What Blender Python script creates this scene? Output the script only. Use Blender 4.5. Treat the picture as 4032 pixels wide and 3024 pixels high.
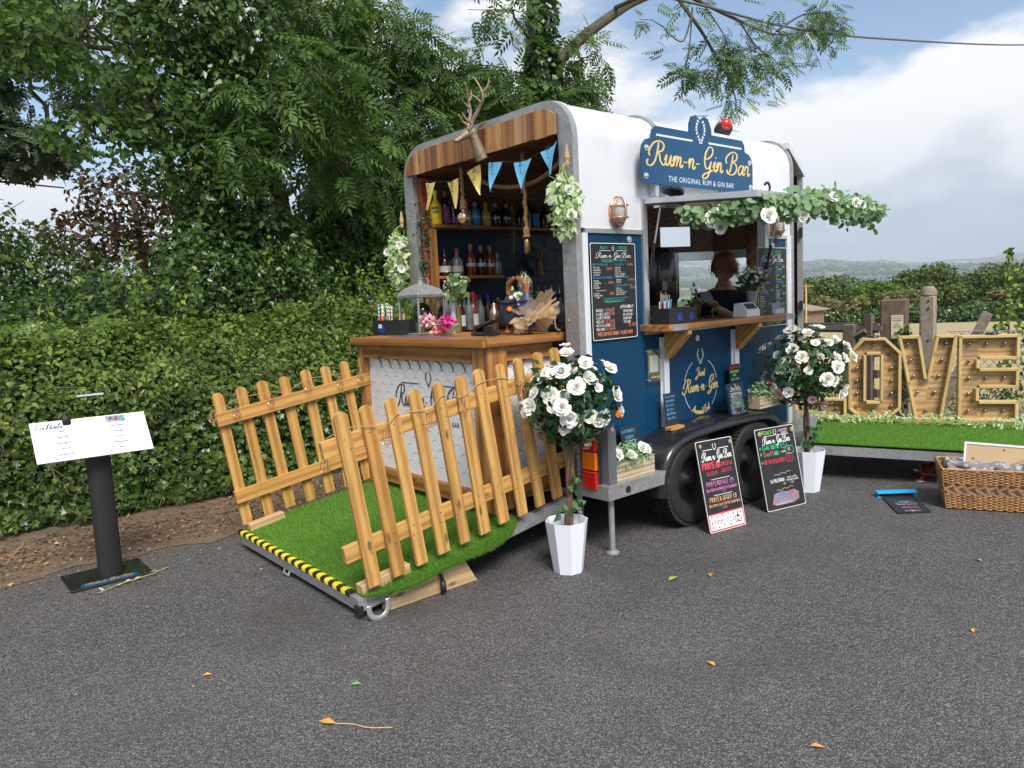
import bpy, bmesh, math, random
import numpy as np
from mathutils import Vector, Matrix, noise as mnoise
random.seed(7); rng = np.random.default_rng(7)
PI = math.pi
V3 = Vector
scene = bpy.context.scene
for o in list(bpy.data.objects): bpy.data.objects.remove(o)
COL = scene.collection

# ------------------------------------------------------------------ camera
cam_d = bpy.data.cameras.new('camera'); cam = bpy.data.objects.new('camera', cam_d); COL.objects.link(cam)
cam_d.sensor_width = 36; cam_d.lens = 25.776; cam_d.clip_start = 0.05; cam_d.clip_end = 30000
Rr = V3((0.75812607, -0.65025347, -0.04914545)); Dn = V3((-0.11025654, -0.05353828, -0.99246015)); Fw = V3((0.6427195, 0.75782853, -0.11228346))
m = Matrix((Rr, -Dn, -Fw)).transposed().to_4x4(); m.translation = V3((0, 0, 1.6))
cam.matrix_world = m
scene.camera = cam

# ------------------------------------------------------------------ view and world
scene.view_settings.view_transform = 'Standard'; scene.view_settings.look = 'None'
scene.view_settings.exposure = 0.8; scene.view_settings.gamma = 1; scene.view_settings.use_curve_mapping = False
SUN_EL, SUN_AZ = math.radians(48), math.radians(-112)
world = bpy.data.worlds.new('World'); scene.world = world; world.use_nodes = True
nt = world.node_tree; nt.nodes.clear()
def WN(t, **k):
    n = nt.nodes.new(t)
    for a, b in k.items(): setattr(n, a, b)
    return n
def wmath(op, a, b=None, clamp=False):
    n = WN('ShaderNodeMath', operation=op, use_clamp=clamp)
    for i, v in enumerate((a, b)):
        if v is None: continue
        if isinstance(v, (int, float)): n.inputs[i].default_value = v
        else: nt.links.new(v, n.inputs[i])
    return n.outputs[0]
def wramp(fac, stops):
    r = WN('ShaderNodeValToRGB'); nt.links.new(fac, r.inputs[0]); e = r.color_ramp.elements
    while len(e) < len(stops): e.new(0.5)
    for el, (p, c) in zip(e, stops): el.position = p; el.color = (*c, 1)
    return r.outputs[0]
def wmix(f, a, b):
    n = WN('ShaderNodeMix', data_type='RGBA')
    nt.links.new(f, n.inputs[0])
    for i, v in ((6, a), (7, b)):
        if isinstance(v, tuple): n.inputs[i].default_value = (*v, 1)
        else: nt.links.new(v, n.inputs[i])
    return n.outputs[2]
def wnoise(vec, scale, det, rough, w=0.0, dist=0.0):
    n = WN('ShaderNodeTexNoise', noise_dimensions='4D'); nt.links.new(vec, n.inputs['Vector'])
    n.inputs['Scale'].default_value = scale; n.inputs['Detail'].default_value = det; n.inputs['Roughness'].default_value = rough
    n.inputs['W'].default_value = w; n.inputs['Distortion'].default_value = dist
    return n.outputs['Fac']
sky = WN('ShaderNodeTexSky', sky_type='NISHITA', sun_disc=False, sun_elevation=SUN_EL, sun_rotation=PI/2 - SUN_AZ, air_density=1.0, dust_density=1.0, ozone_density=1.0)
tc = WN('ShaderNodeTexCoord')
sep = WN('ShaderNodeSeparateXYZ'); nt.links.new(tc.outputs['Generated'], sep.inputs[0])
zc = wmath('MAXIMUM', sep.outputs[2], 0.0)
def cvec(dz):
    c = WN('ShaderNodeCombineXYZ'); nt.links.new(sep.outputs[0], c.inputs[0]); nt.links.new(sep.outputs[1], c.inputs[1])
    nt.links.new(wmath('ADD', wmath('MULTIPLY', sep.outputs[2], 2.1), dz), c.inputs[2]); return c.outputs[0]
deck = wnoise(cvec(0.0), 2.1, 9, 0.55, 9.2, 0.15); deck_up = wnoise(cvec(0.16), 2.1, 5, 0.5, 9.2, 0.15); wide = wnoise(cvec(0.0), 0.9, 3, 0.5, 1.7)
cover = wmath('ADD', wmath('MULTIPLY', deck, 0.75), wmath('MULTIPLY', wide, 0.25))
mask = wramp(cover, [(0.47, (0, 0, 0)), (0.515, (1, 1, 1))])
fine = wnoise(cvec(0.0), 5.5, 7, 0.6, 8.1, 0.2)
lum = wmath('ADD', wmath('ADD', wmath('MULTIPLY', wmath('SUBTRACT', deck, deck_up), 1.5), 0.455), wmath('MULTIPLY', fine, 0.22))
cloudc = wramp(lum, [(0.40, (0.30, 0.33, 0.385)), (0.50, (0.41, 0.44, 0.48)), (0.63, (0.62, 0.63, 0.635))])
hz = wramp(zc, [(0.0, (1, 1, 1)), (0.07, (0.6, 0.6, 0.6)), (0.20, (0, 0, 0))])
skys = WN('ShaderNodeVectorMath', operation='SCALE'); nt.links.new(sky.outputs[0], skys.inputs[0]); skys.inputs['Scale'].default_value = 0.10
mask2 = wmath('MULTIPLY', mask, 1.0)
allc = wmix(mask2, skys.outputs[0], cloudc)
hzf = wmath('MULTIPLY', hz, 0.80)
allc = wmix(hzf, allc, (0.34, 0.405, 0.50))
bg = WN('ShaderNodeBackground'); nt.links.new(allc, bg.inputs[0]); bg.inputs[1].default_value = 1.0
wo = WN('ShaderNodeOutputWorld'); nt.links.new(bg.outputs[0], wo.inputs[0])

sun_d = bpy.data.lights.new('sun', 'SUN'); sun_d.energy = 2.9; sun_d.angle = math.radians(24); sun_d.color = (1, 0.95, 0.87)
sun = bpy.data.objects.new('sun', sun_d); COL.objects.link(sun); sun.location = (0, 0, 30)
sdir = V3((math.cos(SUN_EL)*math.cos(SUN_AZ), math.cos(SUN_EL)*math.sin(SUN_AZ), math.sin(SUN_EL)))
sun.rotation_euler = (-sdir).to_track_quat('-Z', 'Y').to_euler()
scene.cycles.max_bounces = 6; scene.cycles.transparent_max_bounces = 12; scene.cycles.use_denoising = True

# ------------------------------------------------------------------ materials
def srgb(r, g, b):
    f = lambda v: (v/255/12.92) if v/255 <= 0.04045 else ((v/255+0.055)/1.055)**2.4
    return (f(r), f(g), f(b))
class NM:
    def __init__(s, name):
        s.m = bpy.data.materials.new(name); s.m.use_nodes = True; s.t = s.m.node_tree; s.t.nodes.clear()
        s.out = s.t.nodes.new('ShaderNodeOutputMaterial'); s.p = s.t.nodes.new('ShaderNodeBsdfPrincipled')
        s.t.links.new(s.p.outputs[0], s.out.inputs[0]); s.co = s.t.nodes.new('ShaderNodeTexCoord')
    def n(s, t, **k):
        n = s.t.nodes.new(t)
        for a, b in k.items(): setattr(n, a, b)
        return n
    def put(s, inp, v):
        if isinstance(v, (int, float)): inp.default_value = v
        elif isinstance(v, tuple): inp.default_value = (*v, 1) if len(v) == 3 and inp.type == 'RGBA' else v
        else: s.t.links.new(v, inp)
    def math(s, op, a, b=0.0, clamp=False):
        n = s.n('ShaderNodeMath', operation=op, use_clamp=clamp); s.put(n.inputs[0], a); s.put(n.inputs[1], b); return n.outputs[0]
    def mix(s, f, a, b, mode='MIX'):
        n = s.n('ShaderNodeMix', data_type='RGBA', blend_type=mode); s.put(n.inputs[0], f); s.put(n.inputs[6], a); s.put(n.inputs[7], b); return n.outputs[2]
    def map(s, scale=(1, 1, 1), loc=(0, 0, 0), co='Object'):
        n = s.n('ShaderNodeMapping'); s.t.links.new(s.co.outputs[co], n.inputs[0]); n.inputs[3].default_value = scale
        if isinstance(loc, tuple): n.inputs[1].default_value = loc
        else: s.t.links.new(loc, n.inputs[1])
        return n.outputs[0]
    def noise(s, vec, scale, det=4, rough=0.5, dist=0.0):
        n = s.n('ShaderNodeTexNoise'); s.t.links.new(vec, n.inputs[0]); n.inputs['Scale'].default_value = scale
        n.inputs['Detail'].default_value = det; n.inputs['Roughness'].default_value = rough; n.inputs['Distortion'].default_value = dist
        return n.outputs['Fac']
    def voro(s, vec, scale, feat='F1', out='Distance'):
        n = s.n('ShaderNodeTexVoronoi', feature=feat); s.t.links.new(vec, n.inputs[0]); n.inputs['Scale'].default_value = scale; return n.outputs[out]
    def ramp(s, f, stops, interp='LINEAR'):
        r = s.n('ShaderNodeValToRGB'); s.put(r.inputs[0], f); e = r.color_ramp.elements; r.color_ramp.interpolation = interp
        while len(e) < len(stops): e.new(0.5)
        for el, (p, c) in zip(e, stops): el.position = p; el.color = ((*c, 1) if isinstance(c, tuple) else (c, c, c, 1))
        return r.outputs[0]
    def bump(s, h, strength, dist=0.01):
        b = s.n('ShaderNodeBump'); b.inputs['Strength'].default_value = strength; b.inputs['Distance'].default_value = dist
        s.put(b.inputs['Height'], h); s.t.links.new(b.outputs[0], s.p.inputs['Normal'])
    def set(s, col=None, rough=None, metal=None, **k):
        if col is not None: s.put(s.p.inputs['Base Color'], col)
        if rough is not None: s.put(s.p.inputs['Roughness'], rough)
        if metal is not None: s.put(s.p.inputs['Metallic'], metal)
        for a, b in k.items(): s.put(s.p.inputs[a.replace('_', ' ')], b)
        return s.m
def scl(c, f): return tuple(min(1, x*f) for x in c)
def plain(name, col, rough=0.5, metal=0.0, var=0.12, scale=8, bump=0.0, bscale=None, rvar=0.1, **k):
    a = NM(name); v = a.map()
    n = a.noise(v, scale, 5, 0.6)
    cc = a.mix(n, scl(col, 1-var*1.6), scl(col, 1+var*1.2))
    rr = a.math('ADD', a.math('MULTIPLY', a.noise(v, scale*3, 3), rvar*2), rough-rvar, True)
    if bump: a.bump(a.noise(v, bscale or scale*6, 4), bump, 0.004)
    return a.set(cc, rr, metal, **k)
def wood(name, cols, dark=0.45, rough=0.55, gs=1.0, bump=0.25, knots=True, perobj=True, coat=0.0):
    """grain runs along local X"""
    a = NM(name); oi = a.n('ShaderNodeObjectInfo')
    off = a.n('ShaderNodeVectorMath', operation='SCALE'); cx = a.n('ShaderNodeCombineXYZ')
    for i in range(3): a.t.links.new(oi.outputs['Random'], cx.inputs[i])
    a.t.links.new(cx.outputs[0], off.inputs[0]); off.inputs['Scale'].default_value = 37.0
    v = a.map((1.6*gs, 22*gs, 22*gs), off.outputs[0])
    warp = a.noise(a.map((1.2, 3, 3), off.outputs[0]), 2.0, 3)
    w = a.n('ShaderNodeTexWave', wave_type='RINGS', rings_direction='X'); vv = a.map((0.55*gs, 7*gs, 7*gs), off.outputs[0]); a.t.links.new(vv, w.inputs[0])
    w.inputs['Scale'].default_value = 1.1; w.inputs['Distortion'].default_value = 3.5; w.inputs['Detail'].default_value = 3; w.inputs['Detail Scale'].default_value = 0.8
    g = a.noise(v, 1.5, 7, 0.62, 0.6)
    gm = a.math('ADD', a.math('MULTIPLY', g, 0.55), a.math('MULTIPLY', w.outputs['Fac'], 0.28))
    gm = a.math('ADD', gm, a.math('MULTIPLY', warp, 0.22))
    if perobj: base = a.ramp(oi.outputs['Random'], [(i/max(1, len(cols)-1), c) for i, c in enumerate(cols)], 'LINEAR')
    else: base = a.mix(warp, cols[0], cols[-1])
    dk = a.mix(1.0, base, (dark, dark*0.88, dark*0.75), 'MULTIPLY')
    c = a.mix(a.ramp(gm, [(0.32, 1.0), (0.62, 0.0)]), base, dk)
    if knots:
        k = a.voro(a.map((4.5, 13, 13), off.outputs[0]), 0.9)
        c = a.mix(a.ramp(k, [(0.07, 0.9), (0.17, 0.0)]), c, scl(cols[0], 0.25))
    stain = a.noise(a.map((2, 5, 5), off.outputs[0]), 3.0, 4)
    c = a.mix(a.math('MULTIPLY', a.ramp(stain, [(0.5, 0.0), (0.72, 1.0)]), 0.35), c, scl(cols[0], 0.55))
    a.bump(gm, bump, 0.003)
    return a.set(c, rough, 0.0, Coat_Weight=coat)
def leafmat(name, stops, transl=0.35, rough=0.52, spec=0.28):
    a = NM(name); at = a.n('ShaderNodeAttribute', attribute_name='rnd')
    c = a.ramp(at.outputs['Fac'], stops)
    a.set(c, rough, 0.0, Specular_IOR_Level=spec)
    tr = a.n('ShaderNodeBsdfTranslucent'); a.put(tr.inputs[0], a.mix(1.0, c, (1.25, 1.5, 0.6), 'MULTIPLY'))
    ms = a.n('ShaderNodeMixShader'); ms.inputs[0].default_value = transl
    a.t.links.new(a.p.outputs[0], ms.inputs[1]); a.t.links.new(tr.outputs[0], ms.inputs[2]); a.t.links.new(ms.outputs[0], a.out.inputs[0])
    return a.m
def glassmat(name, col=(1, 1, 1), rough=0.03, alpha=0.25):
    """thin pane or bottle wall: tinted see-through with reflections"""
    a = NM(name); a.set(col, rough, 0.0)
    tr = a.n('ShaderNodeBsdfTransparent'); tr.inputs[0].default_value = (*col, 1)
    gl = a.n('ShaderNodeBsdfGlossy'); gl.inputs['Roughness'].default_value = rough
    lw = a.n('ShaderNodeLayerWeight'); lw.inputs[0].default_value = 0.35
    f = a.math('ADD', a.math('MULTIPLY', lw.outputs['Fresnel'], 0.35), alpha*0.1, True)
    ms = a.n('ShaderNodeMixShader'); a.t.links.new(f, ms.inputs[0]); a.t.links.new(tr.outputs[0], ms.inputs[1]); a.t.links.new(gl.outputs[0], ms.inputs[2])
    a.t.links.new(ms.outputs[0], a.out.inputs[0]); return a.m
M = {}
M['fence'] = wood('golden_fence_wood', [(0.52, 0.275, 0.070), (0.62, 0.35, 0.105), (0.47, 0.26, 0.065), (0.58, 0.33, 0.095)], dark=0.58, rough=0.6)
M['bar'] = wood('oiled_bar_wood', [(0.36, 0.15, 0.04), (0.42, 0.19, 0.055), (0.47, 0.22, 0.07)], dark=0.42, rough=0.42, gs=0.8)
M['love'] = wood('letter_edge_wood', [(0.56, 0.41, 0.17), (0.64, 0.48, 0.22)], dark=0.85, rough=0.65)
M['lovep'] = wood('letter_plank_wood', [(0.55, 0.35, 0.15), (0.29, 0.19, 0.12), (0.60, 0.39, 0.17), (0.50, 0.30, 0.14), (0.54, 0.33, 0.14)], dark=0.6, rough=0.7)
M['recl'] = wood('reclaimed_plank_wood', [(0.38, 0.17, 0.06), (0.11, 0.05, 0.035), (0.42, 0.20, 0.06), (0.50, 0.28, 0.11), (0.16, 0.03, 0.02), (0.46, 0.22, 0.07), (0.54, 0.33, 0.14), (0.25, 0.10, 0.04), (0.44, 0.24, 0.08)], dark=0.55, rough=0.6, gs=0.55)
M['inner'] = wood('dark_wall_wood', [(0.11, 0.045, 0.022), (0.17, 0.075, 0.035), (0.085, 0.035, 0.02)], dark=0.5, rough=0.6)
M['pale'] = wood('pale_timber', [(0.50, 0.35, 0.18), (0.56, 0.40, 0.22)], dark=0.75, rough=0.7)
M['crate'] = wood('washed_box_wood', [(0.42, 0.33, 0.21), (0.50, 0.41, 0.28)], dark=0.5, rough=0.8, gs=2.0)
M['chrome'] = plain('mirror_bulb', (0.30, 0.28, 0.29), 0.3, 0.95, 0.1, 20)
M['grey_wood'] = wood('weathered_grey_wood', [(0.13, 0.10, 0.075), (0.18, 0.14, 0.10)], dark=0.45, rough=0.85)
M['l_hair'] = leafmat('auburn_strands', [(0.0, (0.10, 0.035, 0.015)), (1.0, (0.36, 0.16, 0.07))], 0.1, 0.5)
M['bark'] = plain('bark', (0.085, 0.075, 0.045), 0.9, var=0.5, scale=14, bump=0.8)
M['galv'] = None
a = NM('galvanised_steel'); v = a.map(); sp = a.voro(v, 45, 'F1', 'Color')
g = a.mix(0.25, a.mix(a.noise(v, 6, 5, 0.6), (0.20, 0.225, 0.25), (0.40, 0.43, 0.46)), sp, 'SOFT_LIGHT')
hs = a.n('ShaderNodeHueSaturation'); a.put(hs.inputs['Color'], g); hs.inputs['Saturation'].default_value = 0.12
a.bump(a.noise(v, 60, 4), 0.15, 0.003); M['galv'] = a.set(hs.outputs[0], 0.48, 0.55)
M['alu'] = plain('brushed_aluminium', (0.62, 0.64, 0.66), 0.35, 0.75, 0.1, 10)
a = NM('white_gel_coat'); v = a.map(); st_ = a.noise(a.map((3, 14, .8)), 2.0, 5, .65); gr = a.noise(v, 2.2, 5, .6)
c = a.mix(a.ramp(st_, [(.52, 0.0), (.78, .35)]), (0.62, 0.64, 0.68), (0.44, 0.44, 0.42)); c = a.mix(a.ramp(gr, [(.55, 0.0), (.8, .25)]), c, (.60, .61, .60)); a.bump(a.noise(v, 1.6, 2), .08, .02); M['white'] = a.set(c, 0.34, 0.0, Coat_Weight=0.2)
M['blue'] = plain('deep_blue_panel', (0.002, 0.040, 0.098), 0.42, 0, 0.08, 3, bump=0.05, bscale=30, Specular_IOR_Level=0.3)
M['blue_sign'] = plain('sign_blue', (0.008, 0.060, 0.145), 0.4, 0, 0.04, 4)
M['black_gloss'] = plain('black_gloss_plastic', (0.012, 0.012, 0.014), 0.28, 0, 0.2, 6, Coat_Weight=0.4)
M['black'] = plain('black_matt', (0.014, 0.014, 0.016), 0.55, 0, 0.2, 10)
M['rubber'] = plain('tyre_rubber', (0.014, 0.0135, 0.013), 0.75, 0, 0.3, 20, bump=0.3)
M['pot'] = plain('white_pot_plastic', (0.72, 0.75, 0.82), 0.4, 0, 0.02, 4)
M['gold'] = plain('gold_lettering', (0.62, 0.46, 0.16), 0.45, 0.0, 0.15, 30)
M['silver'] = plain('silver_lettering', (0.58, 0.64, 0.66), 0.45, 0.0, 0.08, 30)
M['w_ink'] = plain('white_ink', (0.82, 0.82, 0.80), 0.6, 0, 0.1, 60)
M['k_ink'] = plain('black_ink', (0.02, 0.02, 0.025), 0.5, 0, 0.1, 20)
M['g_ink'] = plain('green_chalk_ink', (0.05, 0.62, 0.33), 0.6, 0, 0.2, 60)
M['lg_ink'] = plain('lime_chalk_ink', (0.35, 0.75, 0.12), 0.6, 0, 0.2, 60)
M['b_ink'] = plain('blue_chalk_ink', (0.05, 0.40, 0.78), 0.6, 0, 0.2, 60)
M['r_ink'] = plain('red_chalk_ink', (0.72, 0.05, 0.08), 0.6, 0, 0.2, 60)
M['o_ink'] = plain('orange_chalk_ink', (0.75, 0.26, 0.14), 0.6, 0, 0.2, 60)
M['p_ink'] = plain('pink_chalk_ink', (0.66, 0.20, 0.50), 0.6, 0, 0.2, 60)
M['y_ink'] = plain('tan_chalk_ink', (0.70, 0.42, 0.22), 0.6, 0, 0.2, 60)
M['chalk'] = plain('chalkboard', (0.018, 0.018, 0.021), 0.5, 0, 0.5, 5)
M['grey_ink'] = plain('faint_grey_ink', (0.20, 0.21, 0.24), 0.6)
M['red_lens'] = plain('red_lens', (0.55, 0.008, 0.008), 0.15, 0, 0.2, 20, Coat_Weight=0.6)
M['amber_lens'] = plain('amber_lens', (0.80, 0.17, 0.005), 0.15, 0, 0.15, 20, Coat_Weight=0.6)
M['copper'] = plain('copper', (0.72, 0.36, 0.24), 0.3, 0.85, 0.15, 15)
M['brass'] = plain('aged_brass', (0.35, 0.24, 0.10), 0.4, 0.8, 0.3, 25)
M['resin'] = plain('antique_gold_resin', (0.27, 0.21, 0.13), 0.5, 0.35, 0.5, 30, bump=0.5)
M['lamp_glass'] = plain('ribbed_lamp_glass', (0.42, 0.42, 0.38), 0.12, 0.1, 0.2, 40, Coat_Weight=0.5)
M['rope'] = plain('jute_rope', (0.30, 0.17, 0.07), 0.9, 0, 0.4, 60, bump=0.6)
M['twine'] = plain('pale_twine', (0.45, 0.32, 0.17), 0.9, 0, 0.3, 60)
M['orange_w'] = wood('orange_post_wood', [(0.30, 0.06, 0.015), (0.36, 0.08, 0.02)], dark=0.6)
M['red_steel'] = plain('red_oxide_steel', (0.42, 0.045, 0.018), 0.5, 0, 0.25, 15)
M['card'] = plain('brown_backing_board', (0.52, 0.37, 0.22), 0.85, 0, 0.08, 6)
M['wool'] = plain('grey_wool', (0.30, 0.29, 0.31), 0.95, 0, 0.25, 30, bump=0.6, bscale=90)
M['wicker'] = plain('varnished_wicker', (0.42, 0.20, 0.06), 0.4, 0, 0.5, 14, Coat_Weight=0.3)
M['concrete'] = plain('lichened_concrete', (0.26, 0.215, 0.165), 0.9, 0, 0.45, 22, bump=0.7)
M['skin'] = plain('skin', (0.48, 0.26, 0.18), 0.5, 0, 0.06, 12, Subsurface_Weight=0.1)
M['hair'] = plain('auburn_hair', (0.16, 0.065, 0.03), 0.5, 0, 0.4, 50, bump=0.5)
M['navy'] = plain('navy_cloth', (0.014, 0.018, 0.03), 0.85, 0, 0.2, 30)
M['tweed'] = plain('dark_tweed', (0.04, 0.04, 0.045), 0.95, 0, 0.6, 90, bump=0.6)
M['duckwood'] = plain('carved_brown_wood', (0.26, 0.095, 0.03), 0.4, 0, 0.25, 14)
M['duckblue'] = plain('painted_navy', (0.02, 0.045, 0.115), 0.5, 0, 0.1, 10)
M['tulle'] = None
a = NM('beige_tulle'); a.set((0.88, 0.66, 0.42), 0.9)
tr = a.n('ShaderNodeBsdfTransparent'); tl = a.n('ShaderNodeBsdfTranslucent'); tl.inputs[0].default_value = (0.9, 0.72, 0.48, 1)
m1 = a.n('ShaderNodeMixShader'); m1.inputs[0].default_value = 0.4; a.t.links.new(a.p.outputs[0], m1.inputs[1]); a.t.links.new(tl.outputs[0], m1.inputs[2])
m2 = a.n('ShaderNodeMixShader'); m2.inputs[0].default_value = 0.5; a.t.links.new(tr.outputs[0], m2.inputs[1]); a.t.links.new(m1.outputs[0], m2.inputs[2]); a.t.links.new(m2.outputs[0], a.out.inputs[0]); M['tulle'] = a.m
M['rose'] = plain('white_petal', (0.83, 0.82, 0.74), 0.6, 0, 0.05, 20, Subsurface_Weight=0.1)
M['pink'] = plain('pink_petal', (0.72, 0.42, 0.44), 0.6, 0, 0.15, 20, Subsurface_Weight=0.1)
M['magenta'] = plain('magenta_petal', (0.66, 0.05, 0.30), 0.6, 0, 0.2, 20)
M['coral'] = plain('coral_petal', (0.75, 0.28, 0.24), 0.6, 0, 0.2, 20)
M['violet'] = plain('violet_petal', (0.36, 0.22, 0.50), 0.6, 0, 0.2, 20)
M['tile_white'] = plain('white_fish_scale_tile', (0.76, 0.77, 0.80), 0.25, 0, 0.02, 5)
M['grout'] = plain('dark_grey_line', (0.10, 0.115, 0.13), 0.6)
M['tile_blue'] = plain('glazed_teal_tile', (0.003, 0.038, 0.070), 0.35, 0, 0.35, 9, bump=0.15, bscale=12, Specular_IOR_Level=0.25)
M['yellow'] = plain('yellow_tape', (0.80, 0.62, 0.02), 0.45, 0, 0.15, 20)
M['sky_blue'] = plain('sky_blue_plastic', (0.02, 0.42, 0.75), 0.35, 0, 0.05)
M['flag_blue'] = plain('light_blue_cotton', (0.16, 0.52, 0.80), 0.85, 0, 0.05, 30)
M['flag_yellow'] = plain('mustard_cotton', (0.74, 0.55, 0.16), 0.85, 0, 0.05, 30)
M['paper'] = plain('white_laminated_card', (0.80, 0.82, 0.86), 0.3, 0, 0.02, 6, Coat_Weight=0.3)
M['glass'] = glassmat('clear_glass', (0.93, 0.96, 0.95))
M['smoke'] = glassmat('smoked_glass', (0.35, 0.27, 0.25))
M['hair2'] = plain('auburn_hair_light', (0.30, 0.12, 0.05), 0.5, 0, 0.4, 50, bump=0.5)
M['liquor'] = plain('dark_rum_bottle', (0.035, 0.010, 0.006), 0.06, 0, 0.3, 8, Coat_Weight=0.8)
M['amber_b'] = plain('amber_rum_bottle', (0.22, 0.05, 0.012), 0.06, 0, 0.3, 8, Coat_Weight=0.8)
M['clear_b'] = plain('clear_spirit_bottle', (0.20, 0.23, 0.24), 0.05, 0, 0.4, 10, Coat_Weight=0.8)
M['black_b'] = plain('black_bottle', (0.012, 0.011, 0.016), 0.1, 0, 0.3, 8, Coat_Weight=0.8)
M['cork'] = plain('cork', (0.40, 0.26, 0.14), 0.8)
M['p_white'] = plain('white_plastic', (0.74, 0.75, 0.76), 0.4, 0, 0.03)
M['p_red'] = plain('red_liquid_plastic', (0.50, 0.02, 0.06), 0.25)
M['p_blue'] = plain('royal_blue_plastic', (0.015, 0.04, 0.36), 0.35)
M['p_green'] = plain('green_paper', (0.10, 0.30, 0.06), 0.6)
M['dry_leaf'] = plain('orange_dry_leaf', (0.60, 0.30, 0.06), 0.7, 0, 0.4, 30)
M['stem'] = plain('yellow_green_stem', (0.30, 0.36, 0.07), 0.6, 0, 0.2)
M['wire'] = plain('dark_cable', (0.10, 0.11, 0.12), 0.6)
G_ = lambda *c: c
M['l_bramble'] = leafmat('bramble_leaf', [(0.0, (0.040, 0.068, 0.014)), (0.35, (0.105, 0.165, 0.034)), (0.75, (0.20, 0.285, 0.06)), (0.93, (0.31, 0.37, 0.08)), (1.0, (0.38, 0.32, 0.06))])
M['l_ivy'] = leafmat('ivy_and_shaded_leaf', [(0.0, (0.022, 0.052, 0.012)), (0.5, (0.056, 0.115, 0.024)), (1.0, (0.14, 0.23, 0.05))], 0.25, 0.33, 0.5)  # real ivy, and the dark tone painted as shade on other leaves
M['l_ash'] = leafmat('ash_leaf', [(0.0, (0.036, 0.075, 0.018)), (0.5, (0.074, 0.140, 0.032)), (1.0, (0.16, 0.25, 0.06))], 0.4)
M['l_lime'] = leafmat('yellow_green_leaf', [(0.0, (0.05, 0.11, 0.018)), (0.6, (0.11, 0.20, 0.03)), (1.0, (0.26, 0.30, 0.04))])
M['l_purple'] = leafmat('purple_leaf', [(0.0, (0.040, 0.022, 0.014)), (0.45, (0.085, 0.040, 0.026)), (0.7, (0.08, 0.075, 0.03)), (1.0, (0.10, 0.15, 0.045))])
M['l_grey'] = leafmat('silver_green_leaf', [(0.0, (0.05, 0.085, 0.045)), (1.0, (0.12, 0.16, 0.085))])
M['l_far'] = leafmat('far_tree_leaf', [(0.0, (0.045, 0.080, 0.018)), (0.6, (0.095, 0.145, 0.032)), (1.0, (0.18, 0.21, 0.05))], 0.2, 0.7)
M['l_tan'] = leafmat('dying_leaf', [(0.0, (0.12, 0.13, 0.045)), (1.0, (0.24, 0.21, 0.08))], 0.2, 0.8)
M['l_euc'] = leafmat('eucalyptus_leaf', [(0.0, (0.11, 0.20, 0.10)), (0.7, (0.22, 0.34, 0.17)), (0.9, (0.36, 0.48, 0.28)), (1.0, (0.30, 0.46, 0.08))], 0.25, 0.55)
M['l_pale'] = leafmat('pale_silk_leaf', [(0.0, (0.24, 0.36, 0.15)), (0.55, (0.46, 0.56, 0.32)), (1.0, (0.76, 0.80, 0.62))], 0.3, 0.6)
M['l_rose'] = leafmat('rose_leaf', [(0.0, (0.016, 0.055, 0.022)), (0.7, (0.04, 0.11, 0.045)), (1.0, (0.18, 0.33, 0.09))], 0.2, 0.4)
M['l_sage'] = leafmat('sage_silk_leaf', [(0.0, (0.14, 0.28, 0.14)), (0.6, (0.26, 0.42, 0.22)), (1.0, (0.50, 0.60, 0.42))], 0.25, 0.6)
M['l_vine'] = leafmat('dark_vine_leaf', [(0.0, (0.02, 0.05, 0.03)), (1.0, (0.07, 0.14, 0.08))], 0.2, 0.4)
M['l_turf'] = leafmat('plastic_turf', [(0.0, (0.11, 0.24, 0.035)), (0.5, (0.21, 0.40, 0.075)), (0.85, (0.34, 0.54, 0.14)), (1.0, (0.56, 0.60, 0.32))], 0.35, 0.45)
M['l_litter'] = leafmat('leaf_litter', [(0.0, (0.07, 0.045, 0.028)), (0.4, (0.16, 0.10, 0.055)), (0.8, (0.30, 0.19, 0.10)), (0.93, (0.42, 0.22, 0.06)), (1.0, (0.38, 0.36, 0.28))], 0.1, 0.9)
M['l_petal'] = leafmat('white_blossom', [(0.0, (0.75, 0.76, 0.66)), (1.0, (0.85, 0.85, 0.80))], 0.3, 0.6)

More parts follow.
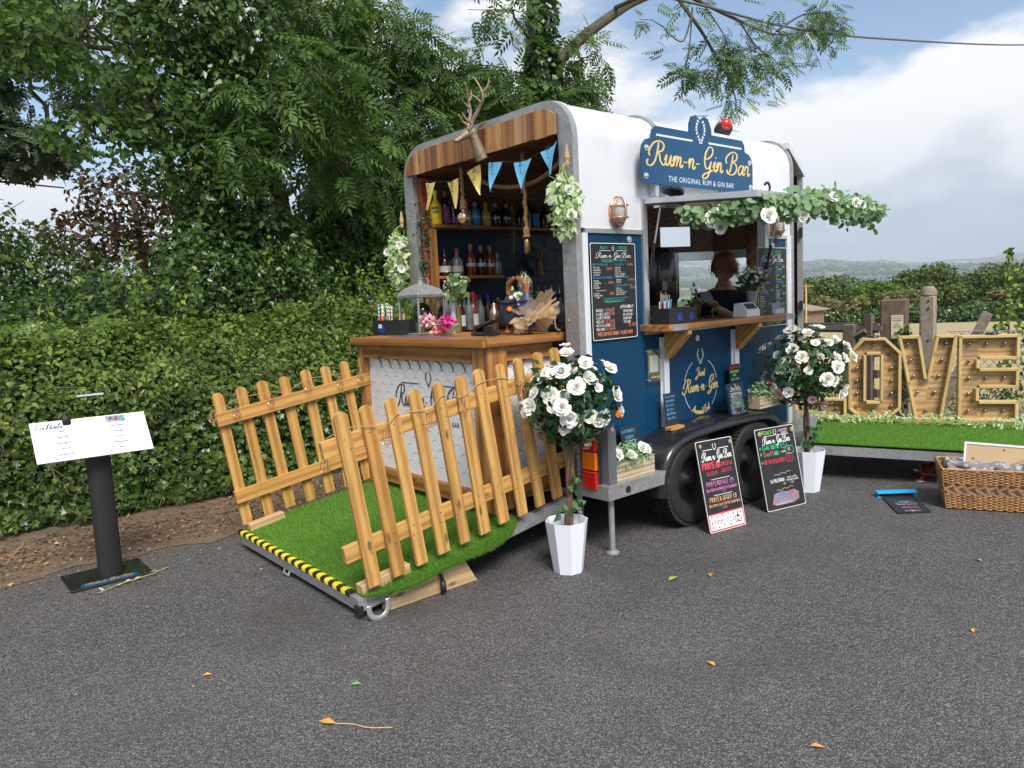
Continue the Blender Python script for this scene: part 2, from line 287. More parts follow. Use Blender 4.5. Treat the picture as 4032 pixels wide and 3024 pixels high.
# ------------------------------------------------------------------ mesh building
class MB:
    def __init__(s): s.v = []; s.f = []; s.mi = []; s.cur = 0
    def add(s, vs, fs):
        o = len(s.v); s.v.extend([tuple(p) for p in vs]); s.f.extend([tuple(i+o for i in f) for f in fs]); s.mi.extend([s.cur]*len(fs)); return s
    def box(s, c, d, rot=None):
        x, y, z = (q/2 for q in d); vs = [V3((a*x, b*y, e*z)) for a in (-1, 1) for b in (-1, 1) for e in (-1, 1)]
        if rot is not None: vs = [rot @ p for p in vs]
        c = V3(c); return s.add([p + c for p in vs], [(0, 1, 3, 2), (4, 6, 7, 5), (0, 4, 5, 1), (2, 3, 7, 6), (0, 2, 6, 4), (1, 5, 7, 3)])
    def mm(s, a, b):
        return s.box([(p+q)/2 for p, q in zip(a, b)], [abs(q-p) for p, q in zip(a, b)])
    def cbox(s, c, d, ch=0.004, rot=None):
        """box with chamfered edges"""
        x, y, z = (q/2 for q in d); k = min(ch, x*0.45, y*0.45, z*0.45); vs = []
        for sx in (-1, 1):
            for sy in (-1, 1):
                for sz in (-1, 1):
                    vs += [V3((sx*x, sy*(y-k), sz*(z-k))), V3((sx*(x-k), sy*y, sz*(z-k))), V3((sx*(x-k), sy*(y-k), sz*z))]
        if rot is not None: vs = [rot @ p for p in vs]
        c = V3(c); I = lambda a, b, e, k: ((a > 0)*4+(b > 0)*2+(e > 0))*3+k
        F = []
        for sg in (-1, 1):
            F.append([I(sg, -1, -1, 0), I(sg, 1, -1, 0), I(sg, 1, 1, 0), I(sg, -1, 1, 0)][::sg])
            F.append([I(-1, sg, -1, 1), I(1, sg, -1, 1), I(1, sg, 1, 1), I(-1, sg, 1, 1)][::-sg])
            F.append([I(-1, -1, sg, 2), I(1, -1, sg, 2), I(1, 1, sg, 2), I(-1, 1, sg, 2)][::sg])
        for a in (-1, 1):
            for b in (-1, 1):
                F.append([I(a, b, -1, 0), I(a, b, 1, 0), I(a, b, 1, 1), I(a, b, -1, 1)][::-a*b])
                F.append([I(a, -1, b, 0), I(a, 1, b, 0), I(a, 1, b, 2), I(a, -1, b, 2)][::a*b])
                F.append([I(-1, a, b, 1), I(1, a, b, 1), I(1, a, b, 2), I(-1, a, b, 2)][::-a*b])
                for e in (-1, 1): F.append([I(a, b, e, 0), I(a, b, e, 1), I(a, b, e, 2)][::a*b*e])
        return s.add([p + c for p in vs], F)
    def tube(s, pts, r, n=8, caps=True, flat=1.0):
        pts = [V3(p) for p in pts]; rs = r if isinstance(r, (list, tuple)) else [r]*len(pts)
        up = V3((0, 0, 1)); vs = []; t0 = (pts[1]-pts[0]).normalized()
        if abs(t0.dot(up)) > 0.9: up = V3((0, 1, 0))
        a = t0.cross(up).normalized()
        for i, p in enumerate(pts):
            t = (pts[min(i+1, len(pts)-1)]-pts[max(i-1, 0)])
            t = t.normalized() if t.length > 1e-9 else t0
            a = (a - t*a.dot(t)); a = a.normalized() if a.length > 1e-6 else t.orthogonal().normalized(); b = t.cross(a)
            for k in range(n):
                an = 2*PI*k/n; vs.append(p + (a*math.cos(an) + b*math.sin(an)*flat)*rs[i])
        F = [(i*n+k, i*n+(k+1) % n, (i+1)*n+(k+1) % n, (i+1)*n+k) for i in range(len(pts)-1) for k in range(n)]
        if caps: F += [tuple(range(n-1, -1, -1)), tuple((len(pts)-1)*n+k for k in range(n))]
        return s.add(vs, F)
    def cyl(s, a, b, r, r2=None, n=12): return s.tube([a, b], [r, r if r2 is None else r2], n)
    def lathe(s, prof, o=(0, 0, 0), n=16, axis=None, sx=1.0, sy=1.0, caps=True):
        """prof: (radius, height) pairs along axis"""
        R = (axis.to_track_quat('Z', 'Y').to_matrix() if axis is not None else Matrix.Identity(3)); o = V3(o); vs = []
        for r, h in prof:
            for k in range(n): vs.append(o + R @ V3((r*sx*math.cos(2*PI*k/n), r*sy*math.sin(2*PI*k/n), h)))
        F = [(i*n+k, i*n+(k+1) % n, (i+1)*n+(k+1) % n, (i+1)*n+k) for i in range(len(prof)-1) for k in range(n)]
        if caps: F += [tuple(range(n-1, -1, -1)), tuple((len(prof)-1)*n+k for k in range(n))]
        return s.add(vs, F)
    def ball(s, c, r, n=10, m_=7, sc=(1, 1, 1)):
        prof = [(max(1e-4, r*math.sin(PI*i/m_)), -r*math.cos(PI*i/m_)) for i in range(m_+1)]
        o = len(s.v); s.lathe(prof, (0, 0, 0), n)
        for i in range(o, len(s.v)): p = s.v[i]; s.v[i] = (p[0]*sc[0]+c[0], p[1]*sc[1]+c[1], p[2]*sc[2]+c[2])
        return s
    def prism(s, pts, O, U, W, N, t, centre=False):
        """2D outline (u,w) extruded by t along N from plane O"""
        O, U, W, N = V3(O), V3(U), V3(W), V3(N); n = len(pts)
        A = [O + U*p[0] + W*p[1] for p in pts]; B = [p + N*t for p in A]
        return s.add(A+B, [tuple(range(n-1, -1, -1)), tuple(range(n, 2*n))] + [(k, (k+1) % n, n+(k+1) % n, n+k) for k in range(n)])
    def ring(s, outer, inner, O, U, W, N, t):
        """frame between two outlines of equal count"""
        O, U, W, N = V3(O), V3(U), V3(W), V3(N); n = len(outer)
        P = lambda q, h: O + U*q[0] + W*q[1] + N*h
        vs = [P(q, 0) for q in outer]+[P(q, 0) for q in inner]+[P(q, t) for q in outer]+[P(q, t) for q in inner]; F = []
        for k in range(n):
            j = (k+1) % n
            F += [(k, n+k, n+j, j), (2*n+k, 2*n+j, 3*n+j, 3*n+k), (k, j, 2*n+j, 2*n+k), (n+k, 3*n+k, 3*n+j, n+j)]
        return s.add(vs, F)
    def ribbon(s, pts, w, O, U, W, N, off=0.0006, taper=False):
        pts = [p for i, p in enumerate(pts) if i == 0 or abs(p[0]-pts[i-1][0])+abs(p[1]-pts[i-1][1]) > 1e-6]
        if len(pts) < 2: return s
        O, U, W, N = V3(O), V3(U), V3(W), V3(N); vs = []; n = len(pts)
        for i, p in enumerate(pts):
            q0 = pts[max(i-1, 0)]; q1 = pts[min(i+1, n-1)]; dx, dy = q1[0]-q0[0], q1[1]-q0[1]; L = math.hypot(dx, dy) or 1; dx /= L; dy /= L
            ww = w*0.5
            if taper: ww *= (0.55 + 0.75*abs(dy))*min(1, 0.45+min(i, n-1-i)*0.25)
            for sg in (-1, 1): vs.append(O + U*(p[0]-dy*ww*sg) + W*(p[1]+dx*ww*sg) + N*(off+0.00003*i))
        return s.add(vs, [(2*i, 2*i+1, 2*i+3, 2*i+2) for i in range(n-1)])
    def disc(s, c, r, n, O, U, W, N, off=0.0006, rw=None):
        O, U, W, N = V3(O), V3(U), V3(W), V3(N)
        return s.add([O+U*(c[0]+r*math.cos(2*PI*k/n))+W*(c[1]+(rw or r)*math.sin(2*PI*k/n))+N*off for k in range(n)], [tuple(range(n))])
    def mesh(s, name, mats, smooth=False):
        me = bpy.data.meshes.new(name); me.from_pydata(s.v, [], s.f)
        for mt in (mats if isinstance(mats, (list, tuple)) else [mats]): me.materials.append(M[mt] if isinstance(mt, str) else mt)
        if any(s.mi): me.polygons.foreach_set('material_index', s.mi)
        if smooth: me.shade_smooth() if smooth is True else me.shade_smooth()
        me.update(); return me
def link(o, parent=None):
    COL.objects.link(o)
    if parent is not None: o.parent = parent
    return o
WM = {}   # world matrices of empties (rotation about z and place)
def thing(name, label, cat, loc=(0, 0, 0), rotz=0.0, group=None):
    o = bpy.data.objects.new(name, None); COL.objects.link(o); o.empty_display_size = 0.1
    o.location = loc; o.rotation_euler = (0, 0, rotz); o['label'] = label; o['category'] = cat
    if group: o['group'] = group
    WM[o.name] = Matrix.Translation(loc) @ Matrix.Rotation(rotz, 4, 'Z'); return o
def tag(o, label, cat, group=None):
    o['label'] = label; o['category'] = cat
    if group: o['group'] = group
    return o
def put(name, mb, mats, parent=None, smooth=False, auto=None, world=True):
    """mesh given in world coordinates; becomes a child of parent (or a top-level object with its origin at its foot)"""
    me = mb.mesh(name, mats, smooth); o = bpy.data.objects.new(name, me)
    if auto is not None:
        me.shade_smooth(); me.set_sharp_from_angle(angle=math.radians(auto))
    if parent is None:
        vs = np.array(mb.v); c = (vs.min(0)+vs.max(0))/2; c[2] = vs[:, 2].min()
        me.transform(Matrix.Translation(-V3(c))); o.location = c; COL.objects.link(o)
        WM[o.name] = Matrix.Translation(c)
    else:
        W0 = wm(parent); c = V3(mb.v[0]) if len(mb.v) < 3 else V3(tuple(np.array(mb.v).mean(0)))
        o.matrix_parent_inverse = Matrix.Identity(4)
        me.transform(Matrix.Translation(-c)); L = W0.inverted() @ Matrix.Translation(c); o.matrix_basis = L
        link(o, parent); WM[o.name] = Matrix.Translation(c) @ Matrix.Identity(4)
        WM[o.name] = W0 @ L
    return o
def wm(o): return WM[o.name]
def place(name, me, Mw, parent=None):
    o = bpy.data.objects.new(name, me)
    if parent is None: o.matrix_basis = Mw; COL.objects.link(o)
    else: o.matrix_basis = wm(parent).inverted() @ Mw; link(o, parent)
    WM[o.name] = Mw; return o
BCACHE = {}
def board(name, a, b, w, t, wdir, mat, parent=None, ch=0.003):
    """plank from a to b (long axis = local X = grain), width w along wdir, thickness t"""
    a, b = V3(a), V3(b); L = (b-a).length; X = (b-a).normalized(); Y = V3(wdir); Y = (Y - X*Y.dot(X)).normalized(); Z = X.cross(Y)
    key = (round(L, 3), round(w, 3), round(t, 3), mat)
    if key not in BCACHE: BCACHE[key] = MB().cbox((0, 0, 0), (L, w, t), ch).mesh(name, mat)
    Mw = Matrix((X, Y, Z)).transposed().to_4x4(); Mw.translation = (a+b)/2
    return place(name, BCACHE[key], Mw, parent)
def dup(root, Mw=None, loc=None, label=None):
    """copy a thing with its parts and sub-parts"""
    r = root.copy(); COL.objects.link(r)
    if loc is not None: r.location = loc
    if Mw is not None: r.matrix_basis = Mw
    WM[r.name] = r.matrix_basis.copy()
    if label: r['label'] = label
    for ch in [c for c in bpy.data.objects if c.parent == root]:
        c = ch.copy(); c.parent = r; COL.objects.link(c); WM[c.name] = wm(r) @ c.matrix_basis
        for g in [q for q in bpy.data.objects if q.parent == ch]:
            d = g.copy(); d.parent = c; COL.objects.link(d)
    return r
def smoothpts(P, k=6, closed=False):
    P = [np.array(p, float) for p in P]; n = len(P); out = []
    for i in range(n if closed else n-1):
        p0 = P[(i-1) % n] if closed or i > 0 else P[0]; p1 = P[i]; p2 = P[(i+1) % n]; p3 = P[(i+2) % n] if closed or i+2 < n else P[-1]
        for j in range(k):
            t = j/k; out.append(0.5*((2*p1)+(-p0+p2)*t+(2*p0-5*p1+4*p2-p3)*t*t+(-p0+3*p1-3*p2+p3)*t**3))
    if not closed: out.append(P[-1])
    return [tuple(p) for p in out]

# ------------------------------------------------------------------ leaves: many small faces in one mesh
def tmpl(kind):
    if kind == 'oval':   # 6 verts 4 tris, folded, tip droops
        v = [(0, 0, 0), (-.30, .38, .06), (.30, .38, .06), (0, .42, -.02), (-.01, 1, -.12)]; f = [(0, 3, 1), (0, 2, 3), (1, 3, 4), (3, 2, 4)]
    elif kind == 'diamond':
        v = [(0, 0, 0), (-.27, .45, .05), (.27, .45, .05), (0, 1, -.08)]; f = [(0, 2, 1), (1, 2, 3)]
    elif kind == 'clump':
        v = [(0, 0, 0), (-.5, .35, .1), (.45, .3, -.1), (-.3, .9, 0), (.4, .85, .15)]; f = [(0, 2, 1), (1, 2, 3), (2, 4, 3)]
    elif kind == 'round':
        v = [(0, 0, 0), (-.30, .12, .05), (-.46, .5, .08), (-.25, .88, .03), (0, 1, 0), (.25, .88, .03), (.46, .5, .08), (.30, .12, .05), (0, .5, -.04)]
        f = [(8, i+1, i) for i in range(7)] + [(8, 0, 7)]
    elif kind == 'ivy':
        v = [(0, 0, 0), (-.42, -.02, .05), (-.30, .35, 0), (-.48, .62, .06), (-.12, .66, 0), (0, 1.05, -.1), (.12, .66, 0), (.48, .62, .06), (.30, .35, 0), (.42, -.02, .05), (0, .35, -.05)]
        f = [(10, i+1, i) for i in range(9)] + [(10, 0, 9)]
    elif kind == 'blade':
        v = [(-.05, 0, 0), (.05, 0, 0), (0, 1, .25)]; f = [(0, 1, 2)]
    elif kind == 'twig':
        v = [(-.012, 0, 0), (.012, 0, 0), (.006, 1, .12), (-.006, 1, .12)]; f = [(0, 1, 2), (0, 2, 3)]
    elif kind in ('ash', 'spray'):
        v = []; f = []
        def leaflet(o, ang, L, w, dz):
            c, s_ = math.cos(ang), math.sin(ang); P = lambda x, y, z: (o[0]+x*c+y*s_, o[1]-x*s_+y*c, o[2]+z)
            b = len(v); v.extend([P(0, 0, 0), P(-w, L*.42, .015), P(w, L*.42, .015), P(0, L, dz)]); f.extend([(b, b+2, b+1), (b+1, b+2, b+3)])
        if kind == 'ash':
            for i in range(5):
                y = .22+.15*i; z = -.10*y*y
                leaflet((0, y, z), 1.05-.06*i, .34, .055, -.07); leaflet((0, y, z), -1.05+.06*i, .34, .055, -.07)
            leaflet((0, .93, -.09), 0, .34, .055, -.08)
            b = len(v); v.extend([(-.008, 0, 0), (.008, 0, 0), (0, .95, -.09)]); f.append((b, b+1, b+2))
        else:
            for i in range(4):
                y = .15+.2*i
                leaflet((0, y, 0), .9, .30, .10, .06); leaflet((0, y+.08, 0), -.9, .30, .10, .06)
            leaflet((0, .85, 0), 0, .30, .10, .02)
    v = np.array(v, np.float32); F = np.array(f, np.int32)
    return v, F
def frames(nrm, jit=0.6, down=0.0):
    """random frames whose Z roughly follows nrm; Y is the leaf's long axis"""
    n = len(nrm); z = nrm + rng.normal(0, jit, (n, 3)); z /= np.linalg.norm(z, axis=1)[:, None]+1e-9
    y = rng.normal(0, 1, (n, 3)); y[:, 2] -= down; y -= z*(y*z).sum(1)[:, None]; y /= np.linalg.norm(y, axis=1)[:, None]+1e-9
    x = np.cross(y, z); return np.stack([x, y, z], axis=2)
def leaves(name, kind, pos, fr, size, mat, parent=None, rnd=None, stuff=False):
    v, F = tmpl(kind); n = len(pos); pos = np.asarray(pos, float); size = np.broadcast_to(size, (n,))
    P = np.einsum('nij,kj->nki', fr, v)*size[:, None, None] + pos[:, None, :]
    P = P.reshape(-1, 3); k = len(v)
    T = (F[None, :, :] + (np.arange(n)*k)[:, None, None]).reshape(-1, 3)
    W0 = wm(parent) if parent is not None else Matrix.Identity(4); c = np.array(W0.translation) if parent is not None else np.array([pos[:, 0].mean(), pos[:, 1].mean(), pos[:, 2].min()])
    Ri = np.array(W0.to_3x3().inverted()); P = (P - c) @ Ri.T
    me = bpy.data.meshes.new(name); nv, nf = len(P), len(T)
    me.vertices.add(nv); me.vertices.foreach_set('co', P.astype(np.float32).ravel()); me.loops.add(nf*3); me.loops.foreach_set('vertex_index', T.astype(np.int32).ravel())
    me.polygons.add(nf); me.polygons.foreach_set('loop_start', np.arange(0, nf*3, 3, dtype=np.int32)); me.polygons.foreach_set('loop_total', np.full(nf, 3, np.int32))
    if rnd is None: rnd = rng.random(n)
    at = me.attributes.new('rnd', 'FLOAT', 'FACE'); at.data.foreach_set('value', np.repeat(np.clip(rnd, 0, 1), len(F)).astype(np.float32))
    me.materials.append(M[mat]); me.update(calc_edges=True); me.validate()
    o = bpy.data.objects.new(name, me)
    if parent is None: o.location = c; COL.objects.link(o); WM[o.name] = Matrix.Translation(c)
    else: link(o, parent); WM[o.name] = W0
    if stuff: o['kind'] = 'stuff'
    return o
def blob(c, r, n, shell=0.55):
    """points in an ellipsoid, denser near its skin; returns positions and outward normals"""
    d = rng.normal(0, 1, (n, 3)); d /= np.linalg.norm(d, axis=1)[:, None]
    u = shell + (1-shell)*rng.random(n)**0.6
    u *= 1 + 0.12*np.sin(d[:, 0]*5+c[0]*3)*np.cos(d[:, 1]*6+c[1])*1.0
    p = d*u[:, None]*np.array(r) + np.array(c); nn = d/np.array(r); nn /= np.linalg.norm(nn, axis=1)[:, None]
    return p, nn
def blobs(L):
    P, N = zip(*[blob(c, r, n) for c, r, n in L]); return np.vstack(P), np.vstack(N)
def struct(o): o['kind'] = 'structure'; return o

# ------------------------------------------------------------------ lettering drawn as strokes
CAPS = {'A': '002640 1232', 'B': '00062635342303 2332312000', 'C': '3526160501102031', 'D': '00062635312000', 'E': '36060030 0323', 'F': '360600 0323', 'G': '35261605011020313323', 'H': '0006 3036 0333', 'I': '1016',
 'J': '3631201001', 'K': '0006 360330', 'L': '060030', 'M': '0006234640', 'N': '00063036', 'O': '160501102031352616', 'P': '00062635342303', 'Q': '160501102031352616 2130', 'R': '00062635342303 2330', 'S': '352616050413233231201001',
 'T': '0646 2026', 'U': '060110203136', 'V': '062046', 'W': '0610233046', 'X': '0036 0630', 'Y': '062346 2320', 'Z': '06360030', '0': '160501102031352616', '1': '051610', '2': '05162635340030', '3': '0516263534233231201001',
 '4': '20260242', '5': '36060424333120100 1'.replace(' ', ''), '6': '3526160501102031322302', '7': '063610', '8': '13040516263534231302011020313223', '9': '10313526160504132334', '$': '352615040100 0030 0323', '&': '30041625240201102042',
 "'": '1614', '/': '0036', '-': '0323', '+': '0323 1412', '.': '1011', ',': '1100', '!': '1612 1110', ')': '06141200', ' ': '', '~': '0213243342', ':': '1415 1112', '*': '1511 0432 0234', '(': '16040210'}
CAPS['$'] = '3526150401 0030 0323'
def caps_strokes(t, x, y, h, slant=0.0, jit=0.0, sp=1.5):
    S = []; u = h/6
    for ch in t:
        lo = ch.islower(); g = CAPS.get(ch.upper(), ''); k = 0.82 if lo else 1.0; wmax = 0
        jy = random.uniform(-jit, jit)*h
        for st in g.split():
            pts = [(int(st[i]), int(st[i+1])) for i in range(0, len(st)-1, 2)]; wmax = max(wmax, max(p[0] for p in pts))
            S.append([(x + (p[0]*k + p[1]*slant*k)*u*0.82, y + jy + p[1]*k*u) for p in pts])
        x += ((wmax*k + sp) if g else 2.2)*u*0.82
    return S, x
def write(mb, t, O, U, W, N, x, y, h, w=None, slant=0.0, jit=0.0, fit=None, align=0):
    S, xe = caps_strokes(t, 0, 0, h, slant, jit); L = xe or 1; sx = fit/L if fit else 1.0
    x0 = x - (L*sx/2 if align == 0.5 else 0)
    for i, st in enumerate(S): mb.ribbon([(x0+p[0]*sx, y+p[1]) for p in st], w or h*0.13, O, U, W, N, 0.0008+0.00012*(i % 5))
SCR = {  # flowing script, x-height 0.42, strokes through these points; width last
 'R': ([[(.02, .30), (-.06, .44), (.02, .66), (.22, .86), (.50, .93), (.72, .80), (.66, .58), (.42, .47), (.52, .38), (.58, .16), (.74, .0), (.88, .10)], [(.44, .90), (.40, .55), (.30, .16), (.12, -.06), (-.08, -.05), (-.14, .08), (-.06, .16)]], .82),
 'G': ([[(.30, .86), (.22, .66), (.28, .50), (.50, .56), (.68, .78), (.62, .98), (.44, 1.0), (.26, .76), (.20, .40), (.30, .12), (.46, .10), (.58, .30), (.60, .42)], [(.60, .42), (.56, .0), (.44, -.26), (.24, -.34), (.14, -.26), (.26, -.14), (.56, -.04), (.74, .06)]], .76),
 'B': ([[(-.02, .42), (-.10, .62), (.10, .86), (.40, .96), (.62, .84), (.56, .62), (.34, .52), (.56, .44), (.64, .22), (.48, .0), (.20, -.04), (.0, .06), (.04, .16)], [(.36, .86), (.30, .50), (.22, .14), (.08, .02)]], .74),
 'J': ([[(.14, .56), (.10, .76), (.30, .94), (.62, .92)], [(.48, .92), (.42, .40), (.30, -.14), (.10, -.34), (-.04, -.22), (.14, -.04), (.50, .06)]], .56),
 'A': ([[(-.04, .12), (.02, .0), (.16, .08), (.36, .56), (.52, .96)], [(.52, .96), (.52, .5), (.56, .08), (.68, .04)], [(.14, .36), (.36, .42), (.62, .36)]], .66),
 'E': ([[(.58, .80), (.52, .94), (.30, .92), (.20, .72), (.36, .54), (.20, .48), (.06, .24), (.20, .02), (.44, .06), (.56, .20)]], .56),
 'C': ([[(.58, .74), (.62, .90), (.46, .98), (.20, .80), (.06, .40), (.16, .08), (.38, .0), (.62, .16)]], .60),
 'u': ([[(-.02, .20), (.10, .42), (.06, .16), (.12, .02), (.24, .10), (.34, .42), (.32, .14), (.40, .0), (.50, .12)]], .46),
 'm': ([[(-.02, .18), (.08, .40), (.10, .32), (.05, .0)], [(.06, .12), (.18, .40), (.26, .36), (.22, .0)], [(.23, .12), (.36, .40), (.44, .34), (.42, .08), (.50, .0), (.60, .12)]], .56),
 'n': ([[(-.02, .18), (.08, .40), (.10, .32), (.05, .0)], [(.06, .12), (.20, .40), (.29, .34), (.27, .08), (.34, .0), (.44, .12)]], .42),
 'i': ([[(-.02, .16), (.10, .42), (.07, .12), (.14, .0), (.24, .12)], [(.13, .56), (.15, .62)]], .22),
 'a': ([[(.34, .34), (.22, .42), (.06, .28), (.04, .08), (.16, .0), (.30, .18), (.36, .42), (.34, .12), (.40, .0), (.50, .12)]], .46),
 'r': ([[(-.02, .16), (.08, .42), (.12, .38), (.24, .38), (.22, .12), (.28, .0), (.40, .12)]], .36),
 's': ([[(-.02, .12), (.16, .46), (.22, .20), (.14, .0), (.0, .04)], [(.14, .0), (.28, .06), (.36, .14)]], .32),
 't': ([[(-.02, .14), (.12, .42), (.18, .74), (.12, .14), (.18, .0), (.30, .12)], [(.02, .50), (.28, .54)]], .28),
 'o': ([[(.20, .40), (.06, .30), (.05, .08), (.16, .0), (.30, .14), (.28, .34), (.18, .40), (.30, .32), (.44, .34)]], .40),
 'd': ([[(.34, .34), (.22, .42), (.06, .28), (.04, .08), (.16, .0), (.30, .18), (.42, .86), (.36, .14), (.42, .0), (.52, .12)]], .48),
 'e': ([[(-.02, .10), (.20, .22), (.24, .38), (.14, .42), (.05, .24), (.08, .04), (.22, .0), (.36, .14)]], .34),
 'c': ([[(.28, .34), (.18, .42), (.05, .26), (.07, .04), (.20, .0), (.34, .14)]], .32),
 'k': ([[(-.02, .14), (.20, .70), (.16, .90), (.08, .60), (.05, .0)], [(.07, .18), (.26, .40), (.10, .22), (.24, .0), (.38, .12)]], .36),
 'l': ([[(-.02, .14), (.20, .72), (.16, .92), (.07, .60), (.06, .10), (.14, .0), (.26, .12)]], .24),
 'h': ([[(-.02, .14), (.20, .72), (.16, .92), (.07, .60), (.04, .0)], [(.06, .14), (.20, .40), (.28, .30), (.27, .06), (.34, .0), (.44, .12)]], .42),
 'p': ([[(-.02, .16), (.08, .42), (.02, -.36)], [(.06, .14), (.20, .42), (.32, .30), (.26, .04), (.08, .04)]], .42),
 'y': ([[(-.02, .20), (.10, .42), (.07, .14), (.14, .02), (.28, .20), (.34, .42), (.26, -.20), (.10, -.40), (.02, -.26), (.30, .02), (.44, .12)]], .42),
 'w': ([[(-.02, .2), (.08, .42), (.06, .08), (.14, .0), (.24, .3), (.24, .08), (.34, .0), (.44, .36)]], .50),
 '-': ([[(.02, .22), (.26, .24)]], .34), ' ': ([], .26), '!': ([[(.12, .92), (.06, .24)], [(.03, .04), (.04, .0)]], .2), ',': ([[(.06, .04), (.0, -.12)]], .16), "'": ([[(.1, .9), (.06, .75)]], .16)}
def script(mb, t, O, U, W, N, x, y, h, w=None, slant=0.22, fit=None, align=0, arc=None):
    cur = 0; S = []
    for ch in t:
        g, adv = SCR.get(ch, SCR['o'])
        for st in g: S.append([((cur+p[0]+p[1]*slant)*h, p[1]*h) for p in smoothpts(st, 5)])
        cur += adv
    L = cur*h; sx = fit/L if fit else 1.0; x0 = x - (L*sx/2 if align == 0.5 else 0)
    for i, st in enumerate(S):
        pts = [(x0+p[0]*sx, y+p[1]) for p in st]
        if arc:   # bend the line about a point, radius arc (text under a circle)
            cx, cy, R = arc; q = []
            for (px, py) in pts:
                an = -PI/2 + (px-cx)/R; rr = R-(py-y); q.append((cx+rr*math.cos(an), cy+rr*math.sin(an)))
            pts = q
        mb.ribbon(pts, w or h*0.085, O, U, W, N, 0.0008+0.00012*(i % 7), taper=2)
def emblem(mb, O, U, W, N, cx, cy, h, off=0.0012):
    """a pair of leafy antler-like branches"""
    for sg in (-1, 1):
        c = smoothpts([(0, 0), (.10, .22), (.27, .50), (.30, .75), (.20, 1.0)], 4)
        for i in range(1, len(c), 2):
            for q in (-1, 1):
                x, y = c[i]; a = math.atan2(c[i][1]-c[i-1][1], c[i][0]-c[i-1][0]) + q*0.45; L = .15; w = .045
                d = (math.cos(a), math.sin(a)); e = (-d[1], d[0])
                P = [(x, y), (x+d[0]*L*.5+e[0]*w, y+d[1]*L*.5+e[1]*w), (x+d[0]*L, y+d[1]*L), (x+d[0]*L*.5-e[0]*w, y+d[1]*L*.5-e[1]*w)]
                mb.add([V3(O)+V3(U)*(cx+sg*p[0]*h)+V3(W)*(cy+p[1]*h)+V3(N)*(off+0.0001*(i % 5)+0.00005*q) for p in P], [(0, 1, 2, 3)])
def typed(mb, t, O, U, W, N, x, y, h, fit=None, align=0, off=.0012):
    cu = bpy.data.curves.new('t', 'FONT'); cu.body = t; cu.size = h*1.38; cu.resolution_u = 2; cu.space_character = 1.12; ob = bpy.data.objects.new('t', cu); COL.objects.link(ob)
    me = bpy.data.meshes.new_from_object(ob.evaluated_get(bpy.context.evaluated_depsgraph_get())); bpy.data.objects.remove(ob); vs = [v.co for v in me.vertices]; x1 = max(v.x for v in vs); x0 = min(v.x for v in vs); sx = fit/(x1-x0) if fit else 1; L = (x1-x0)*sx; xs = x-(L/2 if align == .5 else 0)
    mb.add([V3(O)+V3(U)*(xs+(v.x-x0)*sx)+V3(W)*(y+v.y)+V3(N)*off for v in vs], [tuple(p.vertices) for p in me.polygons])
def lettering(name_or_mat, parent, fn, name='lettering'):
    mb = MB(); fn(mb)
    if mb.v: return put(name, mb, name_or_mat, parent)
# ================================================================== SETTING: land, tarmac, haze
def elev(az):
    a = math.degrees(az)
    return .0022*math.sin(a*.55)+.0012*math.sin(a*1.7+1)+float(np.interp(a, [-60, 10, 15, 28, 35, 60, 120], [.022, .022, .024, .033, .037, .03, .025]))
def land_z(x, y):
    r = math.hypot(x, y); az = math.atan2(y, x)
    zf = elev(az)*6000
    z = float(np.interp(r, [0, 10, 14, 75, 300, 700, 1500, 2500, 4000, 6000, 7400], [-.035, -.035, -.06, -2.2, -11, -23, -19, zf*.10-6, zf*.46, zf, zf*.7]))
    if r > 120:
        k = min(1, (r-120)/900)
        z += k*r*0.0085*(mnoise.noise(V3((x/1500, y/1500, 3.3))) + .4*mnoise.noise(V3((x/500, y/500, 1.3))))
    return z
azs = sorted(set([round(a, 3) for a in np.arange(-10, 48, 0.5)] + [round(a, 3) for a in np.arange(48, 350, 4)]))
rs = [0.5]+list(np.arange(4, 16, 2))+list(np.geomspace(16, 7400, 110))
vs = [(0, 0, -.035)]; fs = []; na = len(azs)
for r in rs:
    for a in azs:
        x, y = r*math.cos(math.radians(a)), r*math.sin(math.radians(a)); vs.append((x, y, land_z(x, y)))
for j in range(na): fs.append((0, 1+j, 1+(j+1) % na))
for i in range(len(rs)-1):
    for j in range(na):
        a, b = 1+i*na+j, 1+i*na+(j+1) % na; fs.append((a, a+na, b+na, b))
a = NM('countryside'); pos = a.n('ShaderNodeNewGeometry').outputs['Position']; a.co = a.n('ShaderNodeNewGeometry')
def gmap(s, x, y, z=1.0):
    n = s.n('ShaderNodeMapping'); s.t.links.new(pos, n.inputs[0]); n.inputs[3].default_value = (x, y, z); return n.outputs[0]
ln = a.n('ShaderNodeVectorMath', operation='LENGTH'); a.t.links.new(gmap(a, 1, 1, 0), ln.inputs[0]); dist = ln.outputs['Value']
wv = a.noise(gmap(a, 1/260, 1/260, 0), 1.0, 2); wvc = a.n('ShaderNodeVectorMath', operation='ADD')
cell = a.voro(gmap(a, 1/310, 1/190, 0), 1.0, 'F1', 'Color'); edge = a.voro(gmap(a, 1/310, 1/190, 0), 1.0, 'DISTANCE_TO_EDGE')
sepc = a.n('ShaderNodeSeparateColor'); a.t.links.new(cell, sepc.inputs[0])
patch = a.ramp(sepc.outputs[0], [(0.0, (0.055, 0.095, 0.03)), (0.22, (0.11, 0.17, 0.045)), (0.40, (0.07, 0.12, 0.035)), (0.55, (0.36, 0.30, 0.15)), (0.66, (0.13, 0.19, 0.05)), (0.78, (0.30, 0.20, 0.13)), (0.88, (0.42, 0.36, 0.20)), (0.95, (0.035, 0.065, 0.025))], 'CONSTANT')
patch = a.mix(a.ramp(edge, [(0.03, 1.0), (0.06, 0.0)]), patch, (0.03, 0.055, 0.02))
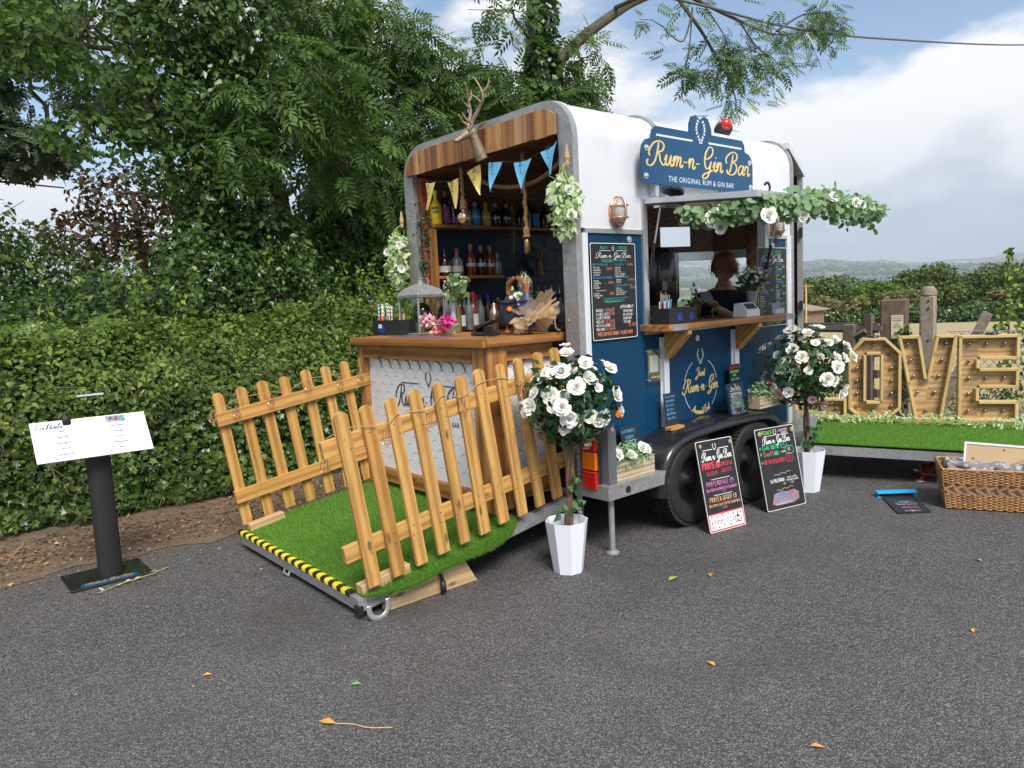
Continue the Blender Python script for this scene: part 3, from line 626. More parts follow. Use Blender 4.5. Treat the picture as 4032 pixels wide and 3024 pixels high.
wood_ = a.ramp(a.noise(gmap(a, 1/700, 1/420, 0), 1.0, 5, 0.6), [(0.52, 0.0), (0.56, 1.0)]); patch = a.mix(wood_, patch, (0.035, 0.065, 0.025))
stub = a.noise(gmap(a, 1.2, 6, 1), 3.0, 6, 0.7)
stubc = a.mix(stub, (0.20, 0.155, 0.075), (0.44, 0.35, 0.18))
rows = a.n('ShaderNodeTexWave', wave_type='BANDS', bands_direction='Y'); a.t.links.new(gmap(a, 0.35, 1.0, 0), rows.inputs[0]); rows.inputs['Scale'].default_value = 0.32; rows.inputs['Distortion'].default_value = 2.0
stubc = a.mix(a.math('MULTIPLY', rows.outputs['Fac'], 0.4), stubc, (0.40, 0.33, 0.18))
verge_c = a.mix(a.noise(gmap(a, 1, 1, 1), 5.0, 6, 0.7), (0.09, 0.105, 0.035), (0.25, 0.21, 0.10))
near = a.mix(a.ramp(a.math('DIVIDE', dist, 40.0), [(0.27, 0.0), (0.31, 1.0)]), verge_c, stubc)
c = a.mix(a.ramp(a.math('DIVIDE', dist, 400.0), [(0.24, 0.0), (0.27, 1.0)]), near, patch)
a.bump(stub, 0.4, 0.03); landm = a.set(c, 0.95)
me = bpy.data.meshes.new('ground'); me.from_pydata(vs, [], fs); me.materials.append(landm); me.shade_smooth()
struct(link(bpy.data.objects.new('ground', me)))

# tarmac: an irregular-edged sheet 4 mm and more above the land
a = NM('tarmac'); v = a.map()
big = a.noise(v, 0.45, 5, 0.6); mid = a.noise(v, 3.5, 5, 0.65)
st = a.voro(v, 135, 'F1', 'Color'); sd = a.voro(v, 135, 'F1', 'Distance'); st2 = a.voro(v, 190, 'F1', 'Color'); st3 = a.voro(v, 26, 'F1', 'Color')
s1 = a.n('ShaderNodeSeparateColor'); a.t.links.new(st, s1.inputs[0]); s2 = a.n('ShaderNodeSeparateColor'); a.t.links.new(st2, s2.inputs[0]); s3 = a.n('ShaderNodeSeparateColor'); a.t.links.new(st3, s3.inputs[0])
base = a.mix(a.ramp(big, [(.32, 0.0), (.68, 1.0)]), (0.044, 0.043, 0.046), (0.096, 0.093, 0.097)); base = a.mix(a.ramp(mid, [(.45, 0.0), (.75, .6)]), base, (0.044, 0.042, 0.043)); lane = a.noise(a.map((.25, 1.1, 1), (3, 1, 0)), 1.0, 3, .5); base = a.mix(a.ramp(lane, [(.5, 0.0), (.7, .5)]), base, (.112, .11, .114))
c = a.mix(a.ramp(s1.outputs[0], [(0.35, 0.0), (0.8, 0.6), (1.0, 1.0)]), base, (0.18, 0.178, 0.185))
c = a.mix(a.math('MULTIPLY', a.ramp(sd, [(0.35, 0.0), (0.62, 1.0)]), 0.7), c, (0.030, 0.028, 0.029))
c = a.mix(a.ramp(s2.outputs[1], [(0.80, 0.0), (0.97, 0.6)]), c, (0.30, 0.28, 0.26))
damp = a.ramp(a.noise(v, 0.9, 6, 0.65, 0.6), [(0.52, 0.0), (0.70, 0.6)]); c = a.mix(damp, c, (0.046, 0.043, 0.041)); sy = a.n('ShaderNodeSeparateXYZ'); a.t.links.new(v, sy.inputs[0]); dirt = a.math('MULTIPLY', a.ramp(a.math('MULTIPLY', a.math('SUBTRACT', sy.outputs[1], 4.2), .5, True), [(.1, 0.0), (.85, 1.0)]), a.ramp(a.noise(v, 5, 6, .7), [(.42, 0.0), (.62, .75)])); c = a.mix(dirt, c, (.13, .092, .06))
hgt = a.math('ADD', a.math('MULTIPLY', sd, -1.0), a.math('MULTIPLY', s1.outputs[1], 0.5))
a.bump(hgt, 0.75, 0.006); tarm = a.set(c, 0.72, Specular_IOR_Level=0.45)
def wob(x, k=1.0, s=0.6): return k*mnoise.noise(V3((x*s, 7.7, 1.1)))
edge_far = [(x, 6.05 + 0.13*wob(x, 1, 1.7) + 0.05*wob(x, 1, 6)) for x in np.arange(-22, 8.0, 0.25)]
edge_right = [(8.2+.1*wob(y+9, 1, 2), y) for y in np.arange(6.0, 4.6, -0.3)] + [(8.45+(4.6-y)*0.35+.12*wob(y, 1, 2), y) for y in np.arange(4.6, -22, -0.4)]
pts = edge_far + edge_right + [(8, -25), (-22, -25)]
me = bpy.data.meshes.new('car_park'); me.from_pydata([(x, y, 0) for x, y in pts], [], [tuple(range(len(pts)-1, -1, -1))]); me.materials.append(tarm)
struct(link(bpy.data.objects.new('car_park', me)))
# soil verge under the hedge
a = NM('verge_soil'); v = a.map(); c = a.mix(a.noise(v, 7, 6, 0.7), (0.075, 0.05, 0.035), (0.22, 0.155, 0.10)); c = a.mix(a.ramp(a.voro(v, 60, 'F1', 'Distance'), [(0.1, 0.5), (0.4, 0.0)]), c, (0.32, 0.24, 0.16))
a.bump(a.noise(v, 30, 6, 0.7), 1.0, 0.02); soil = a.set(c, 0.95)
N_ = 160; vs = []; fs = []
for i in range(N_+1):
    x = -14 + 26*i/N_
    for j in range(9):
        t = j/8; y0 = 5.42 + 0.22*wob(x, 1, 1.1) + 0.10*wob(x, 1, 4) + max(0, x-3)*0.1; y = y0 + (9.5-y0)*t
        vs.append((x, y, (0.004 if j == 0 else 0.006 + 0.05*t + 0.035*max(0, mnoise.noise(V3((x*2.2, y*2.2, 0)))))))
for i in range(N_):
    for j in range(8): k = i*9+j; fs.append((k, k+9, k+10, k+1))
me = bpy.data.meshes.new('verge'); me.from_pydata(vs, [], fs); me.materials.append(soil); me.shade_smooth(); struct(link(bpy.data.objects.new('verge', me)))
# haze: one even, closed body of air
hm = bpy.data.materials.new('haze_air'); hm.use_nodes = True; t = hm.node_tree; t.nodes.clear(); vo = t.nodes.new('ShaderNodeVolumePrincipled'); oo = t.nodes.new('ShaderNodeOutputMaterial')
vo.inputs['Color'].default_value = (0.78, 0.89, 1.0, 1); vo.inputs['Density'].default_value = 2.1e-4; vo.inputs['Anisotropy'].default_value = 0.1
t.links.new(vo.outputs[0], oo.inputs['Volume'])
if True:
    hb = MB().mm((-7600, -7600, -60), (7600, 7600, 300)); hz_o = put('haze', hb, hm); hz_o['kind'] = 'stuff'

# litter along the verge
n = 9000; xs = rng.uniform(-3.5, 7.5, n); ys = 5.45 + 1.0*rng.beta(1.6, 1.6, n) + np.array([0.2*wob(x, 1, 1.1) for x in xs]) + np.maximum(0, xs-3)*.1
P = np.stack([xs, ys, 0.012+0.03*rng.random(n)], 1)
leaves('leaf_litter', 'oval', P, frames(np.tile([0, 0, 1.], (n, 1)), 0.35), rng.uniform(.014, .042, n), 'l_litter', stuff=True)
n = 1500; xs = rng.uniform(-2.5, 3.4, n); ys = 5.5-rng.exponential(.33, n)
leaves('scattered_litter', 'oval', np.stack([xs, ys, np.full(n, .008)], 1), frames(np.tile([0, 0, 1.], (n, 1)), 0.3), rng.uniform(.008, .028, n), 'l_litter', stuff=True)
n = 900; xs = rng.uniform(-3.5, 5, n); ys = rng.uniform(5.5, 6.6, n)
leaves('twig_litter', 'twig', np.stack([xs, ys, 0.02+0.02*rng.random(n)], 1), frames(np.tile([0, 0, 1.], (n, 1)), 0.15), rng.uniform(.06, .25, n), 'l_litter', stuff=True)

# ================================================================== VEGETATION
def branch(mb, a, b, r0, r1, sag=0.0, wig=0.06, k=7, n=7):
    a, b = V3(a), V3(b); L = (b-a).length; pts = []
    for i in range(k+1):
        t = i/k; p = a.lerp(b, t); p.z -= sag*4*t*(1-t)
        if 0 < i < k: p += V3([random.uniform(-wig, wig)*L for _ in range(3)])*0.6
        pts.append(p)
    mb.tube(pts, [r0+(r1-r0)*i/k for i in range(k+1)], n); return pts
def tree(name, label, cat, trunks, crowns, base=None, group=None):
    """trunks: lists of (x,y,z,r); crowns: (part name, leaf kind, size, material, down, blobs, jitter)"""
    b = base or (trunks[0][0][0], trunks[0][0][1], 0); t = thing(name, label, cat, b, 0, group)
    for tr in trunks:
        mb = MB(); mb.tube(smoothpts([p[:3] for p in tr], 4), [q[0] for q in smoothpts([(p[3], 0) for p in tr], 4)], 10); put('trunk', mb, 'bark', t, True)
    bm = MB(); tp = [V3(p[:3]) for tr in trunks for p in smoothpts([q[:3] for q in tr], 4)]
    for (pn, kind, size, mt, down, bl, jit) in crowns:
        P, N = blobs(bl); n = len(P)
        leaves(pn, kind, P, frames(N*0.6+np.array([0, 0, .5]), jit, down), rng.uniform(size*.7, size*1.25, n), mt, t, rng.beta(1.6, 2.2, n))
        for (c, r, k) in bl:
            if tp:
                q = min(tp, key=lambda p: (p-V3(c)).length + 0.8*max(0, p.z-c[2]))
                branch(bm, q, V3(c), .035, .012, -0.05, 0.08)
                for _ in range(5):
                    d = V3([random.uniform(-1, 1)*r[i]*.85 for i in range(3)]); branch(bm, V3(c)-d*.2, V3(c)+d, .012, .004, 0, .08, 4, 5)
    if bm.v: put('branches', bm, 'bark', t, True)
    return t
# bramble hedge
hd = thing('bramble_hedge', 'long clipped bramble and ivy hedge behind the cocktail stand', 'hedge', (1, 6.9, 0))
def hedge_pts(n, s0=0.0, s1=1.0, depth=0.3, x0=-3.2, x1=8.2):
    x = rng.uniform(x0, x1, n); s = rng.uniform(s0, s1, n)
    y = np.interp(s, [0, .05, .45, .7, 1], [6.62, 6.42, 6.50, 6.85, 7.7]); z = np.interp(s, [0, .05, .45, .7, 1], [.04, .12, 1.12, 1.58, 1.66])
    b = np.array([mnoise.noise(V3((a*1.1, c*1.4, e*1.4))) for a, c, e in zip(x, y, z)]); b2 = np.array([mnoise.noise(V3((a*3.6, c*3.6, e*3.6+9))) for a, c, e in zip(x, y, z)])
    ny = np.interp(s, [0, .4, .75, 1], [-1, -.95, -.3, .1]); nz = np.interp(s, [0, .4, .75, 1], [-.1, .3, .95, 1.0])
    k = 0.24*b + 0.13*b2 - depth*rng.random(n)**1.7
    P = np.stack([x, y+ny*k, np.maximum(z+nz*k, .03)], 1); N = np.stack([np.zeros(n), ny, nz], 1)
    return P, N, b2
P, N, b2 = hedge_pts(62000); leaves('foliage', 'oval', P, frames(N*.8+np.array([0, -.1, .35]), .55, .4), rng.uniform(.030, .068, len(P)), 'l_bramble', hd, np.clip(.85*rng.beta(1.8, 2.4, len(P))+.30*b2+.20*(P[:, 2]-1.0)+.22*np.array([mnoise.noise(V3((p[0]*.8, 3, p[2]*1.1))) for p in P]), 0, 1))  # tone lightens with height: light on the hedge top put into the colour
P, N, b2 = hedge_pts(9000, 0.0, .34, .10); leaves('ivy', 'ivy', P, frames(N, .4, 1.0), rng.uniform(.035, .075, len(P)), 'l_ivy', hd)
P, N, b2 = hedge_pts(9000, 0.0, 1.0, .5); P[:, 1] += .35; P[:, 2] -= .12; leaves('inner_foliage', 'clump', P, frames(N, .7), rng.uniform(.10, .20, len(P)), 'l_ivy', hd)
bm = MB(); sp = []; sn = []
for i in range(22):
    x = random.uniform(-.5, 6.5); y = random.uniform(6.7, 7.3); h = random.uniform(.15, .5); p = branch(bm, (x, y, 1.6), (x+random.uniform(-.15, .15), y-.1, 1.75+h), .004, .002, 0, .05, 5, 5)
    for q in p[1:]:
        for _ in range(6): sp.append(q+V3([random.uniform(-.05, .05) for _ in range(3)])); sn.append((random.uniform(-1, 1), -.6, .6))
for i in range(70):
    x = random.uniform(-1, 6); z = random.uniform(.1, 1.3); branch(bm, (x, 6.35+.1*random.random(), z), (x+random.uniform(-.5, .5), 6.30-.12*random.random(), max(.03, z+random.uniform(-.5, .3))), .005, .002, .03, .08, 5, 5)
put('shoots', bm, 'bark', hd, True); leaves('shoot_leaves', 'oval', np.array(sp), frames(np.array(sn), .4), rng.uniform(.04, .08, len(sp)), 'l_lime', hd)

# ivy-clad tree and its neighbours behind the hedge
tree('ivy_clad_tree', 'tall tree trunk smothered in dark ivy, rising behind the hedge left of the trailer', 'tree',
     [[(2.95, 8.3, 0, .16), (2.98, 8.3, 2.2, .14), (3.05, 8.3, 4.5, .12), (3.1, 8.3, 7.2, .09)]],
     [('ivy_foliage', 'oval', .085, 'l_ivy', 1.2, [((2.85, 8.2, 2.1), (.62, .5, .75), 3600), ((3.05, 8.2, 3.0), (.55, .5, .8), 3600), ((3.05, 8.2, 3.9), (.62, .5, .8), 3600), ((3.0, 8.2, 4.8), (.85, .6, .8), 4200), ((3.2, 8.2, 5.7), (1.1, .6, .6), 3200), ((3.5, 8.3, 2.3), (.5, .4, .6), 1800)], .6),
      ('bramble_foliage', 'oval', .065, 'l_ivy', .8, [((2.7, 7.9, 1.95), (.7, .4, .5), 1800), ((3.4, 7.9, 1.8), (.7, .4, .5), 1600)], .6)])  # darker leaf colour on the bramble paints the shade behind the hedge
tree('hazel_tree', 'leafy tree with rounded leaves at top left over the hedge', 'tree', [[(2.75, 8.9, 0, .07), (2.7, 8.8, 2.5, .06), (2.3, 8.3, 4.2, .05), (1.8, 8.0, 5.6, .03)]],
     [('crown', 'oval', .088, 'l_ash', 1.0, [((1.75, 8.0, 4.35), (.75, .5, .65), 1000), ((2.35, 8.1, 3.7), (.50, .4, .42), 900), ((1.25, 7.9, 4.1), (.42, .4, .35), 500), ((2.5, 8.1, 4.7), (.8, .5, .6), 950), ((1.9, 8.1, 5.3), (1.0, .5, .5), 800), ((1.75, 8.0, 3.35), (.5, .3, .25), 400), ((2.6, 8.1, 3.1), (.55, .4, .35), 600)], .55)])
tree('feathery_willow', 'fine-leaved silvery tree in the top left corner behind the hedge', 'tree', [[(-1.5, 14.5, 0, .2), (-1.2, 14.2, 3.5, .16), (-.6, 13.6, 6.5, .1)], [(-1.2, 14.2, 3.5, .035), (.6, 13.8, 3.8, .025), (2.4, 13.4, 3.7, .01)], [(-1.2, 14.2, 4.0, .06), (.8, 13.7, 4.3, .04), (2.6, 13.4, 4.7, .02)]],
     [('crown', 'spray', .26, 'l_grey', 1.8, [((.8, 13.5, 5.2), (1.3, .9, .9), 1500), ((1.8, 13.4, 6.2), (1.3, .9, .8), 1200), ((-.3, 13.6, 6.3), (1.4, .9, .9), 1200), ((1.7, 13.3, 4.3), (1.0, .7, .4), 700), ((.3, 13.4, 4.0), (.9, .6, .4), 400), ((3.2, 13.2, 5.2), (.9, .7, .5), 500)], .6)])
tree('purple_plum_tree', 'wine-red leaved tree seen through the gap behind the hedge', 'tree', [[(3.4, 13.2, 0, .10), (3.4, 13.2, 2.0, .08), (3.3, 13.1, 3.6, .04)]],
     [('crown', 'oval', .11, 'l_purple', .8, [((3.1, 13, 3.55), (.75, .6, .55), 800), ((2.5, 13, 2.9), (.65, .6, .45), 750), ((3.7, 13, 2.9), (.8, .6, .6), 850), ((4.2, 13, 3.6), (.6, .6, .4), 400), ((3.2, 13, 2.3), (1.0, .6, .5), 900)], .7)])
def shrub(name, label, bl, mt, size=.09, kind='oval', down=.6, group=None, trunk=None):
    c = bl[0][0]; return tree(name, label, 'shrub', [trunk or [(c[0], c[1]+.1, 0, .04), (c[0], c[1], c[2], .02)]], [('foliage', kind, size, mt, down, bl, .65)], None, group)
shrub('green_thicket', 'tall green thicket at the left edge behind the hedge', [((.3, 12, 2.3), (1.5, 1.0, 1.35), 5200), ((1.5, 12, 1.9), (1.2, .9, 1.1), 3600), ((2.6, 11.6, 1.5), (1.0, .8, .95), 2600), ((-1.3, 12, 2.7), (1.4, 1, 1.3), 2600), ((.6, 12, 1.9), (1.6, .4, 1.0), 3000), ((2.0, 11.8, 1.5), (1.2, .4, .8), 2200)], 'l_ivy', .09)  # dark leaf colour stands in for shade in the thicket
shrub('dark_understorey', 'low dark shrub below the wine-red tree behind the hedge', [((1.9, 9.7, 1.55), (.9, .5, .6), 2200), ((.6, 9.6, 1.4), (1.0, .5, .6), 2200), ((3.1, 9.6, 1.7), (.8, .5, .7), 1600)], 'l_ivy', .08)  # dark green shrub whose tone also paints shade above the hedge top
shrub('lime_shrub', 'yellow-green shrub behind the hedge between ivy trunk and trailer', [((4.35, 9.3, 2.2), (.8, .5, .75), 2600), ((5.2, 9.4, 2.3), (.8, .5, .8), 2600), ((3.9, 9.2, 1.9), (.6, .4, .6), 1500)], 'l_lime', .08)
shrub('maple_shrub', 'bright green shrub right behind the trailer roof planks', [((6.5, 10.2, 3.0), (1.0, .5, .8), 2400), ((7.6, 10.2, 3.0), (.9, .5, .7), 2000)], 'l_lime', .10)
tree('dark_ash_tree', 'many-stemmed dark ash with drooping feathered leaves left of the trailer roof', 'tree',
     [[(4.4, 9.6, 0, .13), (4.3, 9.6, 2.6, .12), (3.9, 9.5, 4.6, .09), (3.7, 9.5, 7, .06)], [(4.7, 9.7, 0, .12), (4.8, 9.6, 2.8, .11), (4.6, 9.5, 5.2, .08), (4.5, 9.5, 7.2, .05)], [(5.1, 9.8, 0, .12), (5.3, 9.7, 2.8, .10), (5.7, 9.6, 5.2, .08), (5.9, 9.5, 7, .05)]],
     [('crown', 'ash', .34, 'l_ash', 1.6, [((4.8, 9.3, 4.4), (.62, .5, .6), 400), ((5.6, 9.3, 3.6), (.9, .7, .7), 680), ((6.3, 9.3, 4.3), (.8, .6, .65), 520), ((7.1, 9.2, 3.7), (.8, .6, .75), 560), ((5.1, 9.4, 3.1), (.7, .6, .6), 480), ((4.7, 9.2, 5.5), (.8, .6, .6), 360), ((5.8, 9.3, 5.3), (.8, .6, .6), 380), ((7.3, 8.9, 4.6), (.6, .5, .5), 260), ((6.8, 9.4, 5.2), (.9, .6, .4), 200), ((7.9, 9.1, 3.3), (.7, .5, .5), 300), ((5.9, 9.5, 2.5), (1.0, .5, .5), 420)], .5),
      ('near_sprays', 'ash', .36, 'l_ash', 1.3, [((3.45, 7.7, 3.75), (.62, .25, .38), 130), ((4.0, 7.8, 4.25), (.65, .3, .42), 150), ((3.0, 7.6, 3.3), (.38, .2, .22), 45), ((4.4, 8.2, 3.4), (.45, .3, .5), 90)], .35)])
ash = tree('limbed_ash_tree', 'ash with ivy up its stem and a bare mossy limb reaching over the trailer roof', 'tree',
     [[(7.7, 8.7, 0, .21), (7.75, 8.6, 3, .19), (7.95, 8.5, 4.8, .17), (8.15, 8.5, 7.2, .13)], [(8.0, 8.5, 4.75, .10), (8.5, 8.25, 5.40, .085), (9.2, 8.05, 5.95, .078), (10.1, 8, 6.45, .065), (11.6, 7.6, 7.0, .05)]],
     [('ivy', 'ivy', .10, 'l_ivy', 1.2, [((7.75, 8.4, 3.2), (.46, .38, .7), 1700), ((7.85, 8.35, 4.2), (.40, .36, .7), 1700), ((8.0, 8.35, 5.0), (.32, .30, .55), 900), ((8.1, 8.4, 5.8), (.26, .26, .5), 420)], .4),
      ('crown', 'ash', .32, 'l_ash', 1.5, [((8.75, 8.3, 4.35), (.60, .4, .55), 300), ((8.65, 8.3, 3.8), (.6, .4, .4), 260), ((7.2, 8.4, 4.6), (.45, .4, .5), 160), ((8.8, 8.3, 5.3), (.55, .4, .45), 90), ((8.4, 8.3, 4.9), (.3, .3, .4), 60), ((7.4, 8.4, 5.8), (.7, .4, .5), 60), ((9.15, 8.2, 4.1), (.3, .3, .3), 30)], .5)])
bm = MB(); lp = []
def hb(pts, r0, r1, ends=3, side=5):
    P = smoothpts(pts, 4); bm.tube(P, [r0+(r1-r0)*i/(len(P)-1) for i in range(len(P))], 6)
    for i in range(side):
        j = random.randrange(len(P)//3, len(P)); q = V3(P[j]); e = q+V3((random.uniform(-.35, .35), random.uniform(-.2, .2), random.uniform(-.4, .1))); branch(bm, q, e, .008, .003, -.03, .1, 4, 4); lp.extend([e]*2)
    lp.extend([V3(P[-1])]*ends)
hb([(9.3, 8, 6.1), (8.7, 6.6, 5.75), (8.49, 6, 5.16), (8.95, 6, 4.83), (9.32, 6, 4.52), (9.49, 6, 4.25)], .035, .008, 4, 8)
hb([(8.5, 6, 5.25), (8.3, 6, 4.85), (8.05, 6, 4.85), (7.85, 6, 4.95)], .014, .004, 0, 2)
hb([(8.5, 6, 5.3), (8.42, 6, 4.8), (8.3, 6, 4.45)], .012, .004, 7, 3); hb([(8.95, 6, 4.83), (9.4, 6, 4.78), (9.8, 6, 4.6)], .012, .004, 1, 3)
hb([(8.6, 6.4, 5.7), (9.6, 6, 5.35), (10.6, 6, 5.35), (11.6, 6, 5.6)], .028, .006, 5, 12); hb([(9.6, 6, 5.35), (10.0, 6, 5.1), (10.5, 6, 4.95)], .014, .004, 4, 6); hb([(10.6, 6, 5.4), (11.4, 6, 5.8), (12.3, 6, 6.0)], .02, .005, 5, 12); hb([(8.9, 6.2, 5.6), (9.2, 6, 5.1), (9.3, 6, 4.9)], .012, .004, 4, 5)
put('hanging_branch', bm, 'bark', ash, True)
lp = np.array([tuple(p) for p in lp for _ in range(4)]); lp += rng.normal(0, .10, lp.shape)
leaves('hanging_leaves', 'ash', lp, frames(np.tile([0, -.4, .8], (len(lp), 1)), .5, 1.2), rng.uniform(.18, .29, len(lp)), 'l_ivy', ash)  # ash leaves in a darker colour that paints them as backlit

# ------------------------------------------------------------------ right-hand side: far trees, woodland
def far_tree(i, az, r, h, w, mt, label):
    r *= 1.34; h *= .92; w *= 1.25; a_ = math.radians(az); x, y = r*math.cos(a_), r*math.sin(a_); z = land_z(x, y); k = w/4.5
    t = thing('field_tree', label, 'tree', (x, y, z), 0, 'trees along the far side of the stubble field')
    mb = MB(); mb.tube([(x, y, z), (x+.1, y, z+h*.35), (x, y, z+h*.6)], [.22*k, .16*k, .06*k], 6); put('trunk', mb, 'bark', t, True)
    bl = []
    for _ in range(8):
        q = random.uniform(-.5, .5)*w; bl.append(((x+q*math.sin(a_)+random.uniform(-.6, .6), y-q*math.cos(a_)+random.uniform(-.6, .6), z+h*random.uniform(.30, .82)-abs(q)*.25), (w*.27, w*.27, h*.20), int(430*k)))
    P, N = blobs(bl); n = len(P); leaves('crown', 'clump', P, frames(N*.7+np.array([0, 0, .5]), .6), rng.uniform(.20, .38, n), mt, t, rng.beta(1.8, 2, n)); return t
spec = [(28.6, 66, 5.6, 5, 'l_far', 'dark rounded field tree just right of the trailer bar'), (26.6, 70, 7.6, 7, 'l_far', 'broad domed tree, the tallest crown left of the timber gate post'), (24.6, 68, 5.9, 5, 'l_far', 'mid green field tree sloping down right of the domed tree'), (25.6, 60, 3.6, 3.6, 'l_tan', 'small dying straw-coloured tree in front of the field row'),
        (22.9, 66, 5.6, 5, 'l_lime', 'yellow-green field tree above the wooden gate post'), (22.0, 62, 4.4, 2.4, 'l_tan', 'thin tan tree in front of the row behind the gate post'), (21.2, 72, 6.4, 6, 'l_far', 'dark field tree left of the concrete post top'), (19.6, 70, 7.0, 6, 'l_far', 'tall green field tree right behind the concrete post'), (18.2, 68, 7.2, 6, 'l_far', 'tall field tree a little right of the concrete post'),
        (16.6, 70, 6.6, 6, 'l_far', 'field tree halfway between concrete post and leafy stem'), (15.6, 62, 4.3, 2.6, 'l_tan', 'sparse brown sapling low in the tree row at right'), (14.6, 66, 7.0, 6, 'l_far', 'green field tree next to the tall leafy stem'), (12.8, 60, 7.2, 6, 'l_far', 'field tree at the right picture edge'), (30.6, 84, 6, 6, 'l_far', 'field tree hidden mostly behind the trailer nose'), (10.5, 64, 7, 6, 'l_far', 'last tree of the row beyond the right picture edge')]
for i, s in enumerate(spec): far_tree(i, *s)
a_ = [math.radians(q) for q in np.arange(11, 33, .55)]
bl = [((80*math.cos(q), 80*math.sin(q), land_z(80*math.cos(q), 80*math.sin(q))+.75+.2*math.sin(q*70)), (1.2, 1.2, .9), 300) for q in a_]
hg = thing('field_hedge', 'low dark hedge running along the far side of the stubble field', 'hedge', (80*math.cos(a_[20]), 80*math.sin(a_[20]), -2.4))
P, N = blobs(bl); leaves('foliage', 'clump', P, frames(N+np.array([0, 0, .3]), .6), rng.uniform(.18, .34, len(P)), 'l_ivy', hg)
# distant woods and hedgerow trees, one mass
P = []; S = []
def addtree(x, y, s): P.append((x, y, land_z(x, y)+s*.35)); S.append(s)
for _ in range(260):
    az = math.radians(random.uniform(6, 44)); r = 420*(12**random.random()); x, y = r*math.cos(az), r*math.sin(az); d = random.uniform(0, PI); n = random.randint(4, 16); st = r*.006+6
    for k in range(n): addtree(x+math.cos(d)*k*st, y+math.sin(d)*k*st, random.uniform(5, 9)*(1+r/6000))
for _ in range(26):
    az = math.radians(random.uniform(8, 40)); r = random.uniform(500, 4800); x, y = r*math.cos(az), r*math.sin(az)
    for k in range(30): addtree(x+random.gauss(0, r*.012+10), y+random.gauss(0, r*.03+10), random.uniform(9, 14)*(1+r/5000))
mb = MB()
for p, s in zip(P, S):
    o = len(mb.v); mb.ball(p, s*.5, 7, 4, (1.1, 1.1, .85))
    for i in range(o, len(mb.v)): q = V3(mb.v[i]); q += V3([random.uniform(-.09, .09)*s for _ in range(3)]); mb.v[i] = tuple(q)
o = put('distant_woodland', mb, plain('distant_foliage', (0.045, 0.075, 0.025), 0.9, 0, .4, .1)); o['kind'] = 'stuff'
# ================================================================== THE HORSE-BOX BAR
X0, X1, Y0, Y1, ZF, ZR = 3.30, 5.92, 3.22, 5.10, .42, 2.83
T = thing('bar_trailer', 'blue and white horse trailer converted into a cocktail bar, tail and hatch open', 'trailer', (3.30, 3.22, 0))
def prof(sy=0.0, st=0.0, zlo0=.40, zlo1=.40, R=.25):
    ya, yb, zt = Y0+sy, Y1-sy, ZR-st; r = max(.05, R-min(sy, st)); p = [(ya, zlo0)]
    for i in range(9): an = PI - PI/2*i/8; p.append((ya+r+r*math.cos(an), zt-r+r*math.sin(an)))
    for i in range(9): an = PI/2 - PI/2*i/8; p.append((yb-r+r*math.cos(an), zt-r+r*math.sin(an)))
    return p + [(yb, zlo1)]
def shell(mb, outer, inner, xa, xb):
    """open band between two profiles, from xa to xb"""
    n = len(outer); vs = [(xa, *p) for p in outer]+[(xa, *p) for p in inner]+[(xb, *p) for p in outer]+[(xb, *p) for p in inner]; F = []
    for k in range(n-1): F += [(k, k+1, n+k+1, n+k), (2*n+k, 3*n+k, 3*n+k+1, 2*n+k+1), (k, 2*n+k, 2*n+k+1, k+1), (n+k, n+k+1, 3*n+k+1, 3*n+k)]
    for k in (0, n-1): F.append((k, n+k, 3*n+k, 2*n+k))
    return mb.add(vs, F)
put('roof', shell(MB(), prof(0, 0, 2.245, 2.03), prof(.02, .02, 2.245, 2.03), X0+.05, X1-.02), 'white', T, auto=40)
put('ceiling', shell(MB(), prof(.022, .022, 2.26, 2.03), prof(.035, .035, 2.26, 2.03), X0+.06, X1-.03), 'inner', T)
mb = shell(MB(), prof(-.006, -.006, .34, .34), prof(.115, .045, .34, .34), X0, X0+.045)
for z in np.arange(.5, 2.5, .16): mb.lathe([(.007, 0), (.006, .004), (.001, .006)], (X0-.0, Y0+.09, float(z)), 8, V3((-1, 0, 0))); mb.lathe([(.007, 0), (.006, .004), (.001, .006)], (X0, Y1-.09, float(z)), 8, V3((-1, 0, 0)))
put('tail_frame', mb, 'galv', T, auto=40)
put('roof_hoop', shell(MB(), prof(-.012, -.022, 2.24, 2.03), prof(.002, .002, 2.24, 2.03), 4.14, 4.185), 'galv', T, auto=40)
put('roof_hoop', shell(MB(), prof(-.012, -.022, .40, .40), prof(.002, .002, .40, .40), 5.875, 5.915), 'galv', T, auto=40)
put('roof_trim', shell(MB(), prof(-.010, -.012, 2.03, 2.03), prof(.001, .001, 2.03, 2.03), X0+.046, X0+.075), 'white', T, auto=40)
B = lambda nm, a, b, mt, p=T, **k: put(nm, MB().mm(a, b), mt, p, **k)
S0, S1 = Y0, Y0+.03
B('upper_panel', (X0+.05, S0, 2.03), (3.934, S1, 2.2448), 'white'); B('upper_panel', (5.515, S0, 2.03), (X1-.045, S1, 2.2448), 'white')
B('side_panel', (3.40, S0+.004, .46), (3.935, S1, 2.00), 'blue'); B('side_panel', (4.165, S0+.004, .46), (4.985, S1, 1.325), 'blue'); B('side_panel', (3.937, S0+.004, .46), (4.105, S1, 1.325), 'blue')
B('side_panel', (5.045, S0+.004, .46), (5.513, S1, 1.325), 'blue'); B('side_panel', (5.515, S0+.004, .46), (5.805, S1, 2.00), 'blue')
for a_, b_ in ((X0+.05, 3.398), (5.807, X1-.047)): B('corner_strip', (a_, S0-.012, .42), (b_, S1, 2.0 if a_ < 4 else 2.03), 'white')
for a_, b_ in ((4.107, 4.163), (4.987, 5.043)): put('wall_channel', MB().mm((a_, S0-.028, .44), (b_, S0+.003, 1.30)).mm((a_-.012, S0-.004, .44), (b_+.012, S0+.002, 1.30)), 'white', T)
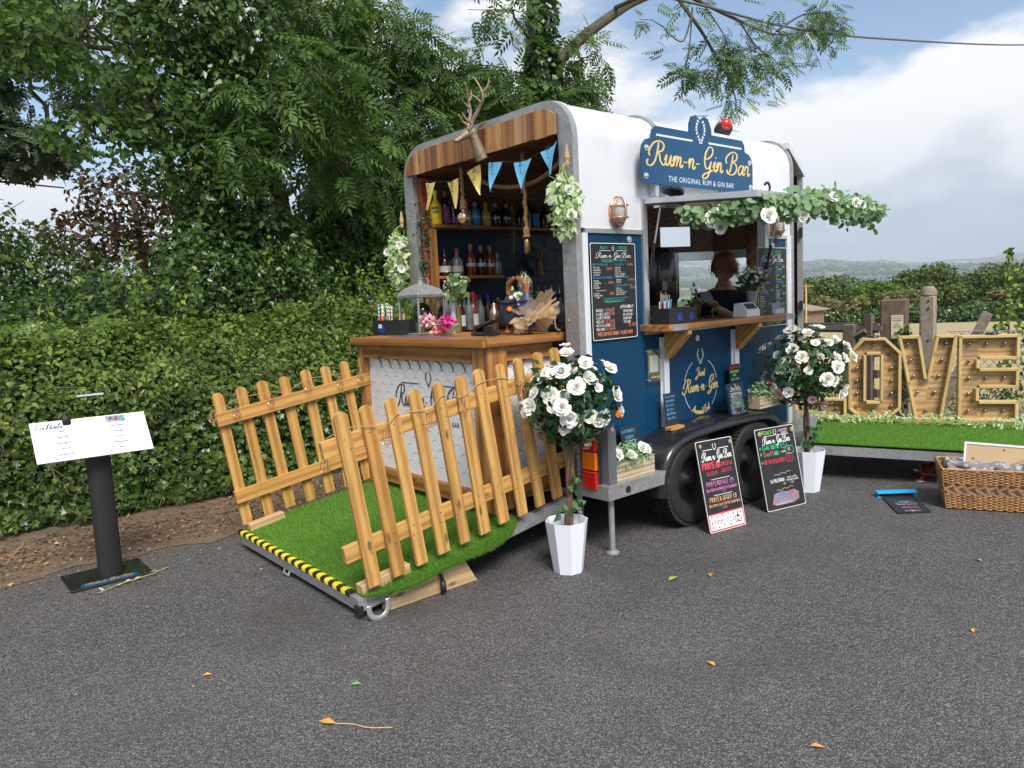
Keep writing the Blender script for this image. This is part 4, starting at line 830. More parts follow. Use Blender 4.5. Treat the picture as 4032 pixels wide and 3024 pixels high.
B('belt_rail', (X0+.08, S0-.008, 2.001), (3.93, S1, 2.028), 'alu'); B('belt_rail', (5.518, S0-.008, 2.001), (5.86, S1, 2.028), 'alu')
B('sill_beam', (X0+.05, Y0-.012, .34), (X1+.4, Y0+.05, .438), 'galv')
# window frame
fr = MB(); o_ = [(3.935, 1.325), (5.515, 1.325), (5.515, 2.245), (3.935, 2.245)]; i_ = [(3.985, 1.37), (5.465, 1.37), (5.465, 2.20), (3.985, 2.20)]
put('window_frame', fr.ring(o_, i_, (0, Y0-.012, 0), (1, 0, 0), (0, 0, 1), (0, 1, 0), .07), 'alu', T)
# far side, floor, chassis
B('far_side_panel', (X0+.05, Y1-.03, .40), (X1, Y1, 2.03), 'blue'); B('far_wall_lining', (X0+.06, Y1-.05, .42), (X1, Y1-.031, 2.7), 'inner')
B('floor', (X0+.0, Y0+.06, .36), (X1, Y1-.06, .42), 'black'); B('chassis_beam', (X0+.02, 3.55, .26), (6.9, 3.65, .358), 'galv'); B('chassis_beam', (X0+.02, 4.70, .26), (6.9, 4.80, .358), 'galv'); B('axle', (4.10, 3.1, .28), (4.17, 5.2, .33), 'galv'); B('axle', (4.83, 3.1, .28), (4.90, 5.2, .33), 'galv')
B('sill_beam', (X0+.05, Y1-.05, .34), (X1, Y1+.012, .395), 'galv')
# reclaimed fascia planks
def top_at(y):
    P = prof(.05, .047); ys = [p[0] for p in P[1:-1]]; zs = [p[1] for p in P[1:-1]]; return float(np.interp(y, ys, zs))
bs = [1825, 1755, 1640, 1565, 1450, 1335, 1255, 1155, 1080, 990, 905, 850, 725, 635, 590, 520, 435, 350, 285, 205, 160]
ysb = [3.335 + (1825-b)/(1825-160)*(5.045-3.335) for b in bs]
Rv = Matrix(((0, 0, 1), (0, 1, 0), (-1, 0, 0)))   # local X -> world Z up
for i in range(len(ysb)-1):
    ya, yb = ysb[i]+.0015, ysb[i+1]-.0015; z0 = 2.612+random.uniform(-.004, .004); d = random.uniform(0, .004)
    n_ = 4; top = [(ya+(yb-ya)*k/n_, top_at(ya+(yb-ya)*k/n_)) for k in range(n_+1)]; pl = [(ya, z0), (yb, z0)] + top[::-1]
    zc_ = 2.70; yc = (ya+yb)/2
    mb = MB(); mb.prism([(p[1]-zc_, p[0]-yc) for p in pl], (0, 0, -.0), (1, 0, 0), (0, 1, 0), (0, 0, 1), .018)
    me = mb.mesh('plank', 'recl'); Mw = Matrix(((0, 0, 1), (0, 1, 0), (1, 0, 0))).to_4x4(); Mw = Matrix(((0, 0, -1, X0-.004-d), (0, 1, 0, yc), (1, 0, 0, zc_), (0, 0, 0, 1)))
    place('plank', me, Mw, T)
for i in range(8): y = 3.42+i*.2; board('soffit_board', (X0+.03, y, 2.62), (X0+.62, y, 2.62), .19, .015, (0, 1, 0), 'inner', T)
B('tail_post', (X0+.05, Y1-.16, .42), (X0+.12, Y1-.09, 2.60), 'orange_w')
# tiles on the far wall
for r in range(9):
    for k in range(8):
        x = 3.42+.30*k+(.15 if r % 2 else 0); z = 1.37+.098*r
        if (r, k) == (0, 0): tb = MB().cbox((0, 0, 0), (.296, .008, .094), .002).mesh('wall_tile', 'tile_blue')
        place('wall_tile', tb, Matrix.Translation((x+.12, Y1-.056+.001*random.random(), z+.05)) @ Matrix.Rotation(random.uniform(-.01, .01), 4, 'X'), T)
# shelves and back counter
board('shelf', (3.40, 4.955, 2.222), (5.2, 4.955, 2.222), .19, .028, (0, 1, 0), 'bar', T); board('shelf', (3.40, 4.965, 1.815), (4.12, 4.965, 1.815), .17, .026, (0, 1, 0), 'bar', T)
for x in (3.42, 3.70): B('shelf_bracket', (x-.015, 4.866, 2.204 if x > 3.5 else 2.206), (x+.05, 4.869, 2.238), 'galv')
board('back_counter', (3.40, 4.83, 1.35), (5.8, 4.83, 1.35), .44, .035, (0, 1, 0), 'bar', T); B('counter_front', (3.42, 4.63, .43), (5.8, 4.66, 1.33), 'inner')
board('shelf_post', (3.405, 4.90, 1.37), (3.405, 4.90, 2.2), .05, .05, (0, 1, 0), 'bar', T)
# nose: two slanted walls, front wall, roof
dl = V3((.904, -.428, 0)); nl = V3((.428, .904, 0)); A0 = V3((X1, Y1, 0))
def npanel(nm, d0, d1, z0, z1, mt='inner', th=.03, off=0.0):
    c = A0 + dl*((d0+d1)/2) - nl*(th/2-off); c.z = (z0+z1)/2
    return put(nm, MB().box(c, (d1-d0, th, z1-z0), Matrix.Rotation(math.atan2(dl.y, dl.x), 3, 'Z')), mt, T)
for d0, d1, z0, z1 in ((0, .42, .40, 2.68), (.42, .78, 2.29, 2.68), (.42, .78, 2.02, 2.085), (.78, 1.03, 2.02, 2.68), (.60, 1.03, .40, 1.32), (.42, .60, .40, 2.02)): npanel('nose_wall', d0, d1-.001, z0, z1-.001)
npanel('header_beam', .60, 1.03, 1.93, 2.02, 'alu', .05, -.002)
fx, fy = X1+.904*1.03, Y1-.428*1.03; RP = (X1+.904*1.03, Y0+.428*1.03)
for y0_, y1_, z0_, z1_ in ((RP[1]+.01, fy-.42, .40, 2.68), (fy-.419, fy, 2.02, 2.68), (fy-.419, fy, .40, 1.32)): B('nose_front_wall', (fx, y0_, z0_), (fx+.03, y1_, z1_), 'inner'); B('nose_outer_skin', (fx+.032, y0_, z0_), (fx+.05, y1_, z1_), 'white')
B('header_beam', (fx-.01, fy-.42, 1.93), (fx+.03, fy-.005, 2.018), 'alu')
npanel('nose_skin', 0, .42, .40, 2.68, 'white', .015, .016); npanel('nose_skin', .42, 1.03, .40, 1.30, 'blue', .015, .016); npanel('nose_skin', .80, 1.03, 2.03, 2.68, 'white', .015, .016)
for k in range(6):
    c = A0+dl*(.82+.0*k)-nl*.035; a_ = c+dl*(-.02)+V3((0, 0, 2.04+k*.10)); b_ = a_+dl*.20+V3((0, 0, .16)); board('herringbone_board', a_, b_, .085, .012, V3((0, 0, 1)), 'inner', T)
for k in range(9):
    a_ = V3((fx-.008, fy-.44, 1.30+.12*k)); board('herringbone_board', a_, a_+V3((0, -.24, .16)), .10, .012, (0, 0, 1), 'inner', T); a_ = V3((fx-.008, fy-.93, 1.30+.12*k)); board('herringbone_board', a_, a_+V3((0, .24, .16)), .10, .012, (0, 0, 1), 'inner', T)
nr = MB(); poly = [(X1-.02, Y0+.02), (RP[0]+.06, RP[1]-.03), (fx+.06, fy+.03), (X1-.02, Y1-.02)]
zt = [2.80, 2.70, 2.70, 2.80]; nr.add([(p[0], p[1], z) for p, z in zip(poly, zt)]+[(p[0], p[1], z-.05) for p, z in zip(poly, zt)], [(0, 1, 2, 3), (7, 6, 5, 4), (0, 4, 5, 1), (1, 5, 6, 2), (2, 6, 7, 3), (3, 7, 4, 0)]); put('nose_roof', nr, 'white', T)
put('door_post', MB().box((RP[0], RP[1]-.01, 1.5), (.06, .05, 2.36), Matrix.Rotation(.44, 3, 'Z')), 'galv', T)
hm_ = MB(); 
for z in (.6, 1.42, 2.12): hm_.box((RP[0]-.05, RP[1]-.045, z), (.04, .03, .09), Matrix.Rotation(.44, 3, 'Z'))
put('hinge', hm_, 'black', T)
put('door_sill', MB().box(((X1+RP[0])/2, (Y0+RP[1])/2, .36), (1.0, .05, .09), Matrix.Rotation(.44, 3, 'Z')), 'galv', T)
mesh_ = MB()
for k in range(9): mesh_.cyl((5.94+.006*k, 3.245+.004*k, .9), (5.94+.006*k, 3.245+.004*k, 2.2), .0012, None, 4)
for k in range(60): mesh_.cyl((5.935, 3.24, .92+k*.0215), (6.0, 3.28, .92+k*.0215), .0012, None, 4)
put('wire_mesh', mesh_, 'galv', T); B('interior_partition', (5.2, 4.5, .43), (5.9, 5.04, 1.3), 'inner')
# hatch held up by gas struts
ha = MB(); hz0, hz1 = 2.20, 2.135
ha.add([(3.95, 3.20, hz0), (5.50, 3.20, hz0), (5.50, 2.37, hz1), (3.95, 2.37, hz1), (3.95, 3.20, hz0+.035), (5.50, 3.20, hz0+.035), (5.50, 2.37, hz1+.04), (3.95, 2.37, hz1+.04)], [(0, 1, 2, 3), (7, 6, 5, 4), (0, 4, 5, 1), (1, 5, 6, 2), (2, 6, 7, 3), (3, 7, 4, 0)]); hatch = put('hatch', ha, 'alu', T)
put('edge_seal', MB().tube([(3.95, 3.19, hz0-.006), (3.95, 2.365, hz1-.006), (5.5, 2.365, hz1-.006)], .008, 6), 'black', hatch)
for x in (3.99, 5.46):
    s = MB(); s.cyl((x, 3.10, 2.165), (x, 3.16, 1.92), .006); put('gas_strut', s, 'alu', T); put('strut_cylinder', MB().cyl((x, 3.155, 1.94), (x, 3.22, 1.66), .011), 'black', T); B('strut_bracket', (x-.03, 3.08, 2.165), (x+.03, 3.13, 2.20), 'alu')
# serving shelf
sh = board('serving_shelf', (3.90, 3.11, 1.372), (5.50, 3.11, 1.372), .26, .045, (0, 1, 0), 'bar', T)
for x0_, x1_ in ((3.93, 4.10), (5.36, 5.50)): put('strap', MB().mm((x0_, 2.9765, 1.352), (x1_, 2.9795, 1.392)), 'galv', sh)
for x in (4.13, 5.01):
    b_ = MB(); b_.prism([(0, 0), (-.20, 0), (-.20, -.03), (-.03, -.20), (0, -.20)], (x-.02, 3.19, 1.348), (0, 1, 0), (0, 0, 1), (1, 0, 0), .045); put('shelf_bracket', b_, 'fence', T)
# bulkhead lamps
def lamp(cx, cz, s=1.0):
    y = Y0; L = put('bulkhead_lamp', MB().lathe([(.060, 0), (.062, .012), (.055, .022)], (cx, y, cz), 18, V3((0, -1, 0)), 1.0, 1.55), 'copper', T, auto=40)
    g = MB()
    for i in range(9): pass
    prof_ = [(.048, .018), (.050, .05), (.044, .072), (.03, .082), (.004, .086)]; g.lathe(prof_, (cx, y, cz), 20, V3((0, -1, 0)), 1.0, 1.6); put('glass', g, 'lamp_glass', L, auto=40)
    c = MB(); ring = [(cx+.056*math.cos(a)*(1), y-.045, cz+.092*math.sin(a)) for a in np.linspace(0, 2*PI, 25)]; c.tube(ring, .0045, 6)
    for dz in (-.038, .038): c.tube([(cx-.058, y-.015, cz+dz), (cx-.055, y-.06, cz+dz), (cx-.03, y-.092, cz+dz), (cx+.03, y-.092, cz+dz), (cx+.055, y-.06, cz+dz), (cx+.058, y-.015, cz+dz)], .0045, 6)
    c.tube([(cx, y-.015, cz+.098), (cx, y-.06, cz+.09), (cx, y-.094, cz+.05), (cx, y-.094, cz-.05), (cx, y-.06, cz-.09), (cx, y-.015, cz-.098)], .0045, 6); put('cage', c, 'copper', L, True)
lamp(3.67, 2.135); lamp(5.61, 2.10)
for x, z in ((3.81, 1.965), (5.60, 1.945), (4.54, 1.262)): put('fixing_stud', MB().lathe([(.024, 0), (.022, .003), (.009, .004), (.009, .009), (.002, .010)], (x, Y0+.0, z), 14, V3((0, -1, 0))), 'alu', T)
# fender, wheels
path = smoothpts([(3.73, .27), (3.745, .42), (3.82, .56), (3.98, .645), (4.25, .675), (4.75, .685), (5.05, .665), (5.22, .58), (5.33, .42), (5.37, .25)], 5)
cs = [(3.222, 0), (2.985, 0), (2.955, -.010), (2.938, -.030), (2.942, -.055), (2.950, -.055), (2.958, -.032), (2.975, -.016), (3.222, -.010)]; vs = []
for i, p in enumerate(path):
    q0, q1 = path[max(0, i-1)], path[min(len(path)-1, i+1)]; t = V3((q1[0]-q0[0], 0, q1[1]-q0[1])).normalized(); n = V3((-t.z, 0, t.x))
    for y, h in cs: vs.append(V3((p[0], y, p[1])) + n*h)
k = len(cs); mb = MB(); mb.add(vs, [(i*k+j, i*k+(j+1) % k, (i+1)*k+(j+1) % k, (i+1)*k+j) for i in range(len(path)-1) for j in range(k)] + [tuple(range(k)), tuple((len(path)-1)*k+j for j in range(k-1, -1, -1))]); put('mudguard', mb, 'black_gloss', T, auto=50)
B('mudguard_inner', (3.76, 3.205, .42), (5.34, 3.219, .62), 'black')
tread = MB()
for k in range(60):
    for (yy, w_) in ((-.062, .034), (-.022, .036), (.022, .036), (.062, .034)):
        an = 2*PI*(k+(.5 if abs(yy) < .03 else 0))/60; c = V3((.306*math.cos(an), yy*1.1, .306*math.sin(an))); tread.box(c, (.020, w_, .021), Matrix.Rotation(-an, 3, 'Y') @ Matrix.Rotation(.25 if yy < 0 else -.25, 3, 'X'))
tm = tread.mesh('tread', 'rubber')
for wx in (4.13, 4.865):
    c = V3((wx, 3.055, .312))
    ty = MB().lathe([(.175, -.07), (.20, -.092), (.25, -.100), (.285, -.096), (.300, -.080), (.301, 0), (.300, .080), (.285, .096), (.25, .100), (.20, .092), (.175, .07)], c, 48, V3((0, -1, 0)), caps=False); w = put('tyre', ty, 'rubber', T, auto=35)
    wm_ = place('tread', tm, Matrix.Translation(c), w); wm_['kind'] = 'stuff'
    put('rim', MB().lathe([(.180, .045), (.176, .068), (.165, .055), (.145, -.01), (.08, -.005), (.055, .015), (.03, .05), (.002, .052)], c, 28, V3((0, -1, 0)), caps=False), 'black', w, auto=35)
for wx in (4.13, 4.865): put('far_tyre', MB().lathe([(.15, -.08), (.28, -.088), (.305, 0), (.28, .088), (.15, .08)], (wx, 5.22, .312), 24, V3((0, 1, 0))), 'rubber', T, auto=35)
# step, tail lights, corner leg
st = MB().mm((3.22, 2.945, .365), (3.80, 3.215, .452)); put('side_step', st, 'galv', T); put('step_hole', MB().lathe([(.024, 0), (.022, .004), (.014, .004)], (3.40, 2.945, .405), 16, V3((0, -1, 0))), 'black', T)
put('lamp_bracket', MB().mm((3.262, 2.975, .453), (3.275, 3.21, .80)).mm((3.276, 2.975, .453), (3.335, 2.985, .79)), 'wire', T)
tl = put('tail_light', MB().cbox((3.245, 3.09, .60), (.03, .125, .38), .006), 'black', T)
for i, (z, mt) in enumerate(((.715, 'red_lens'), (.597, 'amber_lens'), (.478, 'red_lens'))): put('lens', MB().cbox((3.218, 3.09, z), (.026, .115, .112), .008), mt, tl)
lg = put('corner_leg', MB().cyl((3.32, 3.02, .36), (3.32, 3.02, .02), .020), 'galv', T, auto=40); put('foot', MB().lathe([(.045, 0), (.045, .008), (.022, .02)], (3.32, 3.02, .001), 16), 'galv', lg)
put('side_marker', MB().lathe([(.036, 0), (.034, .012), (.02, .018), (.002, .02)], (3.64, Y0+.005, .83), 18, V3((0, -1, 0))), 'amber_lens', T, auto=50)
bk = MB(); bk.lathe([(.055, -.04), (.075, 0), (.07, .05), (.045, .085), (.01, .10)], (5.36, 3.52, 2.885), 14, V3((-.35, -.75, .55)), 1, .8); bcn = put('marker_light', bk, 'black', T, auto=50); put('lens', MB().ball((5.335, 3.47, 2.925), .052, 14, 8, (1, .9, 1)), 'red_lens', bcn, True); put('stalk', MB().cyl((5.40, 3.56, 2.80), (5.37, 3.53, 2.88), .02), 'black', bcn)
# drain hose hanging by the tail post
hs = MB(); P = smoothpts([(3.27, 3.235, 1.05), (3.262, 3.225, .8), (3.265, 3.225, .5), (3.26, 3.23, .25), (3.29, 3.24, .12)], 16); hs.tube(P, [.016+.004*(i % 2) for i in range(len(P))], 10); tag(put('drain_hose', hs, 'galv'), 'grey ribbed drain hose hanging down the rear corner post', 'hose')
put('door_latch', MB().cbox((3.285, 3.27, 1.17), (.035, .05, .08), .01).cyl((3.27, 3.27, 1.17), (3.22, 3.27, 1.21), .014).cyl((3.30, 3.20, 1.12), (3.30, 3.20, 1.06), .014), 'black', T, auto=40)
put('grab_handle', MB().tube(smoothpts([(3.295, 3.38, 1.52), (3.26, 3.38, 1.51), (3.25, 3.38, 1.46), (3.26, 3.38, 1.41), (3.295, 3.38, 1.40)], 4), .006, 8), 'galv', T, True)

# tail ramp with frame, hazard tape and hoop feet
RA = V3((3.28, 0, .335)); RB = V3((1.70, 0, .115)); rd = (RB-RA).normalized(); rn = V3((-rd.z, 0, rd.x)); rn = rn if rn.z > 0 else -rn
def rp(s, y, h=0.0): p = RA + rd*s + rn*h; p.y = y; return p
RL = (RB-RA).length; RY0, RY1 = 3.31, 4.97
rm = MB(); q = lambda s0, s1, y0, y1, h0, h1, m_: m_.add([rp(s, y, h) for s in (s0, s1) for y in (y0, y1) for h in (h0, h1)], [(0, 1, 3, 2), (4, 6, 7, 5), (0, 4, 5, 1), (2, 3, 7, 6), (0, 2, 6, 4), (1, 5, 7, 3)])
q(0, RL-.052, RY0+.052, RY1-.052, -.030, -.008, rm); ramp = put('tail_ramp', rm, 'black', T)
for (s0, s1, y0, y1, nm) in ((0, RL-.05, RY0, RY0+.05, 'ramp_rail'), (0, RL-.05, RY1-.05, RY1, 'ramp_rail'), (RL-.049, RL, RY0, RY1, 'end_rail')): m_ = MB(); q(s0, s1, y0, y1, -.075, -.045, m_); q(s0, s1, y0+.004, y1-.004, -.044, -.002, m_); put(nm, m_, 'galv' if nm == 'ramp_rail' else 'alu', ramp)
n_ = 33
for i in range(n_):
    ya = RY0+.07+(RY1-RY0-.07)*i/n_; yb = RY0+.07+(RY1-RY0-.07)*(i+1)/n_; m_ = MB(); pr = [(-.052, .001), (-.036, .014), (-.012, .018), (.003, .010), (.004, -.012)]; vs = []
    for y in (ya, yb-.0005):
        sk = .018*(i*0+1); vs += [rp(RL+a_, y + (b_*0.0)+ (a_+.05)*.35, b_) for a_, b_ in pr]
    m_.add(vs, [(k, k+1, k+6, k+5) for k in range(4)]); put('hazard_tape', m_, 'yellow' if i % 2 else 'black_gloss', ramp, True)
def hoop(y, s=RL-.03, w=.045):
    P = [rp(s, y, -.07) + V3((0.0+.10*(1-math.cos(a))/2*1.6, 0, -.078*math.sin(a))) for a in np.linspace(0, PI, 12)]; m_ = MB(); vs = []
    for p in P: vs += [p+V3((0, -w/2, 0)), p+V3((0, w/2, 0))]
    m_.add(vs, [(2*i, 2*i+1, 2*i+3, 2*i+2) for i in range(11)]); o = put('hoop_foot', m_, 'alu', ramp, True); md = o.modifiers.new('solid', 'SOLIDIFY'); md.thickness = .006
hp = [(1.735, .085), (1.735, .05), (1.748, .022), (1.775, .006), (1.805, .004), (1.832, .02), (1.845, .05), (1.845, .095)]
for yy_ in (3.262, 4.99): o = put('hoop_foot', MB().tube([(x_, yy_, z_) for x_, z_ in smoothpts(hp, 4)], .016, 8, True, .25), 'alu', ramp, True)
put('end_cap', MB().box(rp(RL+.002, RY0+.012, -.058), (.03, .05, .04)), 'black', ramp)
ct = MB(); ct.tube([rp(RL-.01, RY0+.95, -.07), rp(RL+.01, RY0+.95, -.10), rp(RL+.01, RY0+.88, -.10), rp(RL-.01, RY0+.88, -.07)], .008, 6); put('catch', ct, 'galv', ramp)
# artificial turf on the ramp: a limp mat that overhangs the near side
def turf(name, label, outline_fn, nu, nv, blades, bl_size, hfun):
    """hfun(u,v)->world point; outline_fn gives u,v in 0..1 already"""
    t = thing(name, label, 'grass mat', tuple(hfun(.5, .5)))
    vs = [tuple(hfun(i/nu, j/nv)) for i in range(nu+1) for j in range(nv+1)]; mb = MB(); mb.add(vs, [(i*(nv+1)+j, (i+1)*(nv+1)+j, (i+1)*(nv+1)+j+1, i*(nv+1)+j+1) for i in range(nu) for j in range(nv)])
    put('backing', mb, plain('turf_backing', (0.05, 0.15, 0.02), 0.9), t, True)
    u = rng.random(blades); v = rng.random(blades); ed = int(blades*.10); v[:ed] = rng.beta(.35, 9, ed); G = np.array(vs).reshape(nu+1, nv+1, 3)
    fu = u*nu; fv = v*nv; iu = np.minimum(fu.astype(int), nu-1); iv = np.minimum(fv.astype(int), nv-1); a = (fu-iu)[:, None]; b = (fv-iv)[:, None]
    P = G[iu, iv]*(1-a)*(1-b)+G[iu+1, iv]*a*(1-b)+G[iu, iv+1]*(1-a)*b+G[iu+1, iv+1]*a*b
    nrm = np.cross(G[iu, iv+1]-G[iu, iv], G[iu+1, iv]-G[iu, iv]); nrm /= np.linalg.norm(nrm, axis=1)[:, None]; nrm[nrm[:, 2] < -.2] *= -1
    y = nrm + rng.normal(0, .42, (blades, 3)); pat = np.array([mnoise.noise(V3((p[0]*3, p[1]*3, 0))) for p in P[::40]]); pat = np.repeat(pat, 40)[:blades]; y[:, 0] -= .35; y[:, 1] -= .15
    y /= np.linalg.norm(y, axis=1)[:, None]; x = np.cross(y, rng.normal(0, 1, (blades, 3))); x /= np.linalg.norm(x, axis=1)[:, None]; z = np.cross(x, y); o = leaves('blades', 'blade', P, np.stack([x, y, z], 2), rng.uniform(bl_size*.7, bl_size*1.2, blades), 'l_turf', t, np.clip(rng.beta(2, 2.8, blades)*.9+.22*pat, 0, 1), stuff=True)
    return t
def ramp_mat(u, v):
    s = .46 + u*(RL-.035-.46); w = math.sin(u*PI*.92+.15); y_near = 3.30 - .085*w - .02*math.sin(u*9); y = y_near + v*(4.975-y_near); over = max(0, (3.315-y)); dr = over*over*5.0
    if u < .12 and v < .1: y += (.12-u)*.4
    return rp(s, y, .004 - dr + .004*math.sin(s*7+y*5))
turf('artificial_turf_mat', 'green artificial grass mat covering the tail ramp between the picket fences', None, 30, 36, 150000, .026, ramp_mat)
# timber wedge under the ramp
wd = thing('timber_prop', 'pale triangular timber block propping up the near edge of the tail ramp', 'wooden block', (2.1, 3.30, 0))
m_ = MB(); m_.prism([(1.86, .005), (2.46, .004), (2.36, .175), (1.86, .085)], (0, 3.30, 0), (1, 0, 0), (0, 0, 1), (0, 1, 0), .055); put('block', m_, 'pale', wd)
m_ = MB(); m_.tube([(2.20, 3.285, .16), (2.195, 3.275, .11), (2.20, 3.27, .075)], .011, 8); m_.tube([(2.20, 3.27, .08), (2.198, 3.262, .02)], .017, 8); put('strap_handle', m_, 'black', wd, True)

# side ramp of the nose with its own mat
u2 = V3((.3665, -.9304, 0)); n2 = V3((.9304, .3665, 0)); FA = V3((5.72, 3.06, .30)); FL = 2.05; FD = 1.32
def fp(s, d, h=0.0): return FA + u2*s + n2*d + V3((0, 0, h - .012*s))
fm = MB(); qq = lambda s0, s1, d0, d1, h0, h1, m_: m_.add([fp(s, d, h) for s in (s0, s1) for d in (d0, d1) for h in (h0, h1)], [(0, 1, 3, 2), (4, 6, 7, 5), (0, 4, 5, 1), (2, 3, 7, 6), (0, 2, 6, 4), (1, 5, 7, 3)])
qq(.02, FL-.02, .052, FD-.052, -.04, -.012, fm); fr_ = put('side_ramp', fm, 'black', T)
for s0, s1, d0, d1 in ((0, FL, 0, .05), (0, FL, FD-.05, FD), (FL-.05, FL, .051, FD-.051), (0, .05, .051, FD-.051)): m_ = MB(); qq(s0, s1, d0, d1, -.085, -.012, m_); put('ramp_rail', m_, 'galv', fr_)
def nose_mat(u, v):
    p = fp(.02+u*(FL-.03), .01+v*(FD-.01), .006); p.y -= 0; return p
turf('artificial_turf_mat', 'green artificial grass mat on the side ramp in front of the LOVE letters', None, 12, 12, 80000, .022, nose_mat)
# ================================================================== BAR COUNTER ON THE TAIL RAMP
XU, YU, ZU = V3((1, 0, 0)), V3((0, 1, 0)), V3((0, 0, 1))
bar = thing('bar_counter', 'wooden bar counter with white fish-scale tile front standing on the tail ramp', 'bar counter', (2.74, 4.2, .27))
for i, (y, w) in enumerate(((3.515, .19), (3.71, .19), (3.905, .19), (4.10, .19), (4.295, .19), (4.49, .19), (4.685, .19), (4.90, .23))): board('top_board', (2.70+.0*i, y, 1.363), (3.36, y, 1.363), w, .042, (0, 1, 0), 'bar', bar)
board('top_edge', (2.685, 3.40, 1.358), (2.685, 5.03, 1.358), .055, .025, ZU, 'bar', bar); board('top_edge', (2.70, 3.405, 1.358), (3.36, 3.405, 1.358), .055, .022, ZU, 'bar', bar)
def bb(n_, a, b, w, t, wd): return board(n_, a, b, w, t, wd, 'bar', bar)
bb('header_rail', (2.745, 3.585, 1.283), (2.745, 4.93, 1.283), .10, .045, ZU); bb('header_rail', (2.86, 3.475, 1.283), (3.29, 3.475, 1.283), .10, .045, ZU)
bb('foot_rail', (2.745, 3.585, .365), (2.745, 4.93, .365), .10, .045, ZU); bb('foot_rail', (2.86, 3.475, .40), (3.29, 3.475, .40), .10, .045, ZU)
bb('corner_post', (2.762, 3.505, .30), (2.762, 3.505, 1.333), .155, .075, (0, 1, 0)); bb('corner_post', (2.83, 3.462, .31), (2.83, 3.462, 1.333), .10, .07, XU); bb('end_post', (2.755, 4.965, .28), (2.755, 4.965, 1.333), .075, .07, (0, 1, 0))
put('carcass', MB().mm((2.80, 3.50, .36), (3.28, 4.98, 1.335)), 'inner', bar)
put('tile_backing', MB().mm((2.775, 3.585, .415), (2.782, 4.93, 1.235)), 'tile_white', bar); put('tile_backing', MB().mm((2.866, 3.497, .45), (3.28, 3.503, 1.235)), 'tile_white', bar)
def scale_mesh(w, h, L):
    P = [(-w/2, -L), (w/2, -L), (w/2, 0)] + [(w/2*math.cos(a), h*math.sin(a)) for a in np.linspace(0, PI, 11)[1:-1]] + [(-w/2, 0)]
    k = .972; Q = [(x*k, (y-.0)*(k if y > 0 else 1)-.0012) for x, y in P]
    mb = MB(); mb.cur = 1; mb.prism(P, (0, 0, 0), XU, YU, ZU, .0016); mb.cur = 0; mb.prism(Q, (0, 0, .0016), XU, YU, ZU, .0012); return mb.mesh('tile', ['tile_white', 'grout'])
sw, rh = .128, .0600; sm = scale_mesh(sw*.997, .080, .085)
def scales(O, U, N, width, z0, z1):
    U, N = V3(U), V3(N); rows = int((z1-z0)/rh)
    for r in range(rows+1):
        zt_ = z0 + rh*(r+.45); off = (r % 2)*sw/2; k = int(width/sw)+1
        for i in range(k+1):
            cx = (i+.5)*sw - sw/2 + off
            if cx < .03 or cx > width-.03: continue
            if zt_+.080 > z1+.03: continue
            X_ = U; Y_ = (ZU + N*.030).normalized(); Z_ = X_.cross(Y_); Mw = Matrix((X_, Y_, Z_)).transposed().to_4x4(); Mw.translation = V3(O)+U*cx+ZU*(zt_)+N*.0055
            place('tile', sm, Mw, bar)
scales((2.775, 4.93, 0), (0, -1, 0), (-1, 0, 0), 1.345, .40, 1.235); scales((2.866, 3.497, 0), (1, 0, 0), (0, -1, 0), .415, .43, 1.235)
F1 = ((2.7625, 4.93, 0), (0, -1, 0), (0, 0, 1), (-1, 0, 0))
def barprint(mb):
    script(mb, 'Rum-n-Gin Bar', *F1, .80, .90, .165, slant=.2, fit=.86, align=.5, w=.010); typed(mb, 'THE ORIGINAL RUM & GIN BAR', *F1, .80, .80, .034, fit=.66, align=.5)
    emblem(mb, *F1, .80, 1.045, .10); mb.ribbon([(.46, 1.065), (.68, 1.065)], .007, *F1); mb.ribbon([(.92, 1.065), (1.14, 1.065)], .007, *F1)
lettering('k_ink', bar, barprint)

# ------------------------------------------------------------------ picket fences
def picket_mesh(L, w, t, mat='fence'):
    P = [(0, -w/2), (L-.03, -w/2)] + [(L-.03+.03*math.sin(a), -w/2*math.cos(a)) for a in np.linspace(0, PI, 9)[1:-1]] + [(L-.03, w/2), (0, w/2)]
    mb = MB(); mb.prism(P, (0, 0, 0), XU, YU, ZU, t); mb.cur = 1
    for x in (.175, .23, .735, .79): y = random.uniform(.008, .02)*random.choice((-1, 1)); mb.disc((x, y), .0042, 6, (0, 0, t), XU, YU, ZU, .0006)
    return mb.mesh('picket', [mat, 'k_ink'])
pm = [picket_mesh(.93, .072, .019), picket_mesh(.93, .068, .019), picket_mesh(.93, .075, .020)]
def picket(f, s, y, h0, side, jitter=.01):
    p = rp(s, y, h0); X_ = (rn + rd*random.uniform(-jitter, jitter)).normalized(); Z_ = V3((0, side, 0)); Y_ = Z_.cross(X_).normalized(); Z_ = X_.cross(Y_)
    Mw = Matrix((X_, Y_, Z_)).transposed().to_4x4(); Mw.translation = p; place('picket', random.choice(pm), Mw, f)
fr1 = thing('picket_fence', 'near golden picket fence panel with eleven pales along the side of the green ramp', 'fence', (2.4, 3.3, .2))
for i in range(11): picket(fr1, RL-.085-(RL-.085-.03)*i/10, 3.275, .055+random.uniform(-.006, .006), -1)
for h in (.815, .26):
    board('rail', rp(RL+.03, 3.30, h), rp(-.0, 3.30, h), .088, .036, rn, 'fence', fr1)
board('foot_block', rp(RL-.03, 3.335, .035), rp(RL-.33, 3.335, .035), .065, .055, (0, 1, 0), 'pale', fr1)
fr2 = thing('picket_fence', 'far golden picket fence panel between the green ramp and the hedge', 'fence', (2.2, 4.97, .2))
for i in range(8): picket(fr2, RL-.07-.158*i, 4.975, .045+random.uniform(-.006, .006), -1)
